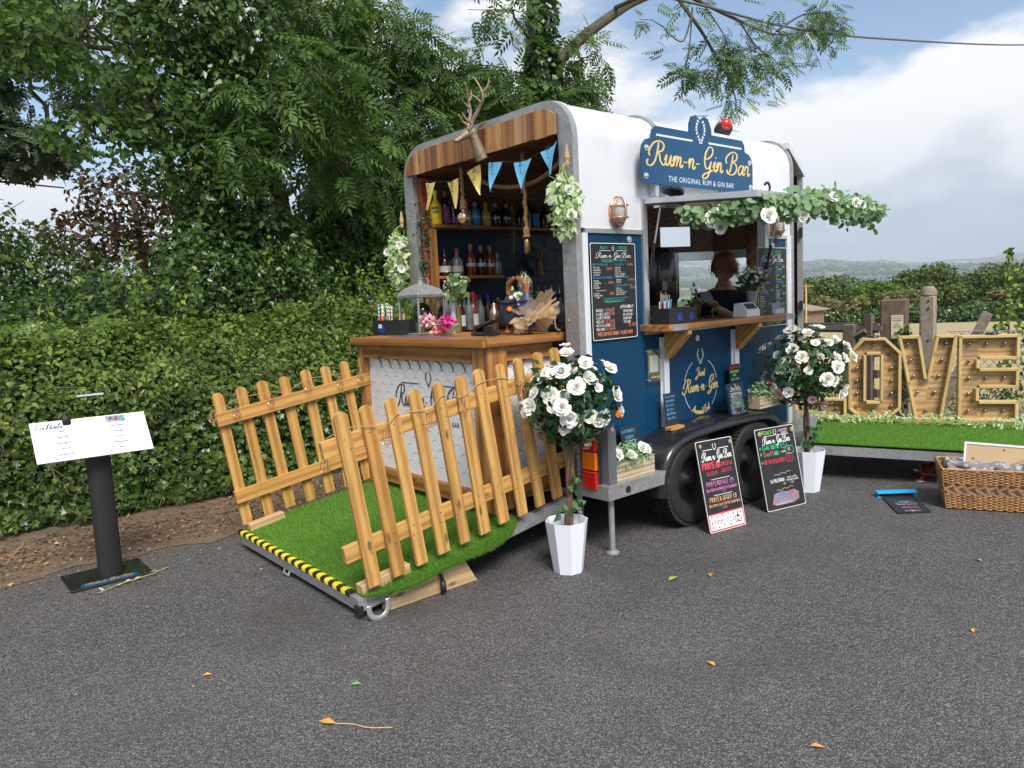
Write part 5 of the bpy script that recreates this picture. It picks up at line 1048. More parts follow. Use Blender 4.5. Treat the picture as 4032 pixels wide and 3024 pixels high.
for h in (.80, .255): board('rail', rp(RL-.02, 4.937, h), rp(.36, 4.937, h), .088, .036, rn, 'fence', fr2)
board('foot_block', rp(RL-.05, 4.90, .035), rp(RL-.30, 4.90, .035), .065, .05, (0, 1, 0), 'pale', fr2)
# copper string lights
def lantern(mb, p, s=.062):
    p = V3(p); T_ = [p+V3((.010*math.cos(a), .010*math.sin(a), 0)) for a in (0, 2.1, 4.2)]; Mi = [p+V3((s*.48*math.cos(a), s*.48*math.sin(a), -s*.95)) for a in np.linspace(0, 2*PI, 5)[:-1]+.6]; Bo = [p+V3((s*.26*math.cos(a), s*.26*math.sin(a), -s*1.22)) for a in np.linspace(0, 2*PI, 5)[:-1]+.6]
    for i in range(4): mb.cyl(T_[i % 3], Mi[i], .0017, None, 4); mb.cyl(Mi[i], Mi[(i+1) % 4], .0017, None, 4); mb.cyl(Mi[i], Bo[i], .0017, None, 4); mb.cyl(Bo[i], Bo[(i+1) % 4], .0017, None, 4)
    mb.cyl(p, p+V3((0, 0, -.03)), .004, None, 5)
def lights(label, pts, hang):
    t = thing('string_lights', label, 'string lights', pts[0]); mb = MB(); mb.tube(smoothpts(pts, 5), .0022, 5); put('cord', mb, 'twine', t)
    for p in hang: m_ = MB(); lantern(m_, p); m_.cyl(p, V3(p)+V3((0, 0, .035)), .0012, None, 4); put('lantern', m_, 'copper', t)
lights('copper diamond string lights along the far picket fence', [(1.58, 4.90, 1.02), (1.66, 4.91, 1.00), (1.74, 4.905, 1.04), (1.96, 4.905, 1.06), (2.1, 4.91, 1.05), (2.26, 4.905, 1.12), (2.5, 4.905, 1.13), (2.66, 4.905, 1.15)], [(1.57, 4.89, .985), (1.73, 4.89, 1.0), (1.97, 4.89, 1.05), (2.25, 4.89, 1.12), (2.50, 4.89, 1.12), (2.67, 4.89, 1.14)])
lights('copper diamond string lights looped through the near picket fence', [(1.60, 3.33, .97), (1.70, 3.25, 1.02), (1.89, 3.245, 1.005), (1.98, 3.25, 1.05), (2.16, 3.245, 1.05), (2.26, 3.25, 1.11), (2.39, 3.245, 1.09), (2.52, 3.25, 1.15), (2.7, 3.25, 1.16), (2.82, 3.245, 1.11), (2.9, 3.25, 1.2)], [(1.89, 3.24, .98), (2.16, 3.24, 1.03), (2.39, 3.24, 1.08), (2.82, 3.24, 1.10), (1.60, 3.36, .87)])

# ================================================================== SIGNS
def plate(name, label, cat, BL, BR, TL, t=.006, mat='chalk', r=.02, rimmat=None, group=None):
    BL, BR, TL = V3(BL), V3(BR), V3(TL); w = (BR-BL).length; h = (TL-BL).length; U = (BR-BL).normalized(); W = (TL-BL); W = (W-U*W.dot(U)).normalized(); N = U.cross(W)
    tt = thing(name, label, cat, tuple((BL+BR)/2), 0, group); pts = []
    for cx, cy, a0 in ((w-r, r, -PI/2), (w-r, h-r, 0), (r, h-r, PI/2), (r, r, PI)):
        for k in range(5): pts.append((cx+r*math.cos(a0+k*PI/8), cy+r*math.sin(a0+k*PI/8)))
    put('board', MB().prism(pts, BL, U, W, N, t), mat, tt)
    if rimmat:
        q = [((x-w/2)*(1-.007/w)+w/2, (y-h/2)*(1-.007/h)+h/2) for x, y in pts]; put('rim', MB().ring(pts, q, BL, U, W, N, t+.0012), rimmat, tt)
    return tt, (BL+N*t, U, W, N), w, h
def prints(t, F, items, w_):
    """items: (colour, kind, text, x, y, height, fit) in fractions of the board width"""
    by = {}
    for it in items: by.setdefault(it[0], []).append(it)
    for col, L in by.items():
        mb = MB()
        for (_, kind, txt, x, y, h, fit) in L:
            if kind == 'caps': write(mb, txt, *F, x, y, h, fit=fit, slant=.08, jit=.06, w=h*.12)
            elif kind == 'capsc': write(mb, txt, *F, x, y, h, fit=fit, slant=.05, jit=.04, w=h*.12, align=.5)
            elif kind == 'bold': write(mb, txt, *F, x, y, h, fit=fit, slant=.04, w=h*.19)
            elif kind == 'script': script(mb, txt, *F, x, y, h, fit=fit, slant=.12, align=.5, w=h*.065)
            elif kind == 'line': mb.ribbon([(x, y), (x+fit, y+txt)], h, *F)
            elif kind == 'wave': mb.ribbon([(x+fit*k/12, y+txt*k/12+h*2*math.sin(k*1.4)) for k in range(13)], h, *F)
            elif kind == 'emblem': emblem(mb, *F, x, y, h)
            elif kind == 'ringo': mb.ribbon([(x+fit*math.cos(a), y+txt*math.sin(a)) for a in np.linspace(.5, 6.6, 26)], h, *F)
        put('lettering', mb, col, t)
def listing(x, y0, lines, col, h, dy, fit=None): return [(col, 'caps', l, x, y0-dy*i, h, None) for i, l in enumerate(lines)]
# rum menu
t_, F, w, h = plate('menu_board', 'black rum menu chalkboard on the blue side between tail post and hatch', 'chalkboard', (3.412, 3.212, 1.322), (3.845, 3.212, 1.322), (3.412, 3.212, 1.938), .006, 'chalk', .015, 'w_ink')
k = w; it = [('g_ink', 'caps', 'RUM', .095, .565, .026, .07), ('g_ink', 'caps', 'MENU', .265, .565, .026, .085), ('w_ink', 'emblem', '', .215, .548, .042, 0), ('w_ink', 'line', 0, .085, .552, .0022, .105), ('w_ink', 'line', 0, .245, .552, .0022, .105),
 ('w_ink', 'script', 'Rum-n-Gin Bar', .22, .492, .052, .33), ('g_ink', 'capsc', "WESTCOUNTRY RUM'S", .22, .462, .019, .24), ('g_ink', 'line', 0, .11, .457, .0018, .1), ('b_ink', 'caps', 'DEVON RUM Co', .02, .425, .018, .14), ('b_ink', 'caps', 'TWIN FIN', .225, .425, .018, .09),
 ('o_ink', 'caps', '$6/$8', .148, .39, .020, .05), ('o_ink', 'caps', '$6/$8', .355, .425, .020, .05), ('b_ink', 'caps', "DEADMAN'S FINGERS", .02, .315, .017, .18), ('b_ink', 'caps', 'BLACK TOR RUM', .235, .318, .016, .13), ('o_ink', 'caps', '$5.50/$6', .160, .272, .017, .05), ('o_ink', 'caps', '$5/$6.50', .36, .293, .017, .06),
 ('b_ink', 'caps', 'CORNISH ROCK RUM', .23, .247, .016, .17), ('o_ink', 'caps', '$6/$8', .375, .225, .020, .05), ('o_ink', 'caps', '$6/$8', .172, .178, .020, .04), ('w_ink', 'wave', 0, .04, .213, .0022, .1), ('b_ink', 'line', .004, .11, .142, .002, .24), ('g_ink', 'capsc', "WORLDWIDE RUM'S", .215, .115, .018, .2), ('g_ink', 'line', .003, .12, .110, .0018, .16)]
it += listing(.02, .402, ['-HONEY SPICED', '-PREMIUM GOLDEN', '-PREMIUM SPICED', '-BLACK SPICED'], 'w_ink', .0115, .0205) + listing(.225, .402, ['-GOLDEN SPICED', '-BARREL AGED', '-COCONUT + SPICE', '-PINEAPPLE + PASSIONFRUIT', '-COLD BREW COFFEE RUM'], 'w_ink', .0105, .0185)
it += listing(.02, .29, ['-SPICED RUM', '-RASPBERRY RUM', '-MANGO RUM', '-BLUE COCONUT'], 'w_ink', .0115, .0195) + listing(.235, .296, ['-GOLDEN RUM', '-WHITE RUM'], 'w_ink', .0115, .020) + listing(.02, .183, ['-EXETER RUM', '-GRUMBLEBEE HONEY', '          SPICED'], 'w_ink', .0115, .017) + listing(.23, .223, ['-PERFECT RUM', '-COCONUT PARADISE', '-TWINK MANGO PASSIONFRUIT', '-DARK SPICED PINEAPPLE'], 'w_ink', .010, .0175)
it2 = []
for q in it: it2.append(q)
# lower third
low = [('w_ink', 'caps', s_, .03, .088-.0125*i*1.0, .0095, None) for i, s_ in enumerate(['-KRAKEN', "-LAMB'S NAVY", "-LAMB'S SPICED", '-RED LEG', '-HAVANA CLUB', '-BACARDI'])] + [('o_ink', 'caps', s_, .125, .088-.0125*i, .010, None) for i, s_ in enumerate(['$5/$6.50', '$5/$5.50', '', '$4.50/$6', '$5/$6.50', '$4.50/$6'])]
low += [('w_ink', 'caps', "CAPTAIN MORGAN'S", .27, .096, .010, .13)] + [('w_ink', 'caps', s_, .29, .082-.0125*i, .009, None) for i, s_ in enumerate(['-SPICED RUM', '-BLACK RUM', '-DARK RUM', '-TIKI RUM'])] + [('o_ink', 'caps', '-$4.50/$6', .34, .034, .010, None), ('o_ink', 'capsc', 'PRICES FOR SINGLE/DOUBLE  INCLUDES MIXER', .215, .008, .012, .34)]
def squeeze(items, y0, y1, lo, hi): return [(a_, b_, c_, d_, lo+(e_-y0)/(y1-y0)*(hi-lo), f_*(hi-lo)/(y1-y0)*.95 if b_ not in ('line',) else f_, g_) for a_, b_, c_, d_, e_, f_, g_ in items]
prints(t_, F, squeeze(it, .105, .616, .235, .616) + squeeze(low, .0, .105, .012, .215), w)
# gin menu
t_, F, w, h = plate('menu_board', 'black gin menu chalkboard on the blue side right of the hatch, under the garland', 'chalkboard', (5.345, 3.212, 1.292), (5.79, 3.212, 1.292), (5.345, 3.212, 1.928), .006, 'chalk', .015, 'w_ink')
it = [('g_ink', 'caps', 'GIN', .10, .588, .026, .06), ('g_ink', 'caps', 'MENU', .26, .588, .026, .09), ('w_ink', 'emblem', '', .21, .572, .040, 0), ('w_ink', 'line', 0, .08, .576, .0022, .105), ('w_ink', 'line', 0, .25, .576, .0022, .105), ('w_ink', 'script', 'Rum-n-Gin Bar', .22, .522, .050, .33), ('b_ink', 'caps', '~TARQUINS~', .02, .492, .017, .19), ('b_ink', 'caps', 'EXETER GIN', .27, .492, .017, .12),
 ('b_ink', 'caps', 'GORDONS', .26, .428, .015, .10), ('b_ink', 'caps', 'CORNISH ROCK', .27, .345, .015, .13), ('b_ink', 'caps', 'WHITLEY NEILL', .03, .258, .014, .13), ('b_ink', 'caps', 'SALCOMBE', .27, .208, .015, .09), ('b_ink', 'caps', 'GORDONS', .26, .13, .015, .10), ('lg_ink', 'caps', 'PRICES FOR SINGLE/DOUBLE INCLUDES', .02, .032, .015, .36), ('lg_ink', 'caps', 'MEASURE   MIXER', .12, .012, .014, .22)]
gl = ['-CORNISH DRY -', '-BLACK CHERRY -', '-BRITISH BLACKBERRY', '-STRAWBERRY + LIME -', '-BLOOD ORANGE -', '-RHUBARB + RASPBERRY', '-SUMMER DAMSON -', '-PINK GRAPEFRUIT + ELDERFLOWER', '-LEMON SHERBET -', '-PASSION FRUIT -', '-RHUBARB + MANGO', '-SEASIDE NAVY STRENGTH']
it += [('w_ink', 'caps', s_, .018, .472-.0175*i, .0095, None) for i, s_ in enumerate(gl)] + [('w_ink', 'caps', s_, .03, .238-.019*i, .0095, None) for i, s_ in enumerate(['-LONDON DRY', '-RASPBERRY', '-RHUBARB + GINGER', '-PARMA VIOLET', '-BLOOD ORANGE', '-QUINCE', '-ALOE + CUCUMBER', '-PINEAPPLE'])]
it += [('w_ink', 'caps', s_, .27, y_, .0095, None) for s_, y_ in (('-DRY GIN', .472), ('-LEMON THE ROBERTS', .455), ('-LONDON DRY', .408), ('-PINK', .390), ('-SICILIAN LEMON', .372), ('-COUNTRY', .325), ('-SUMMER', .307), ('-COASTAL DRY', .280), ('-CAMELIA GIN', .263), ('-RHUBARB GIN', .246), ('-DAMSON GIN', .229), ('-LONDON DRY', .188), ('-ROSE ST MARIE', .170), ('-START POINT', .153), ('-LONDON DRY', .110), ('-PINK GIN', .093), ('-ORANGE', .076), ('-SLOE GIN', .059))]
it += [('lg_ink', 'caps', '$5/$7', x_, y_, .017, .045) for x_, y_ in ((.165, .455), (.37, .472), (.37, .39), (.19, .285), (.375, .315), (.375, .255), (.16, .175), (.36, .17), (.365, .085), (.15, .075))] + [('b_ink', 'wave', 0, x_, y_, .002, .1) for x_, y_ in ((.27, .443), (.28, .362), (.05, .272), (.27, .293), (.27, .222), (.28, .146), (.04, .092))]
prints(t_, F, it, w)
# blackboards leaning on the tyres
t_, F, w, h = plate('leaning_board', 'tall blackboard with red and white strawberry strip at its foot, leaning on near wheel', 'chalkboard', (4.005, 2.775, .004), (4.335, 2.715, .004), (4.005, 2.905, .60), .006, 'chalk', .014, 'w_ink')
it = [('w_ink', 'emblem', '', .165, .535, .045, 0), ('w_ink', 'line', 0, .055, .545, .004, .09), ('w_ink', 'line', 0, .195, .545, .004, .10), ('w_ink', 'script', 'Rum-n-Gin Bar', .175, .475, .062, .27), ('r_ink', 'bold', "PIMM'S No1", .03, .418, .044, .165), ('r_ink', 'caps', 'ORIGINAL', .205, .422, .026, .11), ('r_ink', 'caps', 'GLASS-$6', .06, .375, .024, .10), ('r_ink', 'caps', 'JUG-$22', .19, .38, .024, .10),
 ('w_ink', 'line', 0, .09, .345, .003, .17), ('p_ink', 'caps', "PIMM'S ROYALE  $9", .04, .302, .030, .25), ('p_ink', 'caps', "50ml PIMM'S No1-PROSECCO-STRAWBERRY", .03, .268, .018, .285), ('w_ink', 'line', 0, .09, .238, .003, .17), ('y_ink', 'caps', "PIMM'S & GINGER  $8", .045, .197, .030, .25), ('y_ink', 'caps', "50ml PIMM'S No1-FEVERTREE GINGER BEER", .03, .165, .017, .29), ('y_ink', 'capsc', '-LIME-', .17, .142, .014, .06), ('p_ink', 'capsc', 'GIN', .19, .25, .013, .03)]
prints(t_, F, it, w)
o_ = V3(F[0]); put('red_strip', MB().prism([(.003, .003), (w-.003, .003), (w-.003, .122), (.003, .122)], o_, F[1], F[2], F[3], .0008), 'r_ink', t_); put('white_panel', MB().prism([(.014, .014), (w-.014, .014), (w-.014, .112), (.014, .112)], o_, F[1], F[2], F[3], .0016), 'paper', t_)
F2 = (o_+V3(F[3])*.0016, F[1], F[2], F[3]); lettering('r_ink', t_, lambda mb: typed(mb, "PIMM'S", *F2, .055, .045, .036, fit=.10)); lettering('k_ink', t_, lambda mb: typed(mb, "O'CLOCK!", *F2, .163, .048, .034, fit=.098))
def berries(mb):
    for x, y in ((.035, .10), (.085, .098), (.13, .102), (.185, .10), (.235, .095), (.03, .06), (.035, .028), (.09, .025), (.14, .03), (.20, .026), (.25, .034), (.30, .05), (.29, .028), (.30, .095)): mb.add([o_+V3(F[1])*(x+a)+V3(F[2])*(y+b)+V3(F[3])*.0026 for a, b in ((-.007, .006), (0, -.012), (.007, .006), (.004, .010), (-.004, .010))], [(0, 1, 2, 3, 4)])
put('strawberry_print', (lambda m_: (berries(m_), m_)[1])(MB()), 'r_ink', t_)
mb = MB(); mb.prism([(.262, .035), (.285, .035), (.285, .075), (.277, .085), (.277, .105), (.270, .105), (.270, .085), (.262, .075)], o_, F[1], F[2], F[3], .0024); put('bottle_print', mb, 'liquor', t_); put('label_print', MB().prism([(.263, .045), (.284, .045), (.284, .066), (.263, .066)], o_, F[1], F[2], F[3], .0032), 'paper', t_)
for x in (.03, w-.03): put('rope_knot', MB().ball(o_+V3(F[1])*x+V3(F[2])*(h-.035)+V3(F[3])*.01, .011, 8, 6, (1, 1, 1.5)), 'twine', t_, True)
t_, F, w, h = plate('leaning_board', 'tall blackboard of specials with circled prices, leaning on the far wheel', 'chalkboard', (4.672, 2.748, .004), (5.050, 2.660, .004), (4.690, 2.872, .585), .006, 'chalk', .014, 'w_ink')
it = [('lg_ink', 'caps', "SPECIALS", .045, .548, .026, .12), ('w_ink', 'caps', 'LIMITED', .235, .556, .017, .09), ('w_ink', 'caps', 'SUPPLY', .26, .536, .015, .065), ('w_ink', 'emblem', '', .195, .53, .045, 0), ('w_ink', 'line', 0, .085, .535, .003, .10), ('w_ink', 'line', 0, .22, .532, .003, .11), ('w_ink', 'script', 'Rum-n-Gin Bar', .20, .478, .058, .27), ('g_ink', 'caps', '* CARLSBERG', .02, .438, .028, .20), ('g_ink', 'caps', '*', .02, .395, .032, .02), ('r_ink', 'bold', 'S', .055, .39, .036, .02), ('g_ink', 'caps', 'AN', .08, .39, .026, .035), ('r_ink', 'bold', 'M', .123, .39, .036, .03), ('g_ink', 'caps', 'IGUEL', .158, .39, .028, .05),
 ('w_ink', 'caps', 'LAGER', .225, .40, .014, .045), ('g_ink', 'caps', '*', .02, .335, .030, .02), ('r_ink', 'caps', 'DEVON RED CIDER', .05, .335, .028, .20), ('g_ink', 'caps', '$5', .248, .447, .024, .028), ('w_ink', 'caps', '$5', .30, .405, .022, .025), ('r_ink', 'caps', '$5', .285, .345, .028, .03), ('g_ink', 'ringo', .025, .262, .458, .0035, .032), ('g_ink', 'ringo', .030, .315, .413, .0035, .045), ('r_ink', 'ringo', .032, .30, .358, .0035, .038), ('y_ink', 'wave', .015, .12, .245, .0028, .17), ('w_ink', 'caps', 'SAN PELLEGRINO -', .075, .195, .024, .15), ('w_ink', 'caps', 'TONIC WATER', .24, .208, .013, .10), ('w_ink', 'caps', 'FRESH FRUIT LEMONADE', .235, .19, .012, .12), ('w_ink', 'caps', '$3', .20, .17, .015, .02), ('w_ink', 'caps', '+ ICE', .265, .17, .013, .04), ('y_ink', 'wave', .012, .12, .135, .0028, .17)]
prints(t_, F, it, w)
sm_ = NM('chalk_smudge'); v = sm_.map(); sm_.set(sm_.mix(sm_.noise(v, 9, 4), (.05, .045, .05), (.42, .27, .33)), .8); put('chalk_smudge', MB().prism([(.06, .045), (.10, .03), (.27, .03), (.33, .05), (.335, .10), (.29, .125), (.22, .118), (.16, .128), (.09, .115)], F[0], F[1], F[2], F[3], .0006), sm_.m, t_)
prints(t_, (V3(F[0])+V3(F[3])*.0008, F[1], F[2], F[3]), [('b_ink', 'caps', 'COCKTAILS', .10, .088, .024, .13), ('b_ink', 'caps', '&', .155, .076, .012, .012), ('b_ink', 'caps', 'SHOTS', .13, .05, .022, .075), ('w_ink', 'caps', '* SEE SEPARATE MENU *', .09, .036, .010, .17), ('r_ink', 'line', 0, .255, .10, .012, .035), ('b_ink', 'line', -.035, .272, .095, .003, .0005)], w)
for x in (.03, w-.03): put('rope_knot', MB().ball(V3(F[0])+V3(F[1])*x+V3(F[2])*(h-.04)+V3(F[3])*.01, .014, 8, 6, (1, 1, 1.4)), 'twine', t_, True)
# small slates
t_, F, w, h = plate('small_slate', 'narrow slate with blue handwriting on a wooden foot, on the mudguard below the left channel', 'chalkboard', (4.035, 3.13, .675), (4.165, 3.13, .675), (4.035, 3.155, .91), .005, 'chalk', .004)
prints(t_, F, [('b_ink', 'caps', s_, .012, .205-.030*i, .018, f_) for i, (s_, f_) in enumerate((('Please share', .11), ("your photo's", .10), ('& reviews', .09), ('Just scan', .085), ('our QR code', .10), ('thank You x', .09)))], w); put('foot', MB().cbox((4.10, 3.11, .672), (.15, .06, .025), .004), 'fence', t_)
t_, F, w, h = plate('small_slate', 'slate reading last orders in blue, standing behind the planter on the side step', 'chalkboard', (3.60, 3.13, .50), (3.775, 3.13, .50), (3.57, 3.185, .735), .005, 'chalk', .004)
prints(t_, F, [('b_ink', 'caps', "LAST ORDER'S", .012, .20, .019, .13), ('b_ink', 'caps', '11:00PM', .04, .158, .022, .09), ('w_ink', 'wave', 0, .03, .145, .002, .1), ('b_ink', 'caps', 'BAR CLOSES', .02, .108, .020, .12), ('b_ink', 'caps', '11.30PM', .045, .068, .022, .09)], w)
t_, F, w, h = plate('small_slate', 'narrow slate in red and green writing behind the planter on the mudguard', 'chalkboard', (4.855, 3.14, .70), (4.995, 3.14, .70), (4.855, 3.17, 1.035), .005, 'chalk', .004)
prints(t_, F, [('r_ink', 'caps', 'SHOT SPECIAL', .01, .305, .018, .115), ('lg_ink', 'caps', 'LEMON SHERBET', .008, .272, .017, .12), ('lg_ink', 'caps', 'VODKA', .04, .247, .015, .05), ('g_ink', 'caps', 'TOFFEE VODKA', .012, .215, .016, .115), ('o_ink', 'caps', '$2.50 each', .03, .165, .018, .09), ('o_ink', 'caps', '6-$12', .045, .125, .018, .06)], w)
# acrylic review holder
t_ = thing('acrylic_holder', 'clear acrylic card holder with white card and five stars, screwed beside the white channel', 'sign holder', (4.005, 3.20, 1.0)); put('pane', MB().mm((3.935, 3.196, .995), (4.085, 3.200, 1.225)), 'glass', t_); put('card', MB().mm((3.962, 3.203, 1.065), (4.055, 3.205, 1.18)), 'paper', t_)
for x in (3.95, 4.07):
    for z in (1.012, 1.208): put('stud', MB().cyl((x, 3.19, z), (x, 3.222, z), .005), 'alu', t_)
def stars(mb):
    for i in range(5):
        cx, cz = 3.972+.019*i, 1.032; mb.add([(cx+.009*(1 if k % 2 == 0 else .42)*math.sin(k*PI/5), 3.194, cz+.009*(1 if k % 2 == 0 else .42)*math.cos(k*PI/5)) for k in range(10)], [tuple(range(10))])
put('star_print', (lambda m_: (stars(m_), m_)[1])(MB()), 'yellow', t_)
# blue name board with gold script
t_ = thing('name_board', 'large shaped blue name board with gold script above the open hatch', 'sign', (4.5, 3.14, 2.33)); OL = [(3.855, 2.325), (5.17, 2.325), (5.17, 2.53), (5.155, 2.58), (5.12, 2.61), (5.065, 2.625), (5.06, 2.675), (5.03, 2.705), (4.64, 2.705), (4.635, 2.75), (4.60, 2.81), (4.555, 2.822), (4.52, 2.80), (4.508, 2.785), (4.49, 2.80), (4.455, 2.822), (4.41, 2.81), (4.385, 2.76), (4.38, 2.70), (4.01, 2.70), (3.975, 2.675), (3.965, 2.62), (3.905, 2.605), (3.87, 2.57), (3.855, 2.52)]
FS = ((0, 3.135, 0), (1, 0, 0), (0, 0, 1), (0, -1, 0)); put('board', MB().prism(OL, (0, 3.15, 0), XU, ZU, (0, -1, 0), .015), 'blue_sign', t_)
lettering('gold', t_, lambda mb: script(mb, 'Rum-n-Gin Bar', *FS, 4.525, 2.452, .165, slant=.12, fit=1.19, align=.5, w=.0145))
def sil(mb): typed(mb, 'THE ORIGINAL RUM & GIN BAR', *FS, 4.52, 2.350, .038, fit=.78, align=.5); mb.ribbon([(4.01, 2.643), (4.41, 2.643)], .013, *FS); mb.ribbon([(4.60, 2.645), (5.02, 2.645)], .013, *FS); emblem(mb, *FS, 4.505, 2.625, .155)
lettering('silver', t_, sil)
for x, z in ((3.905, 2.55), (3.895, 2.37), (5.13, 2.55), (5.14, 2.37)): put('bolt', MB().lathe([(.022, 0), (.02, .004), (.008, .005), (.008, .016), (.002, .02)], (x, 3.135, z), 12, V3((0, -1, 0))), 'alu', t_)
for x in (4.03, 4.86): put('stand_off_bar', MB().mm((x-.018, 3.152, 2.25), (x+.018, 3.20, 2.66)), 'alu', t_)
# logo on the middle panel (print)
FL_ = ((0, Y0+.0038, 0), (1, 0, 0), (0, 0, 1), (0, -1, 0)); lg_ = MB(); CX, CZ, RR = 4.575, .905, .205
def circ(mb, a0, a1): mb.ribbon([(CX+RR*math.cos(a), CZ+RR*math.sin(a)) for a in np.linspace(math.radians(a0), math.radians(a1), 14)], .0055, *FL_)
for a0, a1 in ((12, 62), (118, 165), (193, 228), (312, 345)): circ(lg_, a0, a1)
emblem(lg_, *FL_, CX, CZ+.16, .11); put('logo', lg_, 'silver', T)
def gl_(mb): script(mb, 'Just', *FL_, CX-.005, CZ+.075, .068, slant=.2, align=.5, w=.0075); script(mb, 'Rum-n-Gin', *FL_, CX, CZ-.035, .105, slant=.2, fit=.43, align=.5, w=.010); script(mb, 'Around Ere!', *FL_, CX+.005, CZ-RR-.0, .056, slant=.1, align=.5, w=.0075, arc=(CX, CZ-RR, RR+.02) and None)
def gl2(mb):
    gl_.__code__
lettering('gold', T, lambda mb: (script(mb, 'Just', *FL_, CX-.005, CZ+.075, .068, slant=.2, align=.5, w=.0075), script(mb, 'Rum-n-Gin', *FL_, CX, CZ-.035, .105, slant=.2, fit=.43, align=.5, w=.010)), 'logo')
am = MB(); cur = 0; R_ = RR+.005; tot = sum(SCR.get(c, SCR['o'])[1] for c in 'Around Ere!')*.056
for ch in 'Around Ere!':
    g, adv = SCR.get(ch, SCR['o'])
    for st_ in g:
        P = []
        for px, py in smoothpts(st_, 5):
            an = -PI/2 + (cur+px*.056-tot/2)/R_; rr = R_ - py*.056; P.append((CX+rr*math.cos(an), CZ+rr*math.sin(an)))
        am.ribbon(P, .0068, *FL_, taper=2)
    cur += adv*.056
put('logo', am, 'gold', T)
# cocktail menu on its black stand
ms = thing('menu_stand', 'black pedestal stand with white cocktail menu panel and clip lamp by the hedge', 'menu stand', (.905, 5.12, 0))
put('base', MB().cbox((.905, 5.115, .008), (.455, .36, .014), .004), 'black_gloss', ms); cp = MB().lathe([(.070, .016), (.070, .80)], (.925, 5.09, 0), 24, None, 1.0, .55); put('column', cp, 'black', ms, auto=40)
BL, BR, TL = V3((.59, 4.955, .80)), V3((1.215, 4.955, .79)), V3((.575, 5.125, 1.02)); U = (BR-BL).normalized(); W = TL-BL; W = (W-U*W.dot(U)).normalized(); N = U.cross(W); wd_ = .625; ht_ = (TL-BL).length
put('panel', MB().prism([(0, 0), (wd_, 0), (wd_, ht_), (0, ht_)], BL-N*.008, U, W, N, .008), 'paper', ms); FM = (BL, U, W, N)
def mtxt(mb):
    script(mb, 'Cocktails', *FM, .09, .225, .04, slant=.3, fit=.14, align=.5, w=.0032)
def mgrey(mb):
    for c0 in (.155, .455):
        for i in range(5):
            script(mb, ('Mojito', 'Spiced mule', 'Strawberry sour', 'Dark storm', 'Spice up your life')[i] if c0 < .3 else ('Passion martini', 'Pimm royale', 'Devon mule', 'Strawberry sunset', 'Shots')[i], *FM, c0, .198-.040*i, .014, slant=.3, align=.5, w=.0022)
            for r in range(2): a_ = random.uniform(.10, .135); write(mb, 'rum, lime juice, mint leaves and sugar topped with soda', *FM, c0, .188-.040*i-.009*r, .0055, .0014, fit=2*a_, align=.5)
lettering('k_ink', ms, mtxt); lettering('grey_ink', ms, mgrey)
pc = NM('menu_photo_print'); v = pc.map(); vc = pc.voro(v, 60, 'F1', 'Color'); hs = pc.n('ShaderNodeHueSaturation'); hs.inputs['Saturation'].default_value = 1.1; hs.inputs['Value'].default_value = .45; pc.t.links.new(vc, hs.inputs['Color']); pc.set(hs.outputs[0], .4)
put('photo_print', MB().prism([(.40, ht_-.052), (.51, ht_-.052), (.51, ht_-.006), (.40, ht_-.006)], BL, U, W, N, .0006), pc.m, ms)
put('clip', MB().cbox(BL+U*.19+W*(ht_-.01)+N*.008, (.045, .035, .06), .01, Matrix((U, -N, W)).transposed() if False else None), 'black', ms, auto=50)
put('gooseneck', MB().tube(smoothpts([BL+U*.19+W*(ht_+.01), BL+U*.20+W*(ht_+.03)+V3((0, 0, .03)), BL+U*.235+W*ht_+V3((0, 0, .095))], 6), .0045, 8), 'black', ms, True)
c = V3((.925, 5.12, 1.152)); put('lamp_bar', MB().cbox(c, (.15, .045, .012), .004, Matrix.Rotation(-.05, 3, 'Z') @ Matrix.Rotation(-.15, 3, 'X')), 'alu', ms)
FB = ((.72, 4.95, .0152), V3((1, -.02, 0)).normalized(), (0, 1, 0), (0, 0, 1)); put('name_plate', MB().prism([(.0, .012), (.02, 0), (.30, 0), (.32, .012), (.32, .05), (.30, .062), (.02, .062), (0, .05)], (.735, 4.95, .0148), FB[1], FB[2], FB[3], .002), 'blue_sign', ms); F3 = ((.735, 4.95, .0168), FB[1], FB[2], FB[3]); lettering('gold', ms, lambda mb: (script(mb, 'Rum-n-Gin Bar', *F3, .16, .026, .034, fit=.26, align=.5), write(mb, 'THE ORIGINAL RUM & GIN BAR', *F3, .16, .008, .009, .0016, fit=.24, align=.5)))
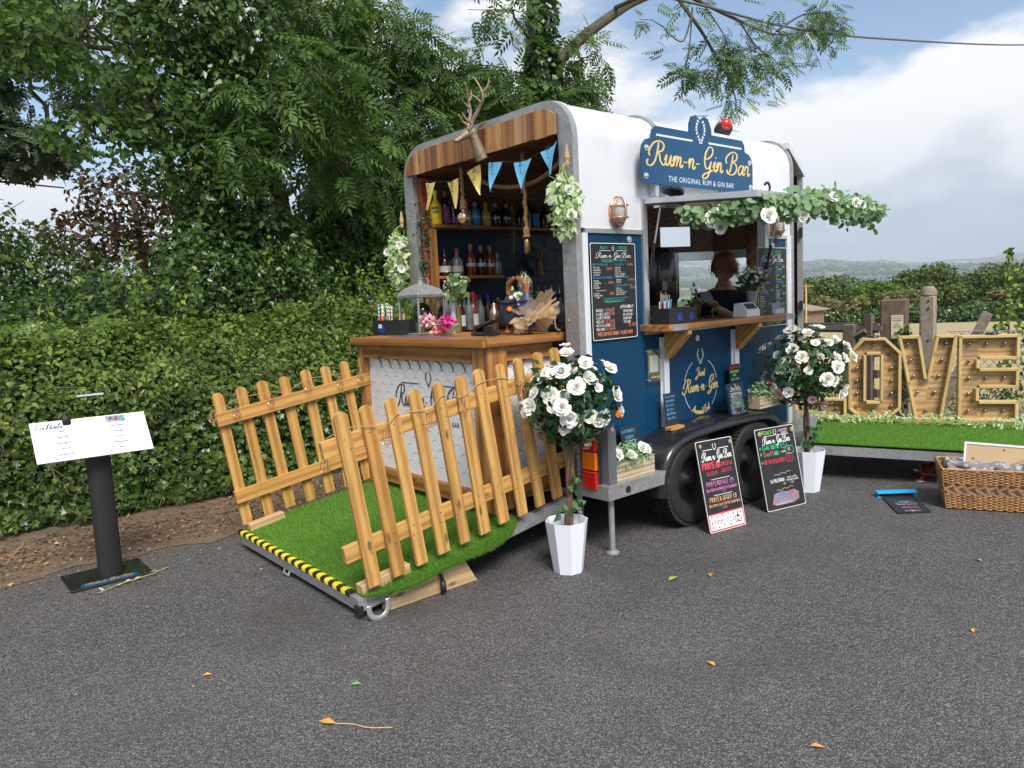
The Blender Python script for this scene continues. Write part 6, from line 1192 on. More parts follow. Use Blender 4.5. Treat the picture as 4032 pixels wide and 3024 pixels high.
# ================================================================== LOVE LETTERS
LB, LD, LN = V3((6.77, 3.68, 0)), V3((.479, -.878, 0)), V3((-.878, -.479, 0))
def clip_band(P, z0, z1):
    for sgn, zc_ in ((1, z0), (-1, z1)):
        out = []
        for i in range(len(P)):
            a, b = P[i], P[(i+1) % len(P)]; da, db = sgn*(a[1]-zc_), sgn*(b[1]-zc_)
            if da >= 0: out.append(a)
            if (da > 0) != (db > 0) and da != db: t = da/(da-db); out.append((a[0]+(b[0]-a[0])*t, a[1]+(b[1]-a[1])*t))
        P = out
        if len(P) < 3: return []
    return P
def letter(label, outlines, pieces, bulbs, disc=None):
    c = outlines[0]; cx = sum(p[0] for p in c)/len(c); t = thing('light_up_letter', label, 'letter', tuple(LB+LD*cx+ZU*.30), 0, 'wooden letters standing on the side ramp')
    for o in outlines:
        for i in range(len(o)):
            a, b = o[i], o[(i+1) % len(o)]; L = math.hypot(b[0]-a[0], b[1]-a[1]); ux, uz = (b[0]-a[0])/L, (b[1]-a[1])/L; ins = (-uz*.013, ux*.013)
            A = LB+LD*(a[0]+ins[0]+ux*.001)+ZU*(a[1]+ins[1]+uz*.001)+LN*(.040); Bq = LB+LD*(b[0]+ins[0]-ux*.001)+ZU*(b[1]+ins[1]-uz*.001)+LN*(.040)
            board('edge_board', A, Bq, .026, .085, LD*ins[0]+ZU*ins[1], 'love', t, .003)
    for pc_ in pieces:
        z = min(p[1] for p in pc_); z1 = max(p[1] for p in pc_); z = .3+math.floor((z-.3)/.098)*.098
        while z < z1-.01:
            q = clip_band(pc_, z+.001, z+.097)
            if len(q) >= 3 and (max(p[0] for p in q)-min(p[0] for p in q)) > .01:
                mx = sum(p[0] for p in q)/len(q); mz = sum(p[1] for p in q)/len(q); me = MB().prism([(p[0]-mx, p[1]-mz) for p in q], (0, 0, 0), XU, YU, ZU, .012).mesh('plank', 'lovep')
                Mw = Matrix((LD, ZU, LN)).transposed().to_4x4(); Mw.translation = LB+LD*mx+ZU*mz+LN*(.004+.003*random.random()); place('plank', me, Mw, t)
            z += .098
    for (s, z) in bulbs: put('bulb', MB().ball(LB+LD*s+ZU*z+LN*.035, .0165, 10, 7), 'chrome', t, True); put('bulb_holder', MB().lathe([(.013, 0), (.013, .018)], LB+LD*s+ZU*z+LN*.015, 8, LN), 'brass', t)
    if disc: p = LB+LD*disc[0]+ZU*(disc[1]+.004)+LN*.03; put('solar_disc', MB().lathe([(.055, 0), (.058, .006), (.05, .016), (.001, .02)], p, 18), 'black_gloss', t, True)
E_ = .0
letter('letter L of the wooden LOVE sign, partly hidden behind the far rose tree', [[(0, .3), (.47, .3), (.47, .52), (.22, .52), (.22, 1.08), (0, 1.08)]], [[(.02, .32), (.22, .32), (.22, 1.06), (.02, 1.06)], [(.22, .32), (.45, .32), (.45, .50), (.22, .50)]], [(.11, .43), (.11, .60), (.11, .78), (.11, .95), (.25, .41), (.38, .41)])
letter('letter O of the wooden LOVE sign with a slot through its middle', [[(.60, .30), (.81, .30), (.935, .42), (.935, .95), (.80, 1.09), (.61, 1.09), (.485, .95), (.485, .42)], [(.64, .93), (.76, .93), (.76, .49), (.64, .49)]],
 [[(.61, .32), (.80, .32), (.80, .475), (.61, .475)], [(.61, .945), (.80, .945), (.79, 1.07), (.62, 1.07)], [(.61, .32), (.625, .32), (.625, 1.07), (.615, 1.07), (.505, .945), (.505, .43)][0:1]+[(.625, .33), (.625, 1.07), (.615, 1.07), (.505, .945), (.505, .43)], [(.775, .33), (.80, .32), (.915, .43), (.915, .945), (.795, 1.07), (.775, 1.07)]], [(.562, z) for z in (.44, .56, .68, .80, .92)]+[(.858, z) for z in (.44, .56, .68, .80, .92)]+[(.70, 1.02), (.70, .39)], (.70, 1.09))
letter('letter V of the wooden LOVE sign in front of the concrete post', [[(1.05, .30), (1.27, .30), (1.385, 1.10), (1.215, 1.10), (1.145, .70), (1.085, 1.10), (.905, 1.10)]], [[(1.065, .32), (1.165, .32), (1.16, .60), (1.07, 1.08), (.93, 1.08)], [(1.155, .32), (1.255, .32), (1.365, 1.08), (1.23, 1.08), (1.15, .60)]], [(.99, 1.02), (1.015, .87), (1.04, .72), (1.075, .57), (1.30, 1.02), (1.27, .87), (1.245, .72), (1.215, .57), (1.15, .40)])
letter('letter E of the wooden LOVE sign, rightmost of the four', [[(1.395, .30), (1.865, .30), (1.865, .495), (1.56, .495), (1.56, .61), (1.865, .61), (1.865, .79), (1.56, .79), (1.56, .87), (1.865, .87), (1.865, 1.09), (1.395, 1.09)]], [[(1.415, .32), (1.56, .32), (1.56, 1.07), (1.415, 1.07)], [(1.56, .32), (1.845, .32), (1.845, .475), (1.56, .475)], [(1.56, .63), (1.845, .63), (1.845, .77), (1.56, .77)], [(1.56, .89), (1.845, .89), (1.845, 1.07), (1.56, 1.07)]], [(1.485, z) for z in (1.01, .855, .70, .555, .40)]+[(1.62, 1.01), (1.76, 1.01), (1.62, .70), (1.76, .70), (1.62, .40), (1.76, .40)], (1.66, 1.09))

# ================================================================== FLOWERS
def rose_mesh(mat, r=1.0, open_=1.0):
    mb = MB()
    def petal(a, r0, tilt, w, h, curl):
        vs = []; a += random.uniform(-.22, .22); tilt += random.uniform(-.12, .16)*(tilt > .1); h *= random.uniform(.88, 1.12); w *= random.uniform(.85, 1.12)
        for i in range(4):
            v = i/3
            for j in range(3):
                u = (j-1); rad = r0 + v*h*math.sin(tilt) + curl*v*v*v; z = v*h*math.cos(tilt) - curl*.5*max(0, v-.6); ww = w*(.55, .92, 1.05, .88)[i]*u; rr = rad - .25*abs(u)*w*.5*(1-v*.5)
                an = a + ww/max(.25, rad+.12); vs.append((rr*math.cos(an), rr*math.sin(an), z - .10*(abs(u))*v + random.uniform(-.025, .025)*v))
        mb.add(vs, [(i*3+j, i*3+j+1, i*3+j+4, i*3+j+3) for i in range(3) for j in range(2)])
    for k, (n, r0, tl, w, h, c) in enumerate(((3, .07, -.13, .22, .62, .0), (4, .15, -.10, .34, .62, .02), (5, .21, .12*open_, .46, .60, .07), (6, .24, .48*open_, .56, .62, .14), (6, .22, .95*open_, .58, .74, .16))):
        for i in range(n): petal(2*PI*i/n+k*.55, r0, tl, w, h, c)
    me = mb.mesh('rose', mat); me.shade_smooth(); me.transform(Matrix.Scale(r, 4)); return me
RM = {'rose': rose_mesh('rose'), 'rose2': rose_mesh('rose', 1, .8), 'rose3': rose_mesh('rose', 1, 1.15), 'pink': rose_mesh('pink'), 'bud': rose_mesh('pink', 1, .35)}
def blossom(parent, p, nrm, s, kind='rose', name='rose'):
    if kind == 'rose': kind = random.choice(('rose', 'rose2', 'rose3'))
    nrm = V3(nrm).normalized(); Mw = nrm.to_track_quat('Z', 'Y').to_matrix().to_4x4() @ Matrix.Rotation(random.uniform(0, 6.28), 4, 'Z') @ Matrix.Scale(s, 4); Mw.translation = V3(p); return place(name, RM[kind], Mw, parent)
def rose_tree(label, base, crown, cr, hgt_pot=.31, r0=.088, r1=.128, n=24, seed=1):
    random.seed(seed); t = thing('rose_tree', label, 'artificial tree', base); b = V3(base); c = V3(crown)
    pot = MB(); nn = 8; vs = []
    for z, r, tw in ((0, r0, 0), (.0, r0*.9, 0)): pass
    def ringp(r, z, tw): return [b+V3((r*math.cos(2*PI*k/nn+tw), r*math.sin(2*PI*k/nn+tw), z)) for k in range(nn)]
    A, B_, C_, D_ = ringp(r0, .001, .2), ringp(r1, hgt_pot, .2), ringp(r1-.006, hgt_pot, .2), ringp(r0, .10, .2)
    F = []
    for k in range(nn):
        j = (k+1) % nn
        F += [(k, nn+j, nn+k), (k, j, nn+j)] if k % 2 else [(k, j, nn+k), (j, nn+j, nn+k)]
        F += [(nn+k, nn+j, 2*nn+j, 2*nn+k), (2*nn+k, 2*nn+j, 3*nn+j, 3*nn+k)]
    pot.add(A+B_+C_+D_, F + [tuple(range(nn-1, -1, -1)), tuple(3*nn+k for k in range(nn))]); put('pot', pot, 'pot', t)
    for ph in (0, PI): P = [V3((b.x+(c.x-b.x)*t_, b.y+(c.y-b.y)*t_, .08+(c.z-.12-.08)*t_)) + V3((.013*math.cos(9*t_+ph), .013*math.sin(9*t_+ph), 0)) for t_ in np.linspace(0, 1, 22)]; put('trunk', MB().tube(P, [.015-.004*i/21 for i in range(22)], 8), plain('trunk_bark%d' % (seed*2+int(ph)), (.15, .085, .055), .85, 0, .5, 30, .7), t, True)
    P, N = blob(c, (cr*1.08, cr*1.08, cr), 760, .40); P2, N2 = blob(c-V3((0, 0, cr*.6)), (cr*.8, cr*.8, cr*.55), 170, .4); P = np.vstack([P, P2]); N = np.vstack([N, N2])
    leaves('foliage', 'oval', P, frames(N*.8, .5, .8), rng.uniform(.042, .074, len(P)), 'l_rose', t, rng.beta(1.5, 2.6, len(P)))
    sp = MB(); 
    for _ in range(26): d = V3([random.gauss(0, 1) for _ in range(3)]).normalized(); branch(sp, c-V3((0, 0, .12)), c+d*cr*.85, .004, .002, 0, .05, 4, 4)
    put('stems', sp, 'stem', t)
    vd = V3((-c.x, -c.y, 1.6-c.z)).normalized(); k = 0; placed = []
    while k < n:
        d = V3([random.gauss(0, 1) for _ in range(3)]).normalized()
        if d.dot(vd) < -.35 or any((d-q).length < .21 for q in placed):
            if random.random() < .97: continue
        placed.append(d); kind = 'rose' if (d.z > -.62 and random.random() < .95) else ('bud' if random.random() < .35 else 'pink'); s = random.uniform(.034, .058)*(1 if kind == 'rose' else .8)
        blossom(t, c+d*cr*random.uniform(.66, 1.22)*V3((1, 1, .95)).length/1.7, d+V3((0, 0, .25))+vd*.35, s, kind); k += 1
    for (z, side) in ((.42, 1), (.36, -1), (.50, 1)):
        q = V3((b.x, b.y, z)); PP = np.array([tuple(q+V3((side*.05+random.uniform(-.05, .05), -.04, random.uniform(-.03, .05)))) for _ in range(7)]); leaves('sprig', 'oval', PP, frames(np.tile([0, -.7, .5], (7, 1)), .4, .3), .07, 'l_rose', t)
rose_tree('near potted rose tree in a tall white faceted pot beside the picket fence', (2.925, 3.015, 0), (2.985, 3.005, 1.02), .25, n=50, seed=3)
rose_tree('far potted rose tree in a white faceted pot beside the specials blackboard', (5.41, 2.83, 0), (5.40, 2.84, .985), .285, .33, .09, .135, 50, 5)
random.seed(99)
def planter(label, x0, x1, y, z, h, d=.10, flowers=4, extra=None):
    t = thing('planter_box', label, 'planter', ((x0+x1)/2, y, z))
    put('box', MB().mm((x0, y-d/2, z), (x1, y-d/2+.008, z+h)).mm((x0, y+d/2-.008, z), (x1, y+d/2, z+h)).mm((x0, y-d/2+.0082, z), (x0+.008, y+d/2-.0082, z+h)).mm((x1-.008, y-d/2+.0082, z), (x1, y+d/2-.0082, z+h)).mm((x0+.008, y-d/2+.008, z), (x1-.008, y+d/2-.008, z+h*.8)), 'crate', t)
    P, N = blob(((x0+x1)/2, y, z+h+.02), ((x1-x0)*.60, .10, .085), 620, .2); P = P[P[:, 2] > z+h*.62]; N = np.tile([0, -.3, .8], (len(P), 1))
    leaves('foliage', 'oval', P, frames(N, .7, -.2), rng.uniform(.016, .034, len(P)), 'l_sage', t)
    for i in range(flowers): blossom(t, ((x0+.05+(x1-x0-.1)*random.random()), y-.05, z+h+random.uniform(.02, .07)), (0, -1, .6), random.uniform(.028, .045), 'rose')
    if extra: 
        for (x, mt) in extra: put('flower', MB().ball((x, y-.03, z+h+.085), .022, 8, 6, (1, 1, .7)), mt, t, True)
planter('washed wood planter with greenery and white flowers on the galvanised side step', 3.30, 3.72, 3.045, .453, .115, .11, 5)
planter('washed wood planter with greenery and an orange bloom on the mudguard top', 5.00, 5.36, 3.045, .688, .095, .10, 3, [(5.21, 'amber_lens'), (5.17, 'red_lens')])
def garland(name, label, cat, P0, r, n, size, mat, kind='round', fl=(), stems=True, down=.3, extra_n=0, fm='l_petal'):
    t = thing(name, label, cat, tuple(P0[0])); S = smoothpts(P0, 10); m_ = len(S); idx = rng.integers(0, m_, n); rr = np.interp(idx/m_, np.linspace(0, 1, len(r)), r) if isinstance(r, (list, tuple)) else np.full(n, r)
    d = rng.normal(0, 1, (n, 3)); d /= np.linalg.norm(d, axis=1)[:, None]; P = np.array(S)[idx] + d*(rr*rng.random(n)**.5)[:, None] + rng.normal(0, .01, (n, 3))
    leaves('foliage', kind, P, frames(d*.6+np.array([-.3, -.6, .3]), .5, down), rng.uniform(size*.65, size*1.25, n), mat, t, rng.beta(1.6, 1.9, n))
    if extra_n:
        idx = rng.integers(0, m_, extra_n); d = rng.normal(0, 1, (extra_n, 3)); d /= np.linalg.norm(d, axis=1)[:, None]; R_ = np.mean(r); P = np.array(S)[idx]+d*R_*.8; leaves('blossom', 'diamond', P, frames(d, .5), rng.uniform(.014, .030, extra_n), fm, t)
    if stems:
        mb = MB(); mb.tube(S, .005, 5)
        for _ in range(16): i = random.randrange(m_); q = V3(S[i]); branch(mb, q, q+V3([random.uniform(-1, 1)*np.mean(r)*1.1 for _ in range(3)]), .003, .0015, .01, .1, 4, 4)
        put('stems', mb, 'stem', t)
    for (p, s, nr_) in fl: blossom(t, p, nr_, s, 'rose')
    return t
garland('eucalyptus_garland', 'eucalyptus and white rose garland draped along the raised hatch edge', 'garland', [(3.93, 2.86, 2.08), (3.95, 2.72, 2.05), (3.95, 2.55, 2.06), (4.02, 2.38, 2.08), (4.3, 2.32, 2.10), (4.65, 2.32, 2.13), (4.95, 2.33, 2.09), (5.25, 2.33, 2.10), (5.42, 2.33, 2.09)], [.045, .055, .065, .08, .10, .115, .12, .11, .06], 950, .048, 'l_euc', 'round', [((3.93, 2.66, 2.035), .055, (-.7, -.8, .1)), ((3.95, 2.62, 1.985), .045, (-.5, -.8, -.2)), ((4.0, 2.33, 2.02), .055, (-.5, -.8, .2)), ((4.25, 2.25, 2.02), .036, (-.5, -.8, -.2)), ((4.62, 2.24, 2.15), .034, (-.6, -.8, .2)), ((4.93, 2.24, 2.13), .034, (-.6, -.8, .1)), ((5.02, 2.24, 2.12), .030, (-.4, -.8, .2))], extra_n=260)
def hangbunch(label, top, cx, cy, z0, z1, r):
    t = garland('hanging_garland', label, 'garland', [(cx, cy, z1), (cx+.01, cy-.01, (z0+z1)/2), (cx, cy, z0)], [r*.6, r*1.1, r*.9, r*.4], 430, .052, 'l_pale', 'oval', [((cx-.02, cy-r*.7, z1-.05), .034, (-.8, -.8, 0)), ((cx-.07, cy+r*.3, z1-.10), .036, (-.9, -.3, 0)), ((cx-.02, cy-r*.8, z0+.08), .036, (-.5, -.9, -.1))], True, .9, 220)
    mb = MB(); 
    for _ in range(14): a = random.uniform(0, 6.28); mb.tube([top, (cx+.01*math.cos(a), cy+.01*math.sin(a), (top[2]+z1)/2+.02), (cx+r*.5*math.cos(a), cy+r*.5*math.sin(a), z1-.04)], .0028, 4)
    put('tied_stems', mb, 'stem', t); put('raffia_tie', MB().lathe([(.010, -.03), (.014, -.01), (.012, .0), (.018, .02), (.004, .10)], top, 8), 'twine', t)
hangbunch('white and pale green silk flower bunch hanging on the near tail post', (3.27, 3.235, 2.43), 3.24, 3.25, 2.02, 2.30, .105)
hangbunch('white and pale green silk flower bunch hanging on the far tail post', (3.27, 5.13, 2.26), 3.23, 5.16, 1.82, 2.14, .10)
garland('dark_vine', 'dark silk vine hanging inside the far tail post beside the shelves', 'garland', [(3.37, 4.99, 2.36), (3.38, 4.96, 2.15), (3.37, 4.97, 1.88)], [.075, .085, .05], 620, .034, 'l_vine', 'oval', (), True, .9)
garland('dark_vine', 'dark silk vine hanging inside the near tail post', 'garland', [(3.40, 3.36, 2.2), (3.40, 3.37, 1.95), (3.38, 3.37, 1.78)], [.05, .06, .03], 220, .034, 'l_vine', 'oval', (), True, .9)
garland('dark_vine', 'thin dark vine trailing below the middle of the upper bottle shelf', 'garland', [(4.22, 4.86, 2.42), (4.23, 4.86, 2.2), (4.22, 4.86, 1.98)], [.05, .04, .02], 150, .028, 'l_vine', 'oval', (), True, .9)
gp = [tuple(fp(-.12+s*2.0, 1.12-.05*math.sin(s*9), .03+.02*math.sin(s*23))) for s in np.linspace(0, 1, 12)]
garland('flower_garland', 'flower and eucalyptus garland lying along the foot of the LOVE letters', 'garland', gp, [.06, .09, .07, .10, .08, .09, .07, .10, .07], 1300, .036, 'l_pale', 'oval', (), True, 0, 260)
tw = MB()
for _ in range(60): s = random.uniform(-.05, 1.7); a = fp(s, 1.10+random.uniform(-.06, .06), .02); b = a + u2*random.uniform(.1, .35) + V3((0, 0, random.uniform(-.01, .05))); branch(tw, a, b, .003, .002, -.02, .05, 5, 4)
o = tag(put('willow_twigs', tw, 'stem'), 'tangle of yellow twigs woven through the garland under the LOVE letters', 'twigs')

# ================================================================== TAIL OPENING: STAG HEAD, BUNTING, LAMPS, ROPE
def skin_body(name, joints, edges, mat, parent, sub=2):
    """one continuous body grown round a skeleton: joints {name:(x,y,z,r[,r2])}"""
    names = list(joints); me = bpy.data.meshes.new(name); me.from_pydata([joints[k][:3] for k in names], [(names.index(a), names.index(b)) for a, b in edges], [])
    o = bpy.data.objects.new(name, me); COL.objects.link(o); md = o.modifiers.new('skin', 'SKIN'); sl = me.skin_vertices[0].data
    for i, k in enumerate(names): q = joints[k]; sl[i].radius = (q[3], q[4] if len(q) > 4 else q[3]); sl[i].use_root = (i == 0)
    s2 = o.modifiers.new('sub', 'SUBSURF'); s2.levels = sub; s2.render_levels = sub
    dg = bpy.context.evaluated_depsgraph_get(); ev = o.evaluated_get(dg); m2 = bpy.data.meshes.new_from_object(ev); bpy.data.objects.remove(o); m2.materials.clear(); m2.materials.append(M[mat] if isinstance(mat, str) else mat); m2.shade_smooth(); m2.name = name
    W0 = wm(parent); m2.transform(W0.inverted()); oo = bpy.data.objects.new(name, m2); link(oo, parent); WM[oo.name] = W0; return oo
def fuse(name, mb, mat, parent, vox):
    o = put(name, mb, mat, parent); md = o.modifiers.new('merge', 'REMESH'); md.mode = 'VOXEL'; md.voxel_size = vox; m2_ = o.modifiers.new('sm', 'SMOOTH'); m2_.iterations = 4; m2_.factor = .5
    dg = bpy.context.evaluated_depsgraph_get(); me = bpy.data.meshes.new_from_object(o.evaluated_get(dg)); o.modifiers.clear(); me.materials.clear(); me.materials.append(M[mat]); me.shade_smooth(); o.data = me; return o
def stag(name, label, base, k, mat, fwd, tall=1.0, slim=1.0):
    f = V3(fwd).normalized(); s = ZU.cross(f).normalized(); b = V3(base); t = thing(name, label, 'stag head', tuple(b)); P = lambda a, c, z: b + f*a*k + s*c*k + ZU*z*k
    h_ = MB().tube(smoothpts([P(-.03, 0, -.04), P(.02, 0, .08), P(.06, 0, .18), P(.09, 0, .27)], 4), [q_*k for q_ in np.interp(np.linspace(0, 1, 13), [0, .4, .8, 1], [.088, .068, .058, .055])], 14)
    h_.tube(smoothpts([P(.07, 0, .29), P(.14, 0, .275), P(.22, 0, .225), P(.29, 0, .18), P(.32, 0, .165)], 4), [q_*k for q_ in np.interp(np.linspace(0, 1, 17), [0, .25, .6, 1], [.060, .060, .036, .030])], 14); h_.ball(P(.09, 0, .285), .064*k, 14, 10)
    for sg in (-1, 1): h_.ball(P(.15, sg*.045, .305), .022*k, 8, 6); h_.ball(P(.335, sg*.014, .17), .017*k, 8, 6)
    fuse('head', h_, mat, t, .007*k/.6)
    for sg in (-1, 1):
        e = MB(); e.add([P(.04, sg*.06, .33), P(.01, sg*.12, .385), P(-.02, sg*.19, .39), P(.01, sg*.12, .325), P(.05, sg*.11, .345)], [(0, 1, 4), (1, 2, 4), (2, 3, 4), (3, 0, 4), (0, 3, 2, 1)]); put('ear', e, mat, t)
        a = MB(); A = smoothpts([P(.13, sg*.03, .31), P(.10, sg*.06, .42), P(.04, sg*.13, .56), P(.02, sg*.20, .70*tall), P(.06, sg*.16, .86*tall), P(.10, sg*.12, .95*tall)], 5); a.tube(A, [.030*k*(1-.72*i/(len(A)-1)) for i in range(len(A))], 7)
        for (q0, q1, q2) in (((.11, .05, .37), (.19, .06, .42), (.24, .05, .50)), ((.03, .15, .60), (.10, .15, .66), (.16, .12, .70)), ((.03, .19, .70), (-.03, .24, .78), (-.04, .25, .86))): a.tube(smoothpts([P(q0[0], sg*q0[1], q0[2]), P(q1[0], sg*q1[1], q1[2]), P(q2[0], sg*q2[1], q2[2])], 4), [.021*k*(1-.75*i/8) for i in range(9)], 6)
        put('antler', a, mat, t, True); put('eye', MB().ball(P(.165, sg*.062, .300), .012*k, 8, 6), 'black_gloss', t, True)
    return t
stag('stag_head', 'weathered gold resin stag head mounted on the reclaimed planks over the tail opening', (3.26, 4.06, 2.60), .56, 'resin', (-.97, .22, 0), .95)
stag('stag_head', 'small gold stag head on the teal tiles inside the bar', (4.62, 4.98, 1.84), .42, 'brass', (-.75, -.65, 0), .8)
bt = thing('bunting', 'string of three mustard and three light blue pennants across the tail opening', 'bunting', (3.29, 4.1, 2.55)); ln_ = [(3.285, 4.96, 2.60), (3.28, 4.70, 2.53), (3.28, 4.42, 2.495), (3.28, 4.15, 2.545), (3.28, 3.92, 2.54), (3.28, 3.62, 2.50), (3.28, 3.33, 2.57)]; put('cord', MB().tube(smoothpts(ln_, 5), .0025, 5), 'black', bt)
pn = [((4.76, 2.53), (4.62, 2.515), (4.765, 2.325)), ((4.49, 2.49), (4.34, 2.50), (4.395, 2.29)), ((4.25, 2.525), (4.09, 2.555), (4.095, 2.345)), ((3.99, 2.55), (3.85, 2.535), (3.985, 2.35)), ((3.72, 2.50), (3.56, 2.505), (3.665, 2.30)), ((3.46, 2.52), (3.31, 2.565), (3.39, 2.375))]
for i, (a, b, c) in enumerate(pn):
    mb = MB(); vs = []; n_ = 5
    for r in range(n_+1):
        f = r/n_; L_ = (a[0]+(c[0]-a[0])*f, a[1]+(c[1]-a[1])*f); R_ = (b[0]+(c[0]-b[0])*f, b[1]+(c[1]-b[1])*f)
        for q in range(4): g = q/3; vs.append((3.272+.010*math.sin(g*5+f*3+i), L_[0]+(R_[0]-L_[0])*g, L_[1]+(R_[1]-L_[1])*g-.006*math.sin(g*PI)*(1-f)))
    mb.add(vs, [(r*4+q, r*4+q+1, r*4+q+5, r*4+q+4) for r in range(n_) for q in range(3)]); pe = put('pennant', mb, 'flag_yellow' if i < 3 else 'flag_blue', bt, True)
    cx, cz = (a[0]+b[0]+c[0])/3, (a[1]+b[1]+c[1])/3+.03; m_ = MB(); FF = ((3.2585, cx, cz), (0, -1, 0), (0, 0, 1), (-1, 0, 0)); m_.ribbon([(0, -.045), (0, -.01)], .004, *FF); m_.ribbon([(-.018, -.045), (.018, -.045)], .003, *FF)
    for _ in range(16): an = random.uniform(0, 6.28); q = random.random()**.5; m_.disc((.018*q*math.cos(an), .012+.022*q*math.sin(an)), .0042, 5, *FF, off=.0006+.0003*random.random())
    put('printed_tree', m_, 'k_ink', pe)
def pendant(label, y, ztop, zknot, round_=True, x=3.36):
    t = thing('pendant_lamp', label, 'lamp', (x, y, zknot-.1)); mb = MB(); P = [(x+.004*math.cos(i*1.1), y+.004*math.sin(i*1.1), ztop-(ztop-zknot)*i/30) for i in range(31)]; mb.tube(P, [.012+.003*(i % 2) for i in range(31)], 8); put('rope', mb, 'rope', t, True)
    put('rope_cap', MB().lathe([(.010, .035), (.022, .02), (.024, .0), (.020, -.02), (.026, -.03), (.028, -.042), (.020, -.045)], (x, y, zknot), 14), 'rope', t, True)
    if round_: put('bulb', MB().ball((x, y, zknot-.105), .048, 18, 12), plain('mirrored_amber_glass', (.75, .55, .35), .05, .85, .1), t, True); put('socket', MB().cyl((x, y, zknot-.045), (x, y, zknot-.065), .012), 'alu', t)
    else: put('bulb', MB().lathe([(.013, -.05), (.020, -.06), (.019, -.14), (.006, -.155)], (x, y, zknot), 12), 'brass', t, True)
pendant('thick rope pendant lamp with round mirrored bulb, left in the tail opening', 4.42, 2.60, 2.335)
pendant('rope pendant lamp with long tube bulb, right in the tail opening', 3.80, 2.60, 2.07, False, 3.42)
rs = thing('rope_swag', 'thick jute rope looping under the ceiling behind the bunting', 'rope', (3.5, 4.0, 2.4)); P = smoothpts([(3.45, 4.44, 2.56), (3.46, 4.2, 2.44), (3.48, 3.95, 2.395), (3.48, 3.7, 2.41), (3.47, 3.42, 2.52)], 10); put('rope', MB().tube(P, [.014+.003*(i % 2) for i in range(len(P))], 8), 'rope', rs, True); put('ring', MB().tube([(3.45+.01*math.cos(a), 4.44+.02*math.sin(a), 2.575+.02*math.cos(a)) for a in np.linspace(0, 6.28, 10)], .004, 6), 'galv', rs)

# ================================================================== BOTTLES
BOT = {}
def bottle(label, x, y, z, h, r, mat, cap='black', style='round', lab=None, labh=(.12, .45), group=None, cat='bottle', name='bottle'):
    key = (round(h, 3), r, mat, cap, style, lab); neck = r*.34
    if style == 'round': pr = [(r*.92, 0), (r, .015*h), (r, .52*h), (r*.85, .62*h), (neck*1.15, .74*h), (neck, .80*h), (neck, .93*h), (neck*1.15, .935*h), (neck*1.15, .95*h)]
    elif style == 'squat': pr = [(r*.92, 0), (r, .02*h), (r, .50*h), (r*.93, .58*h), (r*.55, .68*h), (neck, .74*h), (neck, .93*h), (neck*1.25, .95*h)]
    else: pr = [(r*.95, 0), (r, .02*h), (r, .62*h), (r*.8, .70*h), (neck*1.2, .76*h), (neck, .80*h), (neck, .94*h)]
    t = thing(name, label, cat, (x, y, z), 0, group)
    put('body', MB().lathe(pr, (x, y, z), 18), mat, t, auto=50); put('cap', MB().lathe([(neck*1.18, h*.86), (neck*1.22, h*.88), (neck*1.2, h), (neck*.9, h*1.005)], (x, y, z), 12), cap, t, auto=50)
    if lab:
        mb = MB(); a0 = math.atan2(-y, -x); n_ = 9; vs = []
        for i in range(n_): an = a0-1.25+2.5*i/(n_-1); vs += [(x+(r+.0012)*math.cos(an), y+(r+.0012)*math.sin(an), z+labh[0]*h), (x+(r+.0012)*math.cos(an), y+(r+.0012)*math.sin(an), z+labh[1]*h)]
        mb.add(vs, [(2*i, 2*i+2, 2*i+3, 2*i+1) for i in range(n_-1)]); put('label', mb, lab, t)
    return t
def btext(t, x, y, z, r, s_, h, fit, mat, dz):
    v = V3((-x, -y, 0)).normalized(); U = ZU.cross(v)*1.0; U = V3((-v.y, v.x, 0)); o = V3((x, y, z+dz))+v*(r+.003); lettering(mat, t, lambda mb: write(mb, s_, o, U, ZU, v, 0, 0, h, fit=fit, align=.5, w=h*.14), 'label_lettering')
ys_, zs_ = 4.95, 2.237
M['yb'] = plain('yellow_painted_glass', (.80, .62, .01), .25, 0, .03, 5, Coat_Weight=.4); M['tb'] = plain('blue_painted_glass', (.015, .25, .52), .3, 0, .05); M['gb'] = plain('mustard_painted_glass', (.52, .30, .04), .3, 0, .05); M['pkb'] = plain('dusty_pink_glass', (.42, .20, .16), .3, 0, .05); M['orange_cap'] = plain('gold_foil', (.66, .42, .10), .35, .5, .1); M['lab_w'] = plain('cream_label', (.72, .70, .64), .6, 0, .08, 40); M['lab_m'] = plain('colourful_label', (.22, .05, .16), .5, 0, .9, 30)
b1 = bottle('bright yellow bottle with black lettering at the left end of the upper shelf', 3.47, ys_-.02, zs_, .27, .048, 'yb', 'yb', 'squat'); btext(b1, 3.47, ys_-.02, zs_, .048, 'DEAD MANS', .018, .06, 'k_ink', .12); btext(b1, 3.47, ys_-.02, zs_, .048, 'FINGERS', .018, .055, 'k_ink', .09)
bottle('black bottle with colourful print, second on the upper shelf', 3.58, ys_, zs_, .27, .036, 'black_b', 'p_red', 'tall', 'lab_m', (.1, .55)); bottle('slim black bottle, third on the upper shelf', 3.66, ys_, zs_, .24, .034, 'black_b', 'black', 'tall', 'lab_m', (.1, .3))
for x, mt, tx, lb in ((3.79, 'pkb', 'w_ink', 'dusty pink stoneware bottle behind the round bulb'), (3.885, 'tb', 'w_ink', 'blue stoneware bottle with white lettering on the upper shelf'), (4.00, 'gb', 'w_ink', 'mustard stoneware bottle beside the blue one'), (4.11, 'black_b', 'w_ink', 'black stoneware bottle right of the mustard one'), (4.23, 'black_b', 'w_ink', 'second black stoneware bottle, left of the vine')):
    q = bottle(lb, x, ys_, zs_, .20, .044, mt, 'cork', 'squat'); btext(q, x, ys_, zs_, .044, 'TWIN FIN', .020, .062, tx, .065)
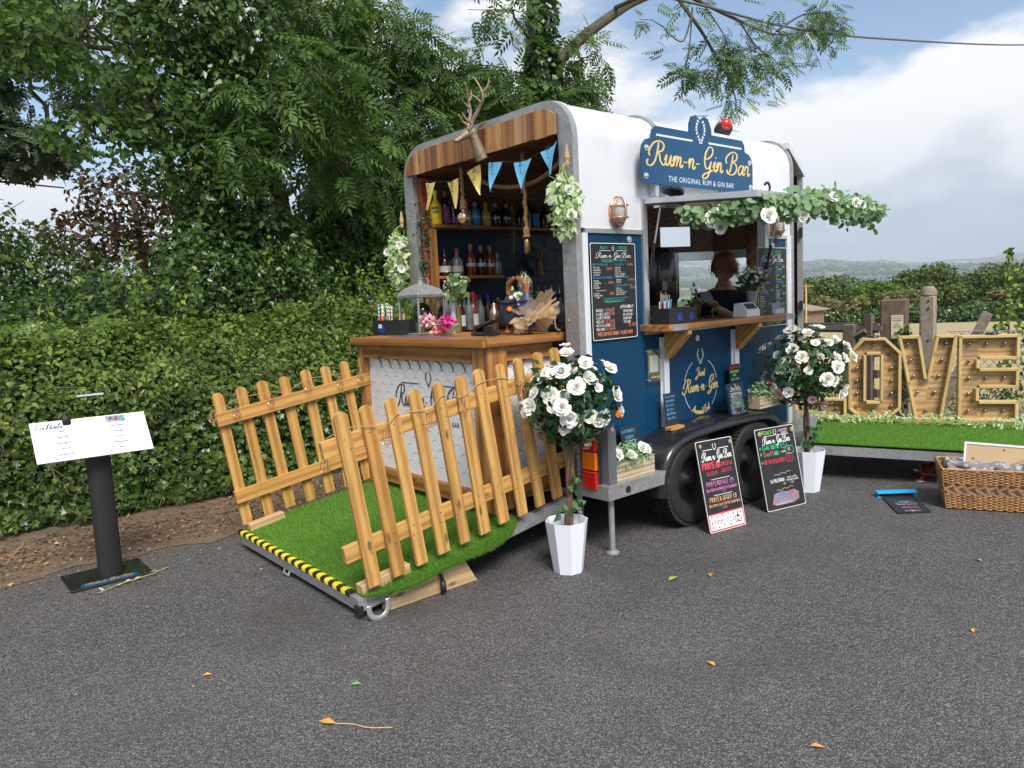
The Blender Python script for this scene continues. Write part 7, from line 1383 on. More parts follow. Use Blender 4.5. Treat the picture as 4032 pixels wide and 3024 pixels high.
for x, mt in ((4.38, 'liquor'), (4.47, 'clear_b'), (4.57, 'black_b'), (4.68, 'liquor'), (4.77, 'clear_b'), (4.87, 'amber_b')): bottle('dark spirit bottle in the shaded right half of the upper shelf', x, ys_, zs_, .22, .036, mt, 'black', 'tall', 'tb' if x == 4.57 else None, (.1, .6), 'dark bottles at the shaded end of the upper shelf')
ym, zm = 4.96, 1.829
mids = [(3.45, .27, .033, 'black_b', 'black', 'round', 'lab_w', (.05, .40), 'black bottle with white leaf label at the left end of the middle shelf'), (3.55, .225, .050, 'liquor', 'black', 'squat', 'lab_w', (.14, .36), 'squat dark rum bottle with cream label on the middle shelf'), (3.675, .225, .050, 'clear_b', 'p_red', 'squat', 'lab_w', (.14, .36), 'squat clear bottle with red seal on the middle shelf'), (3.82, .26, .042, 'amber_b', 'cork', 'squat', 'silver', (.30, .40), 'corked bottle with dark liquid, fourth on the middle shelf'), (3.93, .25, .042, 'liquor', 'cork', 'squat', 'silver', (.30, .42), 'corked bottle with wavy white band on the middle shelf'), (4.03, .25, .042, 'amber_b', 'cork', 'squat', 'silver', (.30, .40), 'corked bottle second from the right on the middle shelf')]
for (x, h, r, mt, cp_, stl, lb, lh, tx) in mids: bottle(tx, x, ym, zm, h, r, mt, cp_, stl, lb, lh)
bottle('short corked grey bottle standing at the right end of the middle shelf', 4.095, ym-.02, zm, .19, .036, 'clear_b', 'cork', 'squat')
yc, zc2 = 4.75, 1.386
cts = [(3.32, .26, .038, 'liquor', 'black', 'round', None), (3.385, .31, .034, 'clear_b', 'orange_cap', 'round', None), (3.52, .29, .040, 'liquor', 'orange_cap', 'round', 'lab_w'), (3.60, .30, .034, 'clear_b', 'orange_cap', 'round', None), (3.66, .30, .040, 'amber_b', 'p_red', 'round', 'lab_w'), (3.73, .28, .034, 'clear_b', 'black', 'round', None), (3.80, .28, .034, 'liquor', 'p_blue', 'round', None), (3.90, .27, .040, 'liquor', 'black', 'round', 'p_red'), (3.98, .26, .034, 'amber_b', 'black', 'round', None)]
lbs = ['dark bottle at the far left of the back counter', 'clear bottle with tall gold foil cap on the back counter', 'dark rum bottle with gold cap and white label behind the flowers', 'clear bottle with short gold cap on the back counter', 'amber rum bottle with bright red cap on the back counter', 'clear slim bottle with black cap behind the shaker', 'dark bottle with a blue cap behind the shaker', 'dark rum bottle with red label behind the copper shaker', 'amber bottle right of the red-labelled one']
for (x, h, r, mt, cp_, stl, lb), tx in zip(cts, lbs): bottle(tx, x, yc+random.uniform(-.03, .04), zc2, h, r, mt, cp_, stl, lb, (.12, .42))
for x in (4.31, 4.39, 4.47, 4.54, 4.64):
    t = bottle('bottle with a thin steel pourer at the right end of the back counter', x, yc, zc2, .26, .036, random.choice(['clear_b', 'liquor']), 'black', 'round', None, (.1, .4), 'bottles with steel pourers on the back counter'); put('pourer', MB().tube([(x, yc, zc2+.26), (x, yc, zc2+.30), (x-.006, yc-.006, zc2+.335)], .004, 6), 'alu', t)
for i in range(11): bottle('half hidden dark bottle in the back row on the back counter', 3.33+.125*i+random.uniform(-.02, .02), 4.93, zc2, random.uniform(.24, .31), .034, random.choice(['liquor', 'clear_b', 'amber_b', 'black_b']), random.choice(['black', 'orange_cap', 'p_red']), 'round', random.choice([None, 'lab_w']), (.12, .4), 'bottles in the back row of the back counter')
for i in range(8): bottle('dark bottle standing behind the front row on the upper shelf', 3.52+.15*i, 5.015, 2.237, .25, .032, random.choice(['liquor', 'black_b', 'clear_b']), 'black', 'tall', None, (.1, .4), 'bottles in the back row of the upper shelf')
wb = thing('sauce_bottle', 'white conical bar bottle with thin steel pourer behind the flowers', 'bottle', (3.33, 4.55, zc2)); put('body', MB().lathe([(.040, 0), (.042, .01), (.042, .12), (.034, .17), (.016, .24), (.013, .26)], (3.33, 4.55, zc2), 18), 'p_white', wb, auto=50); put('pourer', MB().cyl((3.33, 4.55, zc2+.262), (3.33, 4.55, zc2+.30), .014).tube([(3.33, 4.55, zc2+.30), (3.33, 4.55, zc2+.34), (3.325, 4.55, zc2+.375)], [.007, .005, .003], 8), 'black', wb, True)
sk = thing('cocktail_shaker', 'shiny copper cocktail shaker on the back counter left of the figurines', 'shaker', (3.63, 4.45, zc2)); put('body', MB().lathe([(.030, 0), (.040, .10), (.041, .115)], (3.63, 4.45, zc2), 20), 'copper', sk, auto=50); put('lid', MB().lathe([(.041, .117), (.034, .15), (.020, .17), (.019, .195), (.014, .205)], (3.63, 4.45, zc2), 20), 'copper', sk, auto=50)
tin = MB().lathe([(.028, 0), (.028, .10), (.02, .104)], (3.62, 4.20, 1.387), 16); tag(put('green_tin', tin, 'p_green'), 'small green tin beside the figurines on the counter', 'tin')

# ================================================================== ON THE BAR TOP
zb = 1.3855
def caddy(label, x0, y0, ux, uy, L, D, z, H=.115):
    t = thing('bar_caddy', label, 'caddy', (x0, y0, z)); U = V3((ux, uy, 0)).normalized(); W = V3((-U.y, U.x, 0)); O = V3((x0, y0, z)); q = lambda a, b, h: O+U*a+W*b+ZU*h
    mb = MB(); bx = lambda a0, a1, b0, b1, h0, h1: mb.add([q(a, b, h) for a in (a0, a1) for b in (b0, b1) for h in (h0, h1)], [(0, 1, 3, 2), (4, 6, 7, 5), (0, 4, 5, 1), (2, 3, 7, 6), (0, 2, 6, 4), (1, 5, 7, 3)])
    bx(0, L, 0, .004, 0, H); bx(0, L, D-.004, D, 0, H); bx(0, .004, .0041, D-.0041, 0, H); bx(L-.004, L, .0041, D-.0041, 0, H); bx(.0041, L-.0041, .0041, D-.0041, 0, .004); bx(L*.33, L*.33+.004, .0041, D-.0041, 0, H*.95); bx(L*.66, L*.66+.004, .0041, D-.0041, 0, H*.95); put('tray', mb, 'black', t); return t, q
def straws(t, q, a0, a1, b0, b1, n, h, mats, r=.003, name='straw'):
    for i in range(n): a, b = random.uniform(a0, a1), random.uniform(b0, b1); put(name, MB().cyl(q(a, b, .01), q(a+random.uniform(-.012, .012), b+random.uniform(-.01, .01), h*random.uniform(.92, 1.05)), r, None, 6), random.choice(mats), t)
c1, q1 = caddy('black bar caddy of striped paper straws and stirrers on the left end of the bar', 2.93, 5.115, 0, -1, .40, .14, zb, .115)
M['stripe'] = (lambda a: (a.set(a.ramp(a.voro(a.map((0, 0, 1)), 60, 'F1', 'Distance'), [(0, .8), (.5, .1)]), .7)))(NM('striped_paper'))
def stripe(name, c):
    a = NM(name); w = a.n('ShaderNodeTexWave', wave_type='BANDS', bands_direction='DIAGONAL'); a.t.links.new(a.map(), w.inputs[0]); w.inputs['Scale'].default_value = 22; return a.set(a.ramp(w.outputs['Fac'], [(.45, (.8, .8, .78)), (.55, c)]), .7)
SM = [stripe('striped_paper_%s' % n_, c) for n_, c in (('blue', (.03, .18, .55)), ('yellow', (.75, .55, .03)), ('red', (.6, .04, .04)), ('green', (.05, .4, .2)))]
straws(c1, q1, .05, .15, .02, .12, 16, .235, SM, .0042); straws(c1, q1, .04, .24, .01, .03, 18, .155, ['p_red', 'b_ink', 'amber_lens', 'magenta', 'yellow', 'k_ink'], .0035); straws(c1, q1, .28, .37, .02, .10, 8, .16, ['twine', 'pale'], .0035, 'stirrer')
put('napkin_pack', MB().add([q1(.09, -.0015, .02), q1(.18, -.0015, .02), q1(.18, -.0015, .08), q1(.09, -.0015, .08)], [(0, 1, 2, 3)]), 'p_blue', c1); put('napkin_label', MB().add([q1(.095, -.003, .055), q1(.145, -.003, .055), q1(.145, -.003, .085), q1(.095, -.003, .085)], [(0, 1, 2, 3)]), 'paper', c1)
# lantern
lt = thing('lantern', 'tall galvanised glass lantern holding a dark globe bulb, on the bar', 'lantern', (3.13, 4.70, zb)); lx0, lx1, ly0, ly1 = 3.01, 3.24, 4.57, 4.83; zt_ = zb+.275
for x in (lx0, lx1):
    for y in (ly0, ly1): put('post', MB().cbox((x, y, zb+.145), (.016, .016, .27), .003), 'galv', lt)
put('base_frame', MB().cbox(((lx0+lx1)/2, (ly0+ly1)/2, zb+.006), (.255, .285, .012), .004), 'galv', lt); cx, cy = (lx0+lx1)/2, (ly0+ly1)/2
def sq(h, a, b): return [(cx+sx*a, cy+sy*b, h) for sx, sy in ((-1, -1), (1, -1), (1, 1), (-1, 1))]
lv = sq(zt_, .127, .142)+sq(zt_+.02, .130, .146)+sq(zt_+.06, .10, .11)+sq(zt_+.095, .045, .05)+sq(zt_+.10, .03, .033); put('roof', MB().add(lv, [(4*r+k, 4*r+(k+1) % 4, 4*r+4+(k+1) % 4, 4*r+4+k) for r in range(4) for k in range(4)]+[(3, 2, 1, 0), (16, 17, 18, 19)]), 'galv', lt); put('chimney', MB().cyl((cx, cy, zt_+.10), (cx, cy, zt_+.14), .026, .026, 12).cyl((cx, cy, zt_+.14), (cx, cy, zt_+.146), .034, .034, 12), 'galv', lt, auto=40); put('ring_handle', MB().tube([(cx+.035+.0*a, cy-.03-.028*math.cos(a), zt_+.115+.028*math.sin(a)) for a in np.linspace(0, 6.28, 18)], .004, 6), 'galv', lt)
for a_, b_ in (((lx0, ly0+.008, zb+.012), (lx0+.002, ly1-.008, zt_)), ((lx1-.002, ly0+.008, zb+.012), (lx1, ly1-.008, zt_)), ((lx0+.008, ly0, zb+.012), (lx1-.008, ly0+.002, zt_)), ((lx0+.008, ly1-.002, zb+.012), (lx1-.008, ly1, zt_))): put('pane', MB().mm(a_, b_), 'glass', lt)
gb_ = thing('globe_bulb', 'dark smoked globe bulb with brass cap standing inside the lantern', 'bulb', (cx, cy, zb+.013)); put('globe', MB().ball((cx, cy, zb+.155), .075, 18, 12, (1, 1, 1.1)), 'black_b', gb_, True); put('cap', MB().cyl((cx, cy, zb+.014), (cx, cy, zb+.085), .022), 'brass', gb_, auto=40)
# flowers beside and behind the lantern
fl = thing('flower_posy', 'pink dahlia and pale filler posy lying on the bar', 'flowers', (3.05, 4.25, zb)); P, N = blob((3.05, 4.28, zb+.06), (.07, .13, .065), 700, .2); leaves('filler', 'oval', P, frames(N, .8), rng.uniform(.010, .022, len(P)), 'l_pale', fl)
def dahlia(p, s, mt, n=90, nm='bloom'):
    P, N = blob(p, (s, s, s*.8), n, .5); me = bpy.data.meshes.new('x'); v, F = tmpl('diamond'); fr = frames(N*.4, .5); Q = (np.einsum('nij,kj->nki', fr, v)*(s*.8)+np.array(P)[:, None, :]).reshape(-1, 3); T_ = (F[None]+(np.arange(n)*len(v))[:, None, None]).reshape(-1, 3); m_ = MB(); m_.add([tuple(q) for q in Q], [tuple(int(i) for i in f) for f in T_]); return m_
put('bloom', dahlia((2.97, 4.40, zb+.10), .055, 'coral'), 'pink', fl); put('bloom', dahlia((2.97, 4.16, zb+.09), .055, 'magenta'), 'magenta', fl); put('bloom', dahlia((2.96, 4.26, zb+.03), .045, 'coral'), 'coral', fl)
vs_ = thing('bud_vase', 'stem of pink berries and eucalyptus in a gold flecked tube vase behind the lantern', 'vase', (3.30, 4.47, zb)); put('tube', MB().cyl((3.30, 4.47, zb+.002), (3.30, 4.47, zb+.20), .018, .021), 'brass', vs_, auto=40); P, N = blob((3.28, 4.46, zb+.34), (.07, .14, .10), 70, .3); leaves('foliage', 'round', P, frames(N, .6, .2), rng.uniform(.04, .07, 70), 'l_euc', vs_)
mb = MB()
for _ in range(24): mb.ball((3.26+random.gauss(0, .02), 4.50+random.gauss(0, .03), zb+.37+random.gauss(0, .035)), .009, 6, 4)
put('berries', mb, 'pink', vs_)
# card reader, cards, flyer
cr_ = thing('card_reader', 'black card reader stand tilted up on the bar in front of the figurines', 'card reader', (2.98, 3.72, zb)); mb = MB(); mb.cbox((2.97, 3.74, zb+.012), (.10, .20, .02), .005); mb.cbox((3.0, 3.845, zb+.035), (.09, .02, .05), .005); put('stand', mb, 'black', cr_); put('reader', MB().cbox((3.0, 3.74, zb+.075), (.085, .21, .022), .008, Matrix.Rotation(-.28, 3, 'X')), 'black_gloss', cr_, auto=60)
ch = thing('card_holder', 'small clear holder of black cards in front of the figurines', 'card holder', (2.86, 3.56, zb)); put('holder', MB().cbox((2.86, 3.56, zb+.022), (.05, .09, .044), .003), 'glass', ch); put('cards', MB().box((2.858, 3.56, zb+.035), (.014, .085, .06), Matrix.Rotation(-.2, 3, 'Y')), 'black', ch)
tag(put('flyer_mat', MB().mm((2.74, 3.95, zb-.0005), (2.90, 4.6, zb+.002)), plain('purple_printed_mat', (.16, .10, .17), .5, 0, .7, 25)), 'thin purple printed mat on the bar edge', 'mat')
# two carved figurines
def duck(label, x, y, z, body, neck_to, mat_b, hgt=.37):
    t = thing('duck_figurine', label, 'figurine', (x, y, z)); f = V3((neck_to[0], neck_to[1], 0)).normalized(); P = lambda a, h, r, r2=None: (*(V3((x, y, z))+f*a+ZU*h), r, r2 or r)
    J = {'belly': P(0, .16, .052), 'chest': P(.005, .21, .040), 'throat': P(.0, .255, .020), 'head': P(.012, .33, .024), 'bill0': P(.045, .345, .013, .018), 'bill1': P(.085, .365, .008, .016), 'low': P(-.01, .10, .058), 'tail': P(-.05, .07, .030)}
    E = [('belly', 'chest'), ('chest', 'throat'), ('belly', 'low'), ('low', 'tail')]
    skin_body('body', {k_: J[k_] for k_ in ('belly', 'chest', 'throat', 'low', 'tail')}, E, mat_b, t); skin_body('head', {'n': P(.0, .245, .020), 'm': P(.002, .29, .017), 'head': J['head'], 'b0': J['bill0'], 'b1': J['bill1']}, [('n', 'm'), ('m', 'head'), ('head', 'b0'), ('b0', 'b1')], 'duckwood', t)
    for sg in (-1, 1): s = V3((-f.y, f.x, 0)); c = V3((x, y, z))+s*.028*sg+f*.01; put('foot', MB().ball(c+ZU*.014, .026, 10, 6, (1, 1.1, .55)), 'duckwood', t, True); put('leg', MB().cyl(c+ZU*.015, V3((x, y, z+.06))+s*.02*sg, .011), 'duckwood', t)
    return t, f
d1, f_ = duck('brown-headed wooden duck figurine in a grey tweed waistcoat and dark jacket on the bar', 3.13, 3.68, zb, 0, (-.2, -1), 'tweed')
put('jacket', MB().lathe([(.062, .07), (.064, .12), (.056, .18), (.042, .225), (.024, .25)], (3.135, 3.675, zb), 18, None, 1, 1, False), 'navy', d1, True); put('button', MB().lathe([(.014, 0), (.016, .004), (.008, .006)], (3.085, 3.625, zb+.165), 12, V3((-.7, -.6, .1))), 'amber_lens', d1); put('collar', MB().ball((3.12, 3.645, zb+.235), .016, 8, 6), 'p_white', d1, True); put('cap', MB().lathe([(.030, 0), (.024, .008), (.004, .014)], (3.145, 3.675, zb+.352), 12, V3((.4, .2, 1))), 'tweed', d1, True)
d2, f_ = duck('brown-headed wooden duck figurine in painted navy with a big beige tulle skirt', 3.10, 3.47, zb, 0, (-.15, 1), 'duckblue')
put('painted_body', MB().lathe([(.045, .04), (.058, .09), (.060, .15), (.050, .20), (.034, .235), (.022, .262)], (3.10, 3.47, zb), 18, None, 1, 1, False), 'duckblue', d2, True)
put('necklace', MB().tube([(3.10+.021*math.cos(a), 3.49+.021*math.sin(a), zb+.252) for a in np.linspace(0, 6.28, 14)], .004, 6), 'p_white', d2, True)
lettering('silver', d2, lambda mb: (write(mb, 'GO BE', (3.055, 3.475, zb+.185), V3((.65, -.75, 0)), ZU, V3((-.75, -.65, 0)), 0, 0, .014, fit=.045, align=.5), write(mb, 'A STAR', (3.05, 3.47, zb+.165), V3((.65, -.75, 0)), ZU, V3((-.75, -.65, 0)), 0, 0, .009, fit=.045, align=.5)))
tu = MB()
for L_, (zr, r0, r1, dz) in enumerate(((.115, .055, .115, -.095), (.112, .055, .14, -.06), (.11, .055, .15, -.02), (.10, .05, .12, -.08), (.118, .05, .13, .035))):
    n_ = 46; vs = []
    for i in range(n_+1):
        a = 2*PI*i/n_
        for j in range(4):
            v_ = j/3; wv_ = math.sin(a*13+L_*2)*.018*v_+math.sin(a*7+L_)*.012*v_; rr = r0+(r1-r0)*v_*(1-.35*max(0, math.sin(a)))+wv_; bias = .055*v_*(1 if math.sin(a) < .3 else .4); vs.append((3.10+rr*math.cos(a)*.9+bias*.2, 3.46+rr*math.sin(a)-bias, zb+max(.004, zr+(dz+.09*max(0, -math.sin(a)+.2))*v_+.02*math.sin(a*11+L_*3)*v_)))
    tu.add(vs, [(i*4+j, i*4+j+1, i*4+j+5, i*4+j+4) for i in range(n_) for j in range(3)])
put('tulle_skirt', tu, 'tulle', d2, True); P, N = blob((3.115, 3.50, zb+.33), (.028, .028, .05), 120, .5); leaves('feather_hair', 'blade', P, frames(N, .3, .6), .045, 'l_petal', d2)
vf = thing('flower_glass', 'white flowers and a pink tulip in a glass behind the duck figurines', 'flowers', (3.5, 3.95, zb)); put('glass', MB().lathe([(.03, 0), (.038, .12)], (3.5, 3.95, zb), 14), 'glass', vf); P, N = blob((3.5, 3.95, zb+.20), (.10, .12, .10), 260, .2); leaves('foliage', 'oval', P, frames(N, .6, -.3), rng.uniform(.03, .055, 260), 'l_lime', vf); blossom(vf, (3.43, 3.93, zb+.24), (-.8, -.6, .4), .04); blossom(vf, (3.44, 3.80, zb+.20), (-.8, -.6, .4), .035, 'bud'); blossom(vf, (3.47, 4.05, zb+.30), (-.8, -.6, .6), .025)

# ================================================================== SERVING HATCH ITEMS
zs = 1.396
c2, q2 = caddy('black bar caddy with coloured straws at the left end of the serving shelf', 3.95, 3.02, 1, 0, .31, .14, zs, .105)
straws(c2, q2, .01, .09, .03, .10, 12, .16, ['amber_lens', 'b_ink', 'p_white', 'amber_lens'], .0035); straws(c2, q2, .03, .08, .06, .11, 5, .21, ['twine'], .003, 'stirrer')
for a in (.09, .22): put('napkin_pack', MB().add([q2(a, -.0015, .02), q2(a+.05, -.0015, .02), q2(a+.05, -.0015, .07), q2(a, -.0015, .07)], [(0, 1, 2, 3)]), 'p_blue', c2)
bs_ = thing('worktop', 'inner worktop just below the serving shelf', 'worktop', (4.7, 3.5, 1.30)); put('top', MB().mm((3.95, 3.255, 1.33), (5.80, 3.62, 1.36)), 'bar', bs_); put('cupboard', MB().mm((3.97, 3.30, .43), (5.78, 3.60, 1.329)), 'inner', bs_); put('splash_rail', MB().mm((3.95, 3.625, 1.30), (5.8, 3.645, 1.40)), 'inner', bs_)
dp = thing('soap_dispenser', 'big glossy black paper towel dispenser standing inside the hatch', 'dispenser', (4.56, 3.62, 1.36)); put('body', MB().cbox((4.67, 3.64, 1.735), (.27, .22, .44), .055), 'black_gloss', dp, auto=60); put('mount', MB().cbox((4.50, 3.72, 1.47), (.16, .10, .22), .02), 'black', dp); put('window', MB().cbox((4.57, 3.528, 1.66), (.06, .006, .07), .002), 'grey_ink', dp)
for x, z in ((4.17, 1.62), (4.20, 1.80)): tag(put('pinned_notice', MB().mm((x, 3.89, z), (x+.15, 3.893, z+.16)), 'grey_ink'), 'dim pinned notice inside the hatch at left, ' + ('lower' if z < 1.7 else 'upper') + ' sheet', 'notice')
tag(put('inner_pillar', MB().mm((4.06, 3.895, .43), (4.46, 3.93, 2.70)), 'inner'), 'dark wooden partition inside the hatch at its left side', 'partition')
sb = thing('spray_bottle', 'red spray bottle standing behind the shelf caddy', 'spray bottle', (4.44, 3.42, 1.36)); put('body', MB().lathe([(.040, 0), (.044, .02), (.044, .11), (.030, .15), (.016, .17)], (4.44, 3.42, 1.36), 16, None, 1, .7), 'p_red', sb, auto=50); put('trigger', MB().cyl((4.44, 3.42, 1.53), (4.44, 3.42, 1.56), .017).cbox((4.42, 3.42, 1.575), (.075, .025, .028), .006).cbox((4.40, 3.42, 1.55), (.012, .014, .05), .003, Matrix.Rotation(.4, 3, 'Y')), 'p_white', sb, auto=50); put('label', MB().lathe([(.0445, .03), (.0445, .085)], (4.44, 3.42, 1.36), 16, None, 1, .7, False), 'paper', sb)
mp = thing('mint_plant', 'two leafy mint sprigs on the worktop inside the hatch', 'herbs', (4.75, 3.46, 1.36)); P = []
for cx_, cy_, hh in ((4.70, 3.45, .16), (4.83, 3.47, .27), (5.15, 3.50, .10)):
    st_ = MB(); st_.cyl((cx_, cy_, 1.362), (cx_, cy_, 1.36+hh), .003, None, 5); put('stem', st_, 'stem', mp)
    for i in range(int(hh*130)): an = random.uniform(0, 6.28); P.append((cx_+.02*math.cos(an), cy_+.02*math.sin(an), 1.38+hh*random.random()))
leaves('leaves', 'oval', np.array(P), frames(np.tile([-.4, -.6, .5], (len(P), 1)), .5), rng.uniform(.035, .055, len(P)), 'l_lime', mp)
pr_ = thing('card_terminal', 'white sloping payment terminal dock on the right of the serving shelf', 'terminal', (5.0, 3.09, zs)); mb = MB(); mb.prism([(0, 0), (.12, 0), (.11, .10), (.06, .105), (.0, .045)], (4.93, 3.05, zs), (0, 1, 0), ZU, XU, .18); put('body', mb, 'p_white', pr_)
mb = MB(); 
for i in range(4): mb.box((4.965+.035*i, 3.075, zs+.0785), (.018, .055, .004), Matrix.Rotation(.79, 3, 'X'))
put('keys', mb, 'black', pr_); put('side_window', MB().mm((5.1102, 3.08, zs+.02), (5.1115, 3.15, zs+.06)), 'grey_ink', pr_)
va = thing('cut_glass_vase', 'cut glass vase of white and violet flowers at the right of the shelf', 'vase', (5.19, 3.17, zs)); put('vase', MB().lathe([(.035, 0), (.030, .02), (.034, .08), (.046, .19), (.042, .19), (.030, .08), (.024, .025)], (5.19, 3.17, zs), 16), 'clear_b', va, auto=30)
P, N = blob((5.19, 3.17, zs+.27), (.10, .10, .09), 260, .2); leaves('foliage', 'oval', P, frames(N, .6, -.2), rng.uniform(.03, .06, 260), 'l_rose', va); P, N = blob((5.18, 3.15, zs+.31), (.12, .10, .07), 60, .8); leaves('blossom', 'clump', P, frames(N, .4), .028, 'l_petal', va); mb = MB()
for _ in range(22): mb.ball((5.22+random.gauss(0, .05), 3.14+random.gauss(0, .04), zs+.33+random.gauss(0, .03)), .010, 6, 4)
put('violet_blooms', mb, 'violet', va)
bh = thing('business_cards', 'clear holder of business cards at the right end of the serving shelf', 'card holder', (5.38, 3.07, zs)); put('holder', MB().mm((5.33, 3.04, zs), (5.47, 3.044, zs+.06)).mm((5.33, 3.04, zs), (5.47, 3.10, zs+.004)), 'glass', bh); put('cards', MB().mm((5.335, 3.05, zs+.005), (5.465, 3.075, zs+.04)), 'paper', bh); put('top_card', MB().mm((5.335, 3.08, zs+.005), (5.465, 3.084, zs+.085)), plain('lilac_card', (.25, .24, .33), .5), bh)
sp = thing('work_light', 'black round clamp light on the left corner of the raised hatch', 'lamp', (3.95, 3.0, 2.20)); put('head', MB().lathe([(.085, 0), (.088, .012), (.07, .03), (.03, .04), (.001, .045)], (3.965, 2.98, 2.245), 20, V3((.35, -.1, 1)), 1, .8), 'black_gloss', sp, auto=40); put('arm', MB().tube([(3.97, 3.0, 2.265), (3.98, 2.99, 2.235), (3.97, 3.0, 2.19)], .009, 6).cbox((3.97, 2.95, 2.19), (.03, .12, .025), .004, Matrix.Rotation(.5, 3, 'X')), 'black', sp)
for (x, y, lb) in ((4.12, 2.42, 'dark metal hook on the near outer corner of the hatch'), (5.30, 2.42, 'dark metal hook at the far end of the hatch above the garland')):
    tag(put('hook', MB().tube([(x+.03+.03*math.cos(a), y, 2.205+.03*math.sin(a)) for a in np.linspace(-1.6, 2.6, 12)], .008, 6).cyl((x+.03, y, 2.18), (x+.03, y, 2.165), .01), 'k_ink', None, True), lb, 'hook')
# brochure holder
br = thing('brochure_holder', 'clear acrylic holder of navy brochures with photos, on the mudguard', 'brochure holder', (4.76, 3.04, .69)); O = V3((4.66, 3.02, .692)); U = XU; W = V3((0, .20, 1)).normalized(); N = U.cross(W)
put('brochures', MB().prism([(0, 0), (.215, 0), (.215, .225), (0, .225)], O, U, W, -N, .02), plain('navy_print', (.018, .028, .065), .35), br); put('holder', MB().prism([(-.006, -.005), (.222, -.005), (.222, .14), (-.006, .14)], O+N*.012, U, W, N, .003).mm((4.65, 2.98, .687), (4.885, 3.05, .691)), 'glass', br)
ph = NM('brochure_photo'); v = ph.map(); vc = ph.voro(v, 45, 'F1', 'Color'); hs = ph.n('ShaderNodeHueSaturation'); hs.inputs['Value'].default_value = .4; hs.inputs['Saturation'].default_value = .6; ph.t.links.new(vc, hs.inputs['Color']); ph.set(hs.outputs[0], .4)
put('photo_print', MB().prism([(.035, .105), (.105, .105), (.105, .155), (.035, .155)], O, U, W, N, .0008).prism([(.108, .105), (.18, .105), (.18, .155), (.108, .155)], O, U, W, N, .0008), ph.m, br); put('photo_print', MB().prism([(.035, .04), (.18, .04), (.18, .102), (.035, .102)], O, U, W, N, .0008), plain('landscape_print', (.14, .22, .20), .4, 0, .9, 18), br)
FBR = (O, U, W, N); lettering('gold', br, lambda mb: script(mb, 'Rum-n-Gin Bar', *FBR, .107, .178, .026, fit=.12, align=.5)); lettering('w_ink', br, lambda mb: (write(mb, 'THE ORIGINAL RUM & GIN BAR', *FBR, .107, .166, .006, .001, fit=.15, align=.5), emblem(mb, *FBR, .107, .200, .02)))

# ================================================================== BARTENDER
PX, PY = 5.755, 3.80
pe = thing('person', 'bartender in navy polo and glasses, head bowed over a small card inside the hatch', 'person', (PX, PY, .42))
R3 = lambda dx, dy, z: (PX+dx, PY+dy, z)
J = {'pelvis': (*R3(.04, .02, 1.08), .17, .13), 'waist': (*R3(.04, .02, 1.18), .17, .13), 'chest': (*R3(.02, .0, 1.38), .20, .15), 'upper': (*R3(-.02, -.03, 1.52), .17, .12), 'neck': (*R3(-.08, -.06, 1.62), .072), 'head0': (*R3(-.11, -.09, 1.70), .075),
 'shl': (*R3(-.12, .14, 1.50), .075), 'shr': (*R3(.06, -.19, 1.50), .075), 'ell': (*R3(-.34, .08, 1.36), .055), 'elr': (*R3(-.12, -.27, 1.30), .055), 'wrl': (*R3(-.56, -.12, 1.47), .036), 'wrr': (*R3(-.44, -.26, 1.44), .036), 'palml': (*R3(-.635, -.17, 1.51), .040, .022), 'palmr': (*R3(-.53, -.25, 1.48), .040, .022)}
J['legl'] = (*R3(.0, .12, .85), .10); J['kneel'] = (*R3(-.02, .13, .62), .075); J['footl'] = (*R3(-.04, .13, .46), .06); J['legr'] = (*R3(.10, -.06, .85), .10); J['kneer'] = (*R3(.09, -.06, .62), .075); J['footr'] = (*R3(.07, -.06, .46), .06)
hc = V3(R3(-.135, -.11, 1.80)); fwd = V3((-.80, .36, -.42)).normalized(); sd = fwd.cross(ZU).normalized(); up_ = sd.cross(fwd)
body = skin_body('body', J, [('pelvis', 'waist'), ('waist', 'chest'), ('chest', 'upper'), ('upper', 'neck'), ('neck', 'head0'), ('upper', 'shl'), ('shl', 'ell'), ('ell', 'wrl'), ('wrl', 'palml'), ('upper', 'shr'), ('shr', 'elr'), ('elr', 'wrr'), ('wrr', 'palmr'), ('pelvis', 'legl'), ('legl', 'kneel'), ('kneel', 'footl'), ('pelvis', 'legr'), ('legr', 'kneer'), ('kneer', 'footr')], 'skin', pe)
def ell(c, a, b, d):
    m_ = MB().ball((0, 0, 0), 1, 16, 12); m_.v = [tuple(V3(c)+fwd*v[0]*a+sd*v[1]*b+up_*v[2]*d) for v in m_.v]; return m_
hm3 = ell(hc, .098, .078, .112)
for q in (ell(hc+fwd*.035-up_*.062, .060, .052, .058), ell(hc+fwd*.098-up_*.018, .020, .013, .028), ell(hc+fwd*.105-up_*.032, .018, .016, .013), ell(hc+fwd*.082-up_*.105, .022, .026, .018), ell(hc+fwd*.088-up_*.068, .016, .026, .012), ell(hc+sd*.080-up_*.01, .020, .010, .032), ell(hc-sd*.080-up_*.01, .020, .010, .032), ell(hc+fwd*.086+up_*.020, .016, .055, .010)): hm3.add(q.v, q.f)
W0 = wm(pe); me2 = hm3.mesh('h', 'skin'); me2.transform(W0.inverted()); bm_ = bmesh.new(); bm_.from_mesh(body.data); bm_.from_mesh(me2); bm_.to_mesh(body.data); bm_.free()
md = body.modifiers.new('merge', 'REMESH'); md.mode = 'VOXEL'; md.voxel_size = .009; md2 = body.modifiers.new('sm', 'SMOOTH'); md2.iterations = 3; md2.factor = .4
dg = bpy.context.evaluated_depsgraph_get(); m2 = bpy.data.meshes.new_from_object(body.evaluated_get(dg)); body.modifiers.clear(); m2.materials.clear(); m2.materials.append(M['skin']); m2.materials.append(M['navy']); m2.shade_smooth()
segs = [(J['ell'], J['wrl']), (J['wrl'], J['palml']), (J['elr'], J['wrr']), (J['wrr'], J['palmr'])]
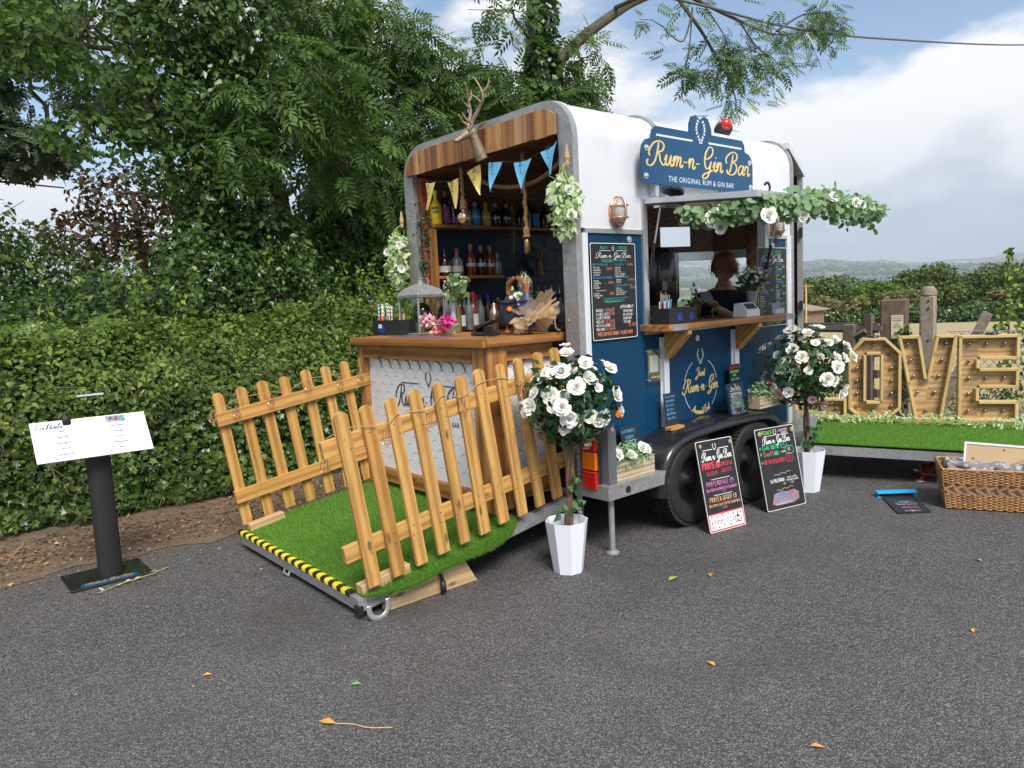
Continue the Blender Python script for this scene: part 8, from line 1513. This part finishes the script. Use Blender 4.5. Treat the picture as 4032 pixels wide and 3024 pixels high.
def sdist(p, a, b): a, b = V3(a[:3]), V3(b[:3]); t = max(0, min(1, (p-a).dot(b-a)/(b-a).length_squared)); return (p-a.lerp(b, t)).length
Wp = wm(pe)
for q in m2.polygons: p_ = Wp @ q.center; q.material_index = 1 if (p_.z < 1.605 and min(sdist(p_, a, b) for a, b in segs) > .068) else 0
body.data = m2
g = lambda k, e: (*J[k][:3], J[k][3]+e, (J[k][4] if len(J[k]) > 4 else J[k][3])+e)
lerp3 = lambda a, b, t: tuple(a[i]+(b[i]-a[i])*t for i in range(3))
JS = {k: g(k, .035) for k in ('pelvis', 'waist', 'chest', 'upper', 'shl', 'shr')}
JS['sl'] = (*lerp3(J['shl'], J['ell'], .8), .080); JS['sr'] = (*lerp3(J['shr'], J['elr'], .8), .080); JS['col'] = (*lerp3(J['upper'], J['neck'], .55), .135); JS['col2'] = (*lerp3(J['upper'], J['neck'], 1.0), .085)
skin_body('polo_shirt', JS, [('pelvis', 'waist'), ('waist', 'chest'), ('chest', 'upper'), ('upper', 'shl'), ('shl', 'sl'), ('upper', 'shr'), ('shr', 'sr'), ('upper', 'col'), ('col', 'col2')], 'navy', pe)
skin_body('trousers', {k: g(k, .02) for k in ('pelvis', 'legl', 'kneel', 'footl', 'legr', 'kneer', 'footr')}, [('pelvis', 'legl'), ('legl', 'kneel'), ('kneel', 'footl'), ('pelvis', 'legr'), ('legr', 'kneer'), ('kneer', 'footr')], 'black', pe)
hr = MB(); n_, m_ = 24, 12; vs = []
for i in range(m_+1):
    for k in range(n_):
        th = PI*.60*i/m_; a = 2*PI*k/n_; d = (-fwd*.55+up_).normalized(); e2 = d.cross(sd); p = d*math.cos(th)+(sd*math.cos(a)+e2*math.sin(a))*math.sin(th); w_ = .010*mnoise.noise(p*9)+.004*math.sin(a*9+i)
        f_, s_, u_ = p.dot(fwd), p.dot(sd), p.dot(up_); vs.append(hc+fwd*f_*(.112+w_)+sd*s_*(.096+w_)+up_*u_*(.132+w_))
hr.add(vs, [(i*n_+k, i*n_+(k+1) % n_, (i+1)*n_+(k+1) % n_, (i+1)*n_+k) for i in range(m_) for k in range(n_)]); put('hair', hr, 'hair2', pe, True)
hp_ = np.array([tuple(v) for v in hr.v]); hp_ = hp_[rng.integers(0, len(hp_), 1500)]+rng.normal(0, .009, (1500, 3)); hn = hp_-np.array(hc); hn /= np.linalg.norm(hn, axis=1)[:, None]; yy = np.tile(-np.array(up_)*.8-np.array(fwd)*.6, (1500, 1))+rng.normal(0, .25, (1500, 3)); yy -= hn*(yy*hn).sum(1)[:, None]*.85; yy /= np.linalg.norm(yy, axis=1)[:, None]; xx = np.cross(yy, hn); xx /= np.linalg.norm(xx, axis=1)[:, None]; leaves('hair_strands', 'blade', hp_, np.stack([xx, yy, np.cross(xx, yy)], 2), rng.uniform(.03, .06, 1500), 'l_hair', pe)
for sg in (-1, 1): put('eye', MB().ball(hc+fwd*.088+sd*sg*.032+up_*.006, .010, 8, 6), 'paper', pe, True)
put('lips', ell(hc+fwd*.098-up_*.068, .008, .020, .007), 'coral', pe, True)
gm_ = MB()
for sg in (-1, 1): c = hc+fwd*.112+sd*sg*.034+up_*.004; gm_.tube([c+sd*.026*math.cos(a)+up_*.019*math.sin(a) for a in np.linspace(0, 6.28, 14)], .0025, 5); gm_.tube([c+sd*sg*.026, hc+sd*sg*.090+up_*.01], .0025, 5)
put('glasses', gm_, 'brass', pe)
for wr, pl_ in ((J['wrl'], J['palml']), (J['wrr'], J['palmr'])):
    w_, p_ = V3(wr[:3]), V3(pl_[:3]); dr = (p_-w_).normalized(); sd2 = dr.cross(ZU).normalized()
    for k, (off, ln2) in enumerate(((-.027, .062), (-.009, .072), (.009, .068), (.026, .052), (-.034, 0))):
        if ln2: a = p_+sd2*off; b = a+dr*(ln2*.5+.01)+ZU*.010; c = b+dr*ln2*.4-ZU*.018; P = [a, b, c]
        else: a = p_+sd2*off-dr*.03; P = [a, a+dr*.03+ZU*.024-sd2*.008, a+dr*.06+ZU*.028+sd2*.006]
        put('finger' if ln2 else 'thumb', MB().tube(smoothpts(P, 3), [.0098, .0094, .009, .009, .0085, .008, .0065], 7), 'skin', pe, True)
bkm = MB(); c = V3(J['palml'][:3])+V3((-.02, -.03, .035)); bkm.box(c, (.10, .004, .12), Matrix.Rotation(.5, 3, 'Z') @ Matrix.Rotation(-.7, 3, 'X')); bkm.box(c+V3((.075, -.03, .01)), (.10, .004, .11), Matrix.Rotation(-.4, 3, 'Z') @ Matrix.Rotation(-.7, 3, 'X')); tag(put('order_pad', bkm, 'grey_ink'), 'small folded pad held open by the bartender', 'notepad')

# ================================================================== RIGHT SIDE: BASKET, FRAME, PAD, JACK
bk_ = thing('wicker_basket', 'big varnished wicker hamper full of grey blankets at the right edge', 'basket', (5.7, 1.75, 0)); bd = V3((.43, -.90, 0)).normalized(); bn = V3((bd.y*-1, bd.x, 0)); BO = V3((5.535, 1.875, 0)); BLn, BDp, BH = .66, .36, .285
def bp(s, d, h): fl_ = 1+.10*h/BH; return BO + bd*(BLn/2+(s-BLn/2)*fl_) + bn*(BDp/2+(d-BDp/2)*fl_) + ZU*h
per = [(0, 0), (BLn, 0), (BLn, BDp), (0, BDp)]; TL_ = 2*(BLn+BDp)
def per_pt(u):
    u = u % TL_
    for (a, b) in ((0, 1), (1, 2), (2, 3), (3, 0)):
        L_ = abs(per[a][0]-per[b][0])+abs(per[a][1]-per[b][1])
        if u <= L_: f = u/L_; return per[a][0]+(per[b][0]-per[a][0])*f, per[a][1]+(per[b][1]-per[a][1])*f, ((0, -1), (1, 0), (0, 1), (-1, 0))[a]
        u -= L_
    return 0, 0, (0, -1)
wv = MB(); ns = 68
for r in range(30):
    h = .012+r*.0092
    if .105 < h < .185: continue
    P = []
    for i in range(ns*2+1):
        s, d, nr_ = per_pt(TL_*i/(ns*2)); w_ = .005*math.sin(PI*i/2+PI*r)+.001*random.random(); P.append(bp(s+nr_[0]*w_, d+nr_[1]*w_, h+.0015*math.sin(i*1.7+r)))
    wv.tube(P, .0043, 5, False)
put('weave', wv, 'wicker', bk_, True)
stk_ = MB(); chv = MB()
for i in range(ns//2):
    s, d, nr_ = per_pt(TL_*i/(ns//2)); stk_.cyl(bp(s, d, .004), bp(s, d, BH-.005), .0042, None, 5)
    s1, d1_, nr1 = per_pt(TL_*(i+.0)/(ns//2)); s2_, d2_, _ = per_pt(TL_*(i+.95)/(ns//2))
    for k in range(3):
        o_ = .006*k; a = bp(s1+nr1[0]*.006, d1_+nr1[1]*.006, .145+o_-.006); b = bp(s2_+nr1[0]*.006, d2_+nr1[1]*.006, .180+o_-.012); c = bp(s2_+nr1[0]*.006, d2_+nr1[1]*.006, .108+o_-.006); chv.cyl(a, b, .0032, None, 4); chv.cyl(a, c, .0032, None, 4)
put('stakes', stk_, 'wicker', bk_); put('chevron_band', chv, 'wicker', bk_)
rim = MB()
for ph in (0, 2.1, 4.2): rim.tube([bp(*(lambda q: (q[0]+q[2][0]*.007*math.cos(i*.9+ph), q[1]+q[2][1]*.007*math.cos(i*.9+ph)))(per_pt(TL_*i/90)), BH+.006*math.sin(i*.9+ph)) for i in range(91)], .0055, 5, False)
put('rim', rim, 'wicker', bk_, True)
bl_ = thing('blanket', 'dotted grey wool blankets stuffed into the wicker hamper', 'blanket', tuple(bp(BLn/2, BDp/2, .1))); mb = MB(); nu, nv = 60, 34; vs = []
for i in range(nu+1):
    for j in range(nv+1):
        s, d = .02+(BLn-.04)*i/nu, .02+(BDp-.04)*j/nv; e = min(i, nu-i, j, nv-j); z = .235+.065*min(1, e/3)+.034*mnoise.noise(V3((s*14, d*14, 0)))+.016*mnoise.noise(V3((s*40, d*40, 2))); vs.append(bp(s, d, z if e > 0 else .12))
mb.add(vs, [(i*(nv+1)+j, (i+1)*(nv+1)+j, (i+1)*(nv+1)+j+1, i*(nv+1)+j+1) for i in range(nu) for j in range(nv)]); wl = NM('dotted_wool'); v = wl.map(); dt = wl.voro(v, 26, 'F1', 'Distance'); wl.bump(wl.noise(v, 120, 3), .5, .003); wl.set(wl.mix(wl.ramp(dt, [(.36, 1.0), (.42, 0.0)]), (.19, .18, .20), (.40, .39, .40)), .95); put('cloth', mb, wl.m, bl_, True); put('under_cloth', MB().add([bp(.012, .012, .02), bp(BLn-.012, .012, .02), bp(BLn-.012, BDp-.012, .02), bp(.012, BDp-.012, .02), bp(.012, .012, .24), bp(BLn-.012, .012, .24), bp(BLn-.012, BDp-.012, .24), bp(.012, BDp-.012, .24)], [(0, 1, 5, 4), (1, 2, 6, 5), (2, 3, 7, 6), (3, 0, 4, 7)]), wl.m, bl_)
rl = MB(); P = smoothpts([bp(.04, .10, .295), bp(.14, .06, .305), bp(.25, .08, .29), bp(.34, .05, .30)], 6); rl.tube(P, [.024+.006*math.sin(i*1.3) for i in range(len(P))], 10); P = smoothpts([bp(.44, .05, .30), bp(.55, .08, .315), bp(.64, .10, .30)], 6); rl.tube(P, [.028+.005*math.sin(i*1.3) for i in range(len(P))], 10); put('folded_roll', rl, wl.m, bl_, True)
pf = thing('picture_frame', 'white picture frame seen from its brown back, stuck in the hamper', 'picture frame', tuple(bp(.3, .2, .25))); o_ = bp(.13, .17, .235); U = (bd+V3((0, 0, -.06))).normalized(); W = V3((.10, .04, 1)); W = (W-U*W.dot(U)).normalized(); N = U.cross(W)
put('frame', MB().ring([(0, 0), (.42, 0), (.42, .215), (0, .215)], [(.014, .014), (.406, .014), (.406, .201), (.014, .201)], o_, U, W, N, .016), 'p_white', pf); put('back_board', MB().prism([(.014, .014), (.406, .014), (.406, .201), (.014, .201)], o_+N*.008, U, W, N, .003), 'card', pf); put('easel_flap', MB().prism([(.19, .045), (.205, .025), (.40, .13), (.40, .14), (.20, .038)], o_+N*.0112, U, W, N, .002), plain('flap_card', (.38, .25, .13), .8), pf)
for s, h in ((.06, .10), (.24, .175)): put('clip', MB().lathe([(.008, 0), (.006, .003)], o_+U*s+W*h+N*.011, 8, N), 'brass', pf)
pa = thing('fallen_slate', 'small black menu slate with a bright blue clip lying face up on the tarmac', 'clipboard', (5.48, 2.14, 0)); A_, B2, C2, D2 = V3((5.60, 2.36, 0)), V3((5.77, 2.20, 0)), V3((5.20, 2.07, 0)), V3((5.37, 1.91, 0)); U = (B2-A_).normalized(); W = (A_-C2).normalized(); N = V3((0, 0, 1)); O = C2+V3((0, 0, .004))
wq = (B2-A_).length; hq = (A_-C2).length; put('board', MB().prism([(.01, 0), (wq-.01, 0), (wq, .01), (wq, hq), (0, hq), (0, .01)], O, U, W, N, .006), 'chalk', pa); FP = (O+ZU*.006, -U, -W, N)
prints(pa, FP, [('w_ink', 'capsc', "TARQUIN'S", -wq/2, -.05, .018, .11), ('p_ink', 'capsc', 'STRAWBERRY', -wq/2, -.12, .018, .13), ('p_ink', 'capsc', 'DAIQUIRI', -wq/2, -.15, .018, .10), ('w_ink', 'capsc', 'GIN STRAWBERRY', -wq/2, -.20, .014, .15), ('w_ink', 'capsc', 'LIME SUGAR ICE', -wq/2, -.235, .014, .15), ('w_ink', 'capsc', '$8 EACH', -wq/2, -.27, .016, .08), ('b_ink', 'capsc', '*****', -wq/2, -.30, .014, .14), ('w_ink', 'emblem', '', -wq/2, -.038, .022, 0)], wq)
cl = MB(); cl.prism([(-.03, hq-.07), (wq+.03, hq-.07), (wq+.03, hq+.0), (-.03, hq+.0)], C2+ZU*.0, U, W, N, .004); cl.prism([(-.03, hq-.075), (wq+.03, hq-.075), (wq+.03, hq-.005), (-.03, hq-.005)], C2+ZU*.030, U, W, N, .008); cl.prism([(-.03, hq-.004), (wq+.03, hq-.004), (wq+.03, hq+.004), (-.03, hq+.004)], C2, U, W, N, .038); put('clip', cl, 'sky_blue', pa)
jk = thing('axle_stand', 'orange-red steel axle stand under the side ramp', 'axle stand', (6.44, 2.22, 0)); top = V3((6.44, 2.22, .155)); ft = [V3((6.13, 2.30, .01)), V3((6.45, 2.02, .01)), V3((6.52, 2.44, .01)), V3((6.72, 2.15, .01))]
ft = [V3((6.20, 2.30, .006)), V3((6.34, 1.98, .006)), V3((6.54, 2.44, .006)), V3((6.68, 2.12, .006))]
for p in ft: put('leg', MB().cyl(p, top+(p-top)*.12, .013, None, 6), 'red_steel', jk); put('foot_disc', MB().lathe([(.035, 0), (.033, .006)], V3((p.x, p.y, .001)), 14), 'alu', jk)
for a, b in ((0, 1), (1, 3), (3, 2), (2, 0)): put('brace', MB().tube([ft[a]+ZU*.03+(top-ft[a])*.12, ft[b]+ZU*.03+(top-ft[b])*.12], .011, 6), 'red_steel', jk)
put('column', MB().cyl(top-ZU*.11, top+ZU*.03, .028), 'galv', jk, auto=40); put('saddle', MB().cbox(top+ZU*.035, (.08, .05, .02), .004), 'galv', jk)

# ================================================================== POSTS, GATE, FENCE, POLE, SHED, BARN
gp_ = thing('gate_post', 'thick weathered wooden gate post with a cream notice nailed to it', 'gate post', (8.60, 3.47, 0)); c = V3((8.60, 3.47, .68)); put('post', MB().cbox(c, (.26, .26, 1.46), .012, Matrix.Rotation(.25, 3, 'Z')), plain('weathered_oak', (.15, .105, .07), .9, 0, .5, 12, .8), gp_)
nt_ = V3((-.965, -.26, 0)).normalized(); ut = V3((.26, -.965, 0)).normalized(); O = c+nt_*.138+V3((0, 0, .30)); put('notice', MB().prism([(-.02, 0), (.10, 0), (.10, .26), (-.02, .26)], O, ut, ZU, nt_, .004), plain('cream_notice', (.62, .56, .36), .6), gp_)
lettering('k_ink', gp_, lambda mb: [write(mb, s_, O+nt_*.004, ut, ZU, nt_, .04, .235-.02*i, .010, .0018, fit=f_, align=.5) for i, (s_, f_) in enumerate((('NOTICE', .08), ('PLANNING NOTICE', .10), ('TOWN AND COUNTRY', .09), ('ACT', .03), ('SITE', .04), ('ACCESS ROAD', .08), ('APPLICATION', .07)))])
cp_ = thing('concrete_post', 'tall lichened concrete strainer post with a slanting concrete brace', 'fence post', (8.72, 3.17, 0)); put('post', MB().cbox((8.72, 3.17, .72), (.155, .155, 1.44), .02, Matrix.Rotation(.25, 3, 'Z')).lathe([(.085, 1.44), (.08, 1.50), (.05, 1.535), (.005, 1.54)], (8.72, 3.17, 0), 14), 'concrete', cp_, auto=40)
put('brace', MB().box((8.86, 2.90, .60), (.10, .10, 1.35), Matrix.Rotation(.25, 3, 'Z') @ Matrix.Rotation(-.0, 3, 'Y') @ Matrix.Rotation(.38, 3, 'X')), 'concrete', cp_)
hl = MB()
for z in (1.38, 1.30, .95, .62): hl.lathe([(.012, 0), (.011, .004)], (8.64, 3.14, z), 8, nt_)
put('bolt_hole', hl, 'k_ink', cp_)
gt = thing('field_gate', 'weathered timber field gate with a long galvanised hinge strap', 'gate', (8.3, 4.4, 0)); g0 = V3((8.45, 3.62, 0)); gd = V3((.22, .975, 0)).normalized(); gm2 = plain('gate_timber', (.16, .125, .09), .9, 0, .4, 14, .6)
for z, w_ in ((1.10, .11), (.82, .09), (.58, .09), (.36, .09), (.16, .09)): put('gate_rail', MB().box(g0+gd*1.6+ZU*z, (.05, 3.3, w_), Matrix.Rotation(math.atan2(gd.y, gd.x)-PI/2, 3, 'Z')), gm2, gt)
for s in (.06, 3.15): put('gate_stile', MB().box(g0+gd*s+V3((-.03, 0, .66)), (.06, .09, 1.2), Matrix.Rotation(math.atan2(gd.y, gd.x)-PI/2, 3, 'Z')), gm2, gt)
put('diagonal_brace', MB().tube([g0+gd*.08+V3((-.055, 0, 1.07)), g0+gd*1.9+V3((-.055, 0, .14))], .045, 4), gm2, gt); put('hinge_strap', MB().box(g0+gd*.38+V3((-.032, 0, 1.10)), (.012, .95, .055), Matrix.Rotation(math.atan2(gd.y, gd.x)-PI/2, 3, 'Z')), 'galv', gt)
put('gate_stump', MB().cbox((8.47, 3.90, .62), (.14, .14, 1.05), .01), gm2, gt)
cf = thing('chain_link_fence', 'sagging chain link fence running right from the concrete post', 'fence', (9.1, 2.0, 0)); f0 = V3((8.78, 3.0, 0)); fdir = V3((.20, -.98, 0)).normalized(); mb = MB(); L_ = 3.6; Hf = 1.0; st_ = .085
for i in range(int(L_/st_)+12):
    for sg in (1, -1):
        a = i*st_ - (0 if sg > 0 else 0); p0 = (a-(Hf if sg > 0 else 0), 0.04); p1 = (a-(Hf if sg > 0 else 0)+sg*Hf*(1 if sg > 0 else -0)+(0 if sg > 0 else -Hf), 1.04)
        x0_, z0_, x1_, z1_ = p0[0], p0[1], p1[0], p1[1]
        def cl_(xx): return max(0, min(L_, xx))
        if x1_ == x0_: continue
        t0 = (cl_(x0_)-x0_)/(x1_-x0_); t1 = (cl_(x1_)-x0_)/(x1_-x0_)
        if t1-t0 < .02: continue
        A = f0+fdir*cl_(x0_)+ZU*(z0_+(z1_-z0_)*t0); B_ = f0+fdir*cl_(x1_)+ZU*(z0_+(z1_-z0_)*t1)+V3((.01, 0, 0)); mb.cyl(A, B_, .0035, None, 3)
o = put('mesh', mb, 'galv', cf); o['kind'] = 'stuff'
for z in (1.04, .55): put('line_wire', MB().cyl(f0+ZU*z, f0+fdir*L_+ZU*z, .004, None, 5), 'galv', cf)
put('fence_post', MB().cbox(f0+fdir*2.9+ZU*.6, (.09, .09, 1.2), .01), 'concrete', cf)
def lowplant(label, c, r, n, mt, size, kind='oval', name='bush', cat='bush'):
    t = thing(name, label, cat, (c[0], c[1], 0)); mb = MB()
    for _ in range(7): branch(mb, (c[0]+random.uniform(-.1, .1), c[1]+random.uniform(-.1, .1), 0), (c[0]+random.uniform(-1, 1)*r[0]*.7, c[1]+random.uniform(-1, 1)*r[1]*.7, c[2]+r[2]*.6), .008, .003, 0, .08, 5, 5)
    put('stems', mb, 'bark', t); P, N = blob(c, r, n, .3); P = P[P[:, 2] > .01]; N = N[:len(P)]; leaves('foliage', kind, P, frames(N, .6, .4), rng.uniform(size*.7, size*1.2, len(P)), mt, t)
    return t
lowplant('leafy bush climbing the chain link fence at the right edge', (9.15, 2.05, .75), (.35, .30, .62), 1500, 'l_bramble', .06); lowplant('bramble tangle at the foot of the chain link fence behind the letter E', (9.1, 2.75, .3), (.25, .5, .32), 700, 'l_bramble', .05); lowplant('dry straw-coloured weeds behind the letter O', (8.5, 4.1, .3), (.3, .5, .32), 900, 'l_tan', .10, 'blade', 'weeds', 'weeds'); lowplant('ivy patch on the foot of the wooden gate post', (8.45, 3.32, .7), (.08, .14, .45), 320, 'l_ivy', .05, 'ivy', 'ivy', 'ivy')
ys2 = thing('tall_climber', 'tall upright leafy stem rising above the fence at the right edge', 'plant', (8.95, 2.50, 0)); P = smoothpts([(8.97, 2.48, .5), (8.95, 2.47, 1.1), (8.98, 2.49, 1.5), (8.96, 2.49, 1.86)], 8); put('stem', MB().tube(P, [.012*(1-.6*i/len(P)) for i in range(len(P))], 6), 'bark', ys2)
LP = []; 
for p in P: LP += [tuple(V3(p)+V3((random.uniform(-1, 1), random.uniform(-1, 1), 0))*(.13 if p[2] < 1.35 else .045)) for _ in range(16 if p[2] < 1.3 else 5)]
leaves('leaves', 'oval', np.array(LP), frames(np.tile([-.8, -.2, .3], (len(LP), 1)), .5, .2), rng.uniform(.05, .085, len(LP)), 'l_bramble', ys2)
pl = thing('utility_pole', 'thin wooden utility pole beside the shed across the field', 'pole', (53.1, 27.85, -2)); put('pole', MB().cyl((53.1, 27.85, -2), (53.1, 27.85, 1.75), .09, .07, 8), 'pale', pl); put('crossarm', MB().box((53.1, 27.85, 1.6), (.08, 1.1, .08)), 'pale', pl)
sh_ = thing('field_shed', 'small timber field shed with a sloping roof beside the trailer nose', 'shed', (55.0, 28.6, -1.6)); put('wall', MB().mm((54.0, 28.2, -2.0), (56.6, 30.6, -.25)), plain('shed_boards', (.20, .14, .10), .9, 0, .3, 3), sh_); put('roof', MB().add([(53.7, 27.9, -.30), (56.9, 27.9, -.30), (56.9, 30.9, .30), (53.7, 30.9, .30), (53.7, 27.9, -.20), (56.9, 27.9, -.20), (56.9, 30.9, .40), (53.7, 30.9, .40)], [(3, 2, 1, 0), (4, 5, 6, 7), (0, 1, 5, 4), (1, 2, 6, 5), (2, 3, 7, 6), (3, 0, 4, 7)]), plain('shed_roof', (.24, .20, .17), .9), sh_)
for k in range(14): put('wall_board', MB().mm((53.97, 28.22+.17*k, -1.98), (53.999, 28.22+.17*k+.14, -.3)), plain('shed_board%d' % (k % 3), (.22+.03*(k % 3), .16, .11), .9) if k < 3 else bpy.data.materials['shed_board%d' % (k % 3)], sh_)
bz = land_z(150*math.cos(.605), 150*math.sin(.605)); bx_, by_ = 150*math.cos(.605), 150*math.sin(.605); bn_ = thing('white_barn', 'distant pale gabled barn seen through the open hatch', 'barn', (bx_, by_, bz)); put('wall', MB().prism([(-4, 0), (4, 0), (4, 3.4), (0, 6.2), (-4, 3.4)], (bx_-6, by_-4, bz), V3((.57, -.82, 0)), ZU, V3((.82, .57, 0)), 14), plain('pale_cladding', (.55, .55, .53), .7, 0, .1, .3), bn_)
put('roof', MB().prism([(-4.3, 3.2), (-4.3, 3.5), (0, 6.6), (4.3, 3.5), (4.3, 3.2), (0, 6.25)], (bx_-6.3, by_-4.3, bz), V3((.57, -.82, 0)), ZU, V3((.82, .57, 0)), 14.6), plain('red_tiles', (.30, .16, .11), .8), bn_)
# overhead cable
wr_ = MB(); wr_.tube(smoothpts([(6.2, 6.1, 5.2), (8.6, 6.0, 5.36), (10.9, 6.0, 5.52), (14.1, 6.0, 5.94), (22.3, 6.0, 7.3), (30, 6, 8.9)], 8), .017, 6); tag(put('overhead_cable', wr_, 'wire', None, True), 'single grey overhead cable crossing the sky at upper right', 'cable')
# fallen leaves on the tarmac
def fleaf(label, x, y, s, rot, mat, stalk=None):
    t = thing('fallen_leaf', label, 'leaf', (x, y, .002)); c, sn = math.cos(rot), math.sin(rot); P = lambda a, b, z: (x+a*c-b*sn, y+a*sn+b*c, z)
    put('blade', MB().add([P(0, 0, .004), P(.4*s, .28*s, .012), P(s, 0, .008), P(.45*s, -.26*s, .014), P(.45*s, 0, .005)], [(0, 4, 1), (1, 4, 2), (2, 4, 3), (3, 4, 0)]), mat, t)
    if stalk: put('stalk', MB().tube(smoothpts([P(s*.9, 0, .006)]+[P(*q) for q in stalk], 4), .0028, 5), 'twine', t)
fleaf('curled orange leaf with a very long pale stalk in the foreground', 1.125, 2.60, .085, -1.05, 'dry_leaf', [(.15, .015, .006), (.22, .01, .006), (.31, .035, .006)])
for i, (x, y, s, mt, lb) in enumerate(((3.18, 2.48, .08, 'stem', 'yellow-green leaf on the tarmac right of the near rose pot'), (.42, 5.37, .07, 'dry_leaf', 'tan leaf on the tarmac left of the menu stand'), (1.39, 2.73, .05, 'p_green', 'small green leaf left of the ramp foreground'), (3.42, 2.38, .06, 'dry_leaf', 'small tan leaf scrap right of the near rose pot'), (2.3, 1.2, .05, 'dry_leaf', 'small orange leaf in the lower right foreground'), (3.6, 1.1, .045, 'dry_leaf', 'tiny orange leaf far right of the foreground tarmac'), (2.55, 1.75, .045, 'dry_leaf', 'tiny tan leaf in the middle of the tarmac'), (.95, 3.3, .04, 'dry_leaf', 'tiny tan leaf in front of the hazard tape'), (4.6, 1.4, .05, 'dry_leaf', 'small tan leaf before the fallen slate'))): fleaf(lb, x, y, s, i*1.3, mt)
P = np.array([(.80+.035*i+random.uniform(-.02, .02), 4.80+.012*i+random.uniform(-.02, .02), .012) for i in range(13)]); sg_ = thing('leafy_twig', 'broken leafy twig lying before the menu stand base', 'twig', (1.0, 4.85, 0)); leaves('leaves', 'oval', P, frames(np.tile([0, 0, 1.], (13, 1)), .3), .05, 'l_pale', sg_); put('stem', MB().tube([tuple(p) for p in P[::3]], .003, 5), 'twine', sg_)
n = 420; leaves('tarmac_crumbs', 'diamond', np.stack([rng.uniform(-.6, 6.5, n), rng.uniform(.6, 4.9, n), np.full(n, .006)], 1), frames(np.tile([0, 0, 1.], (n, 1)), .25), rng.uniform(.006, .02, n), 'l_litter', stuff=True)
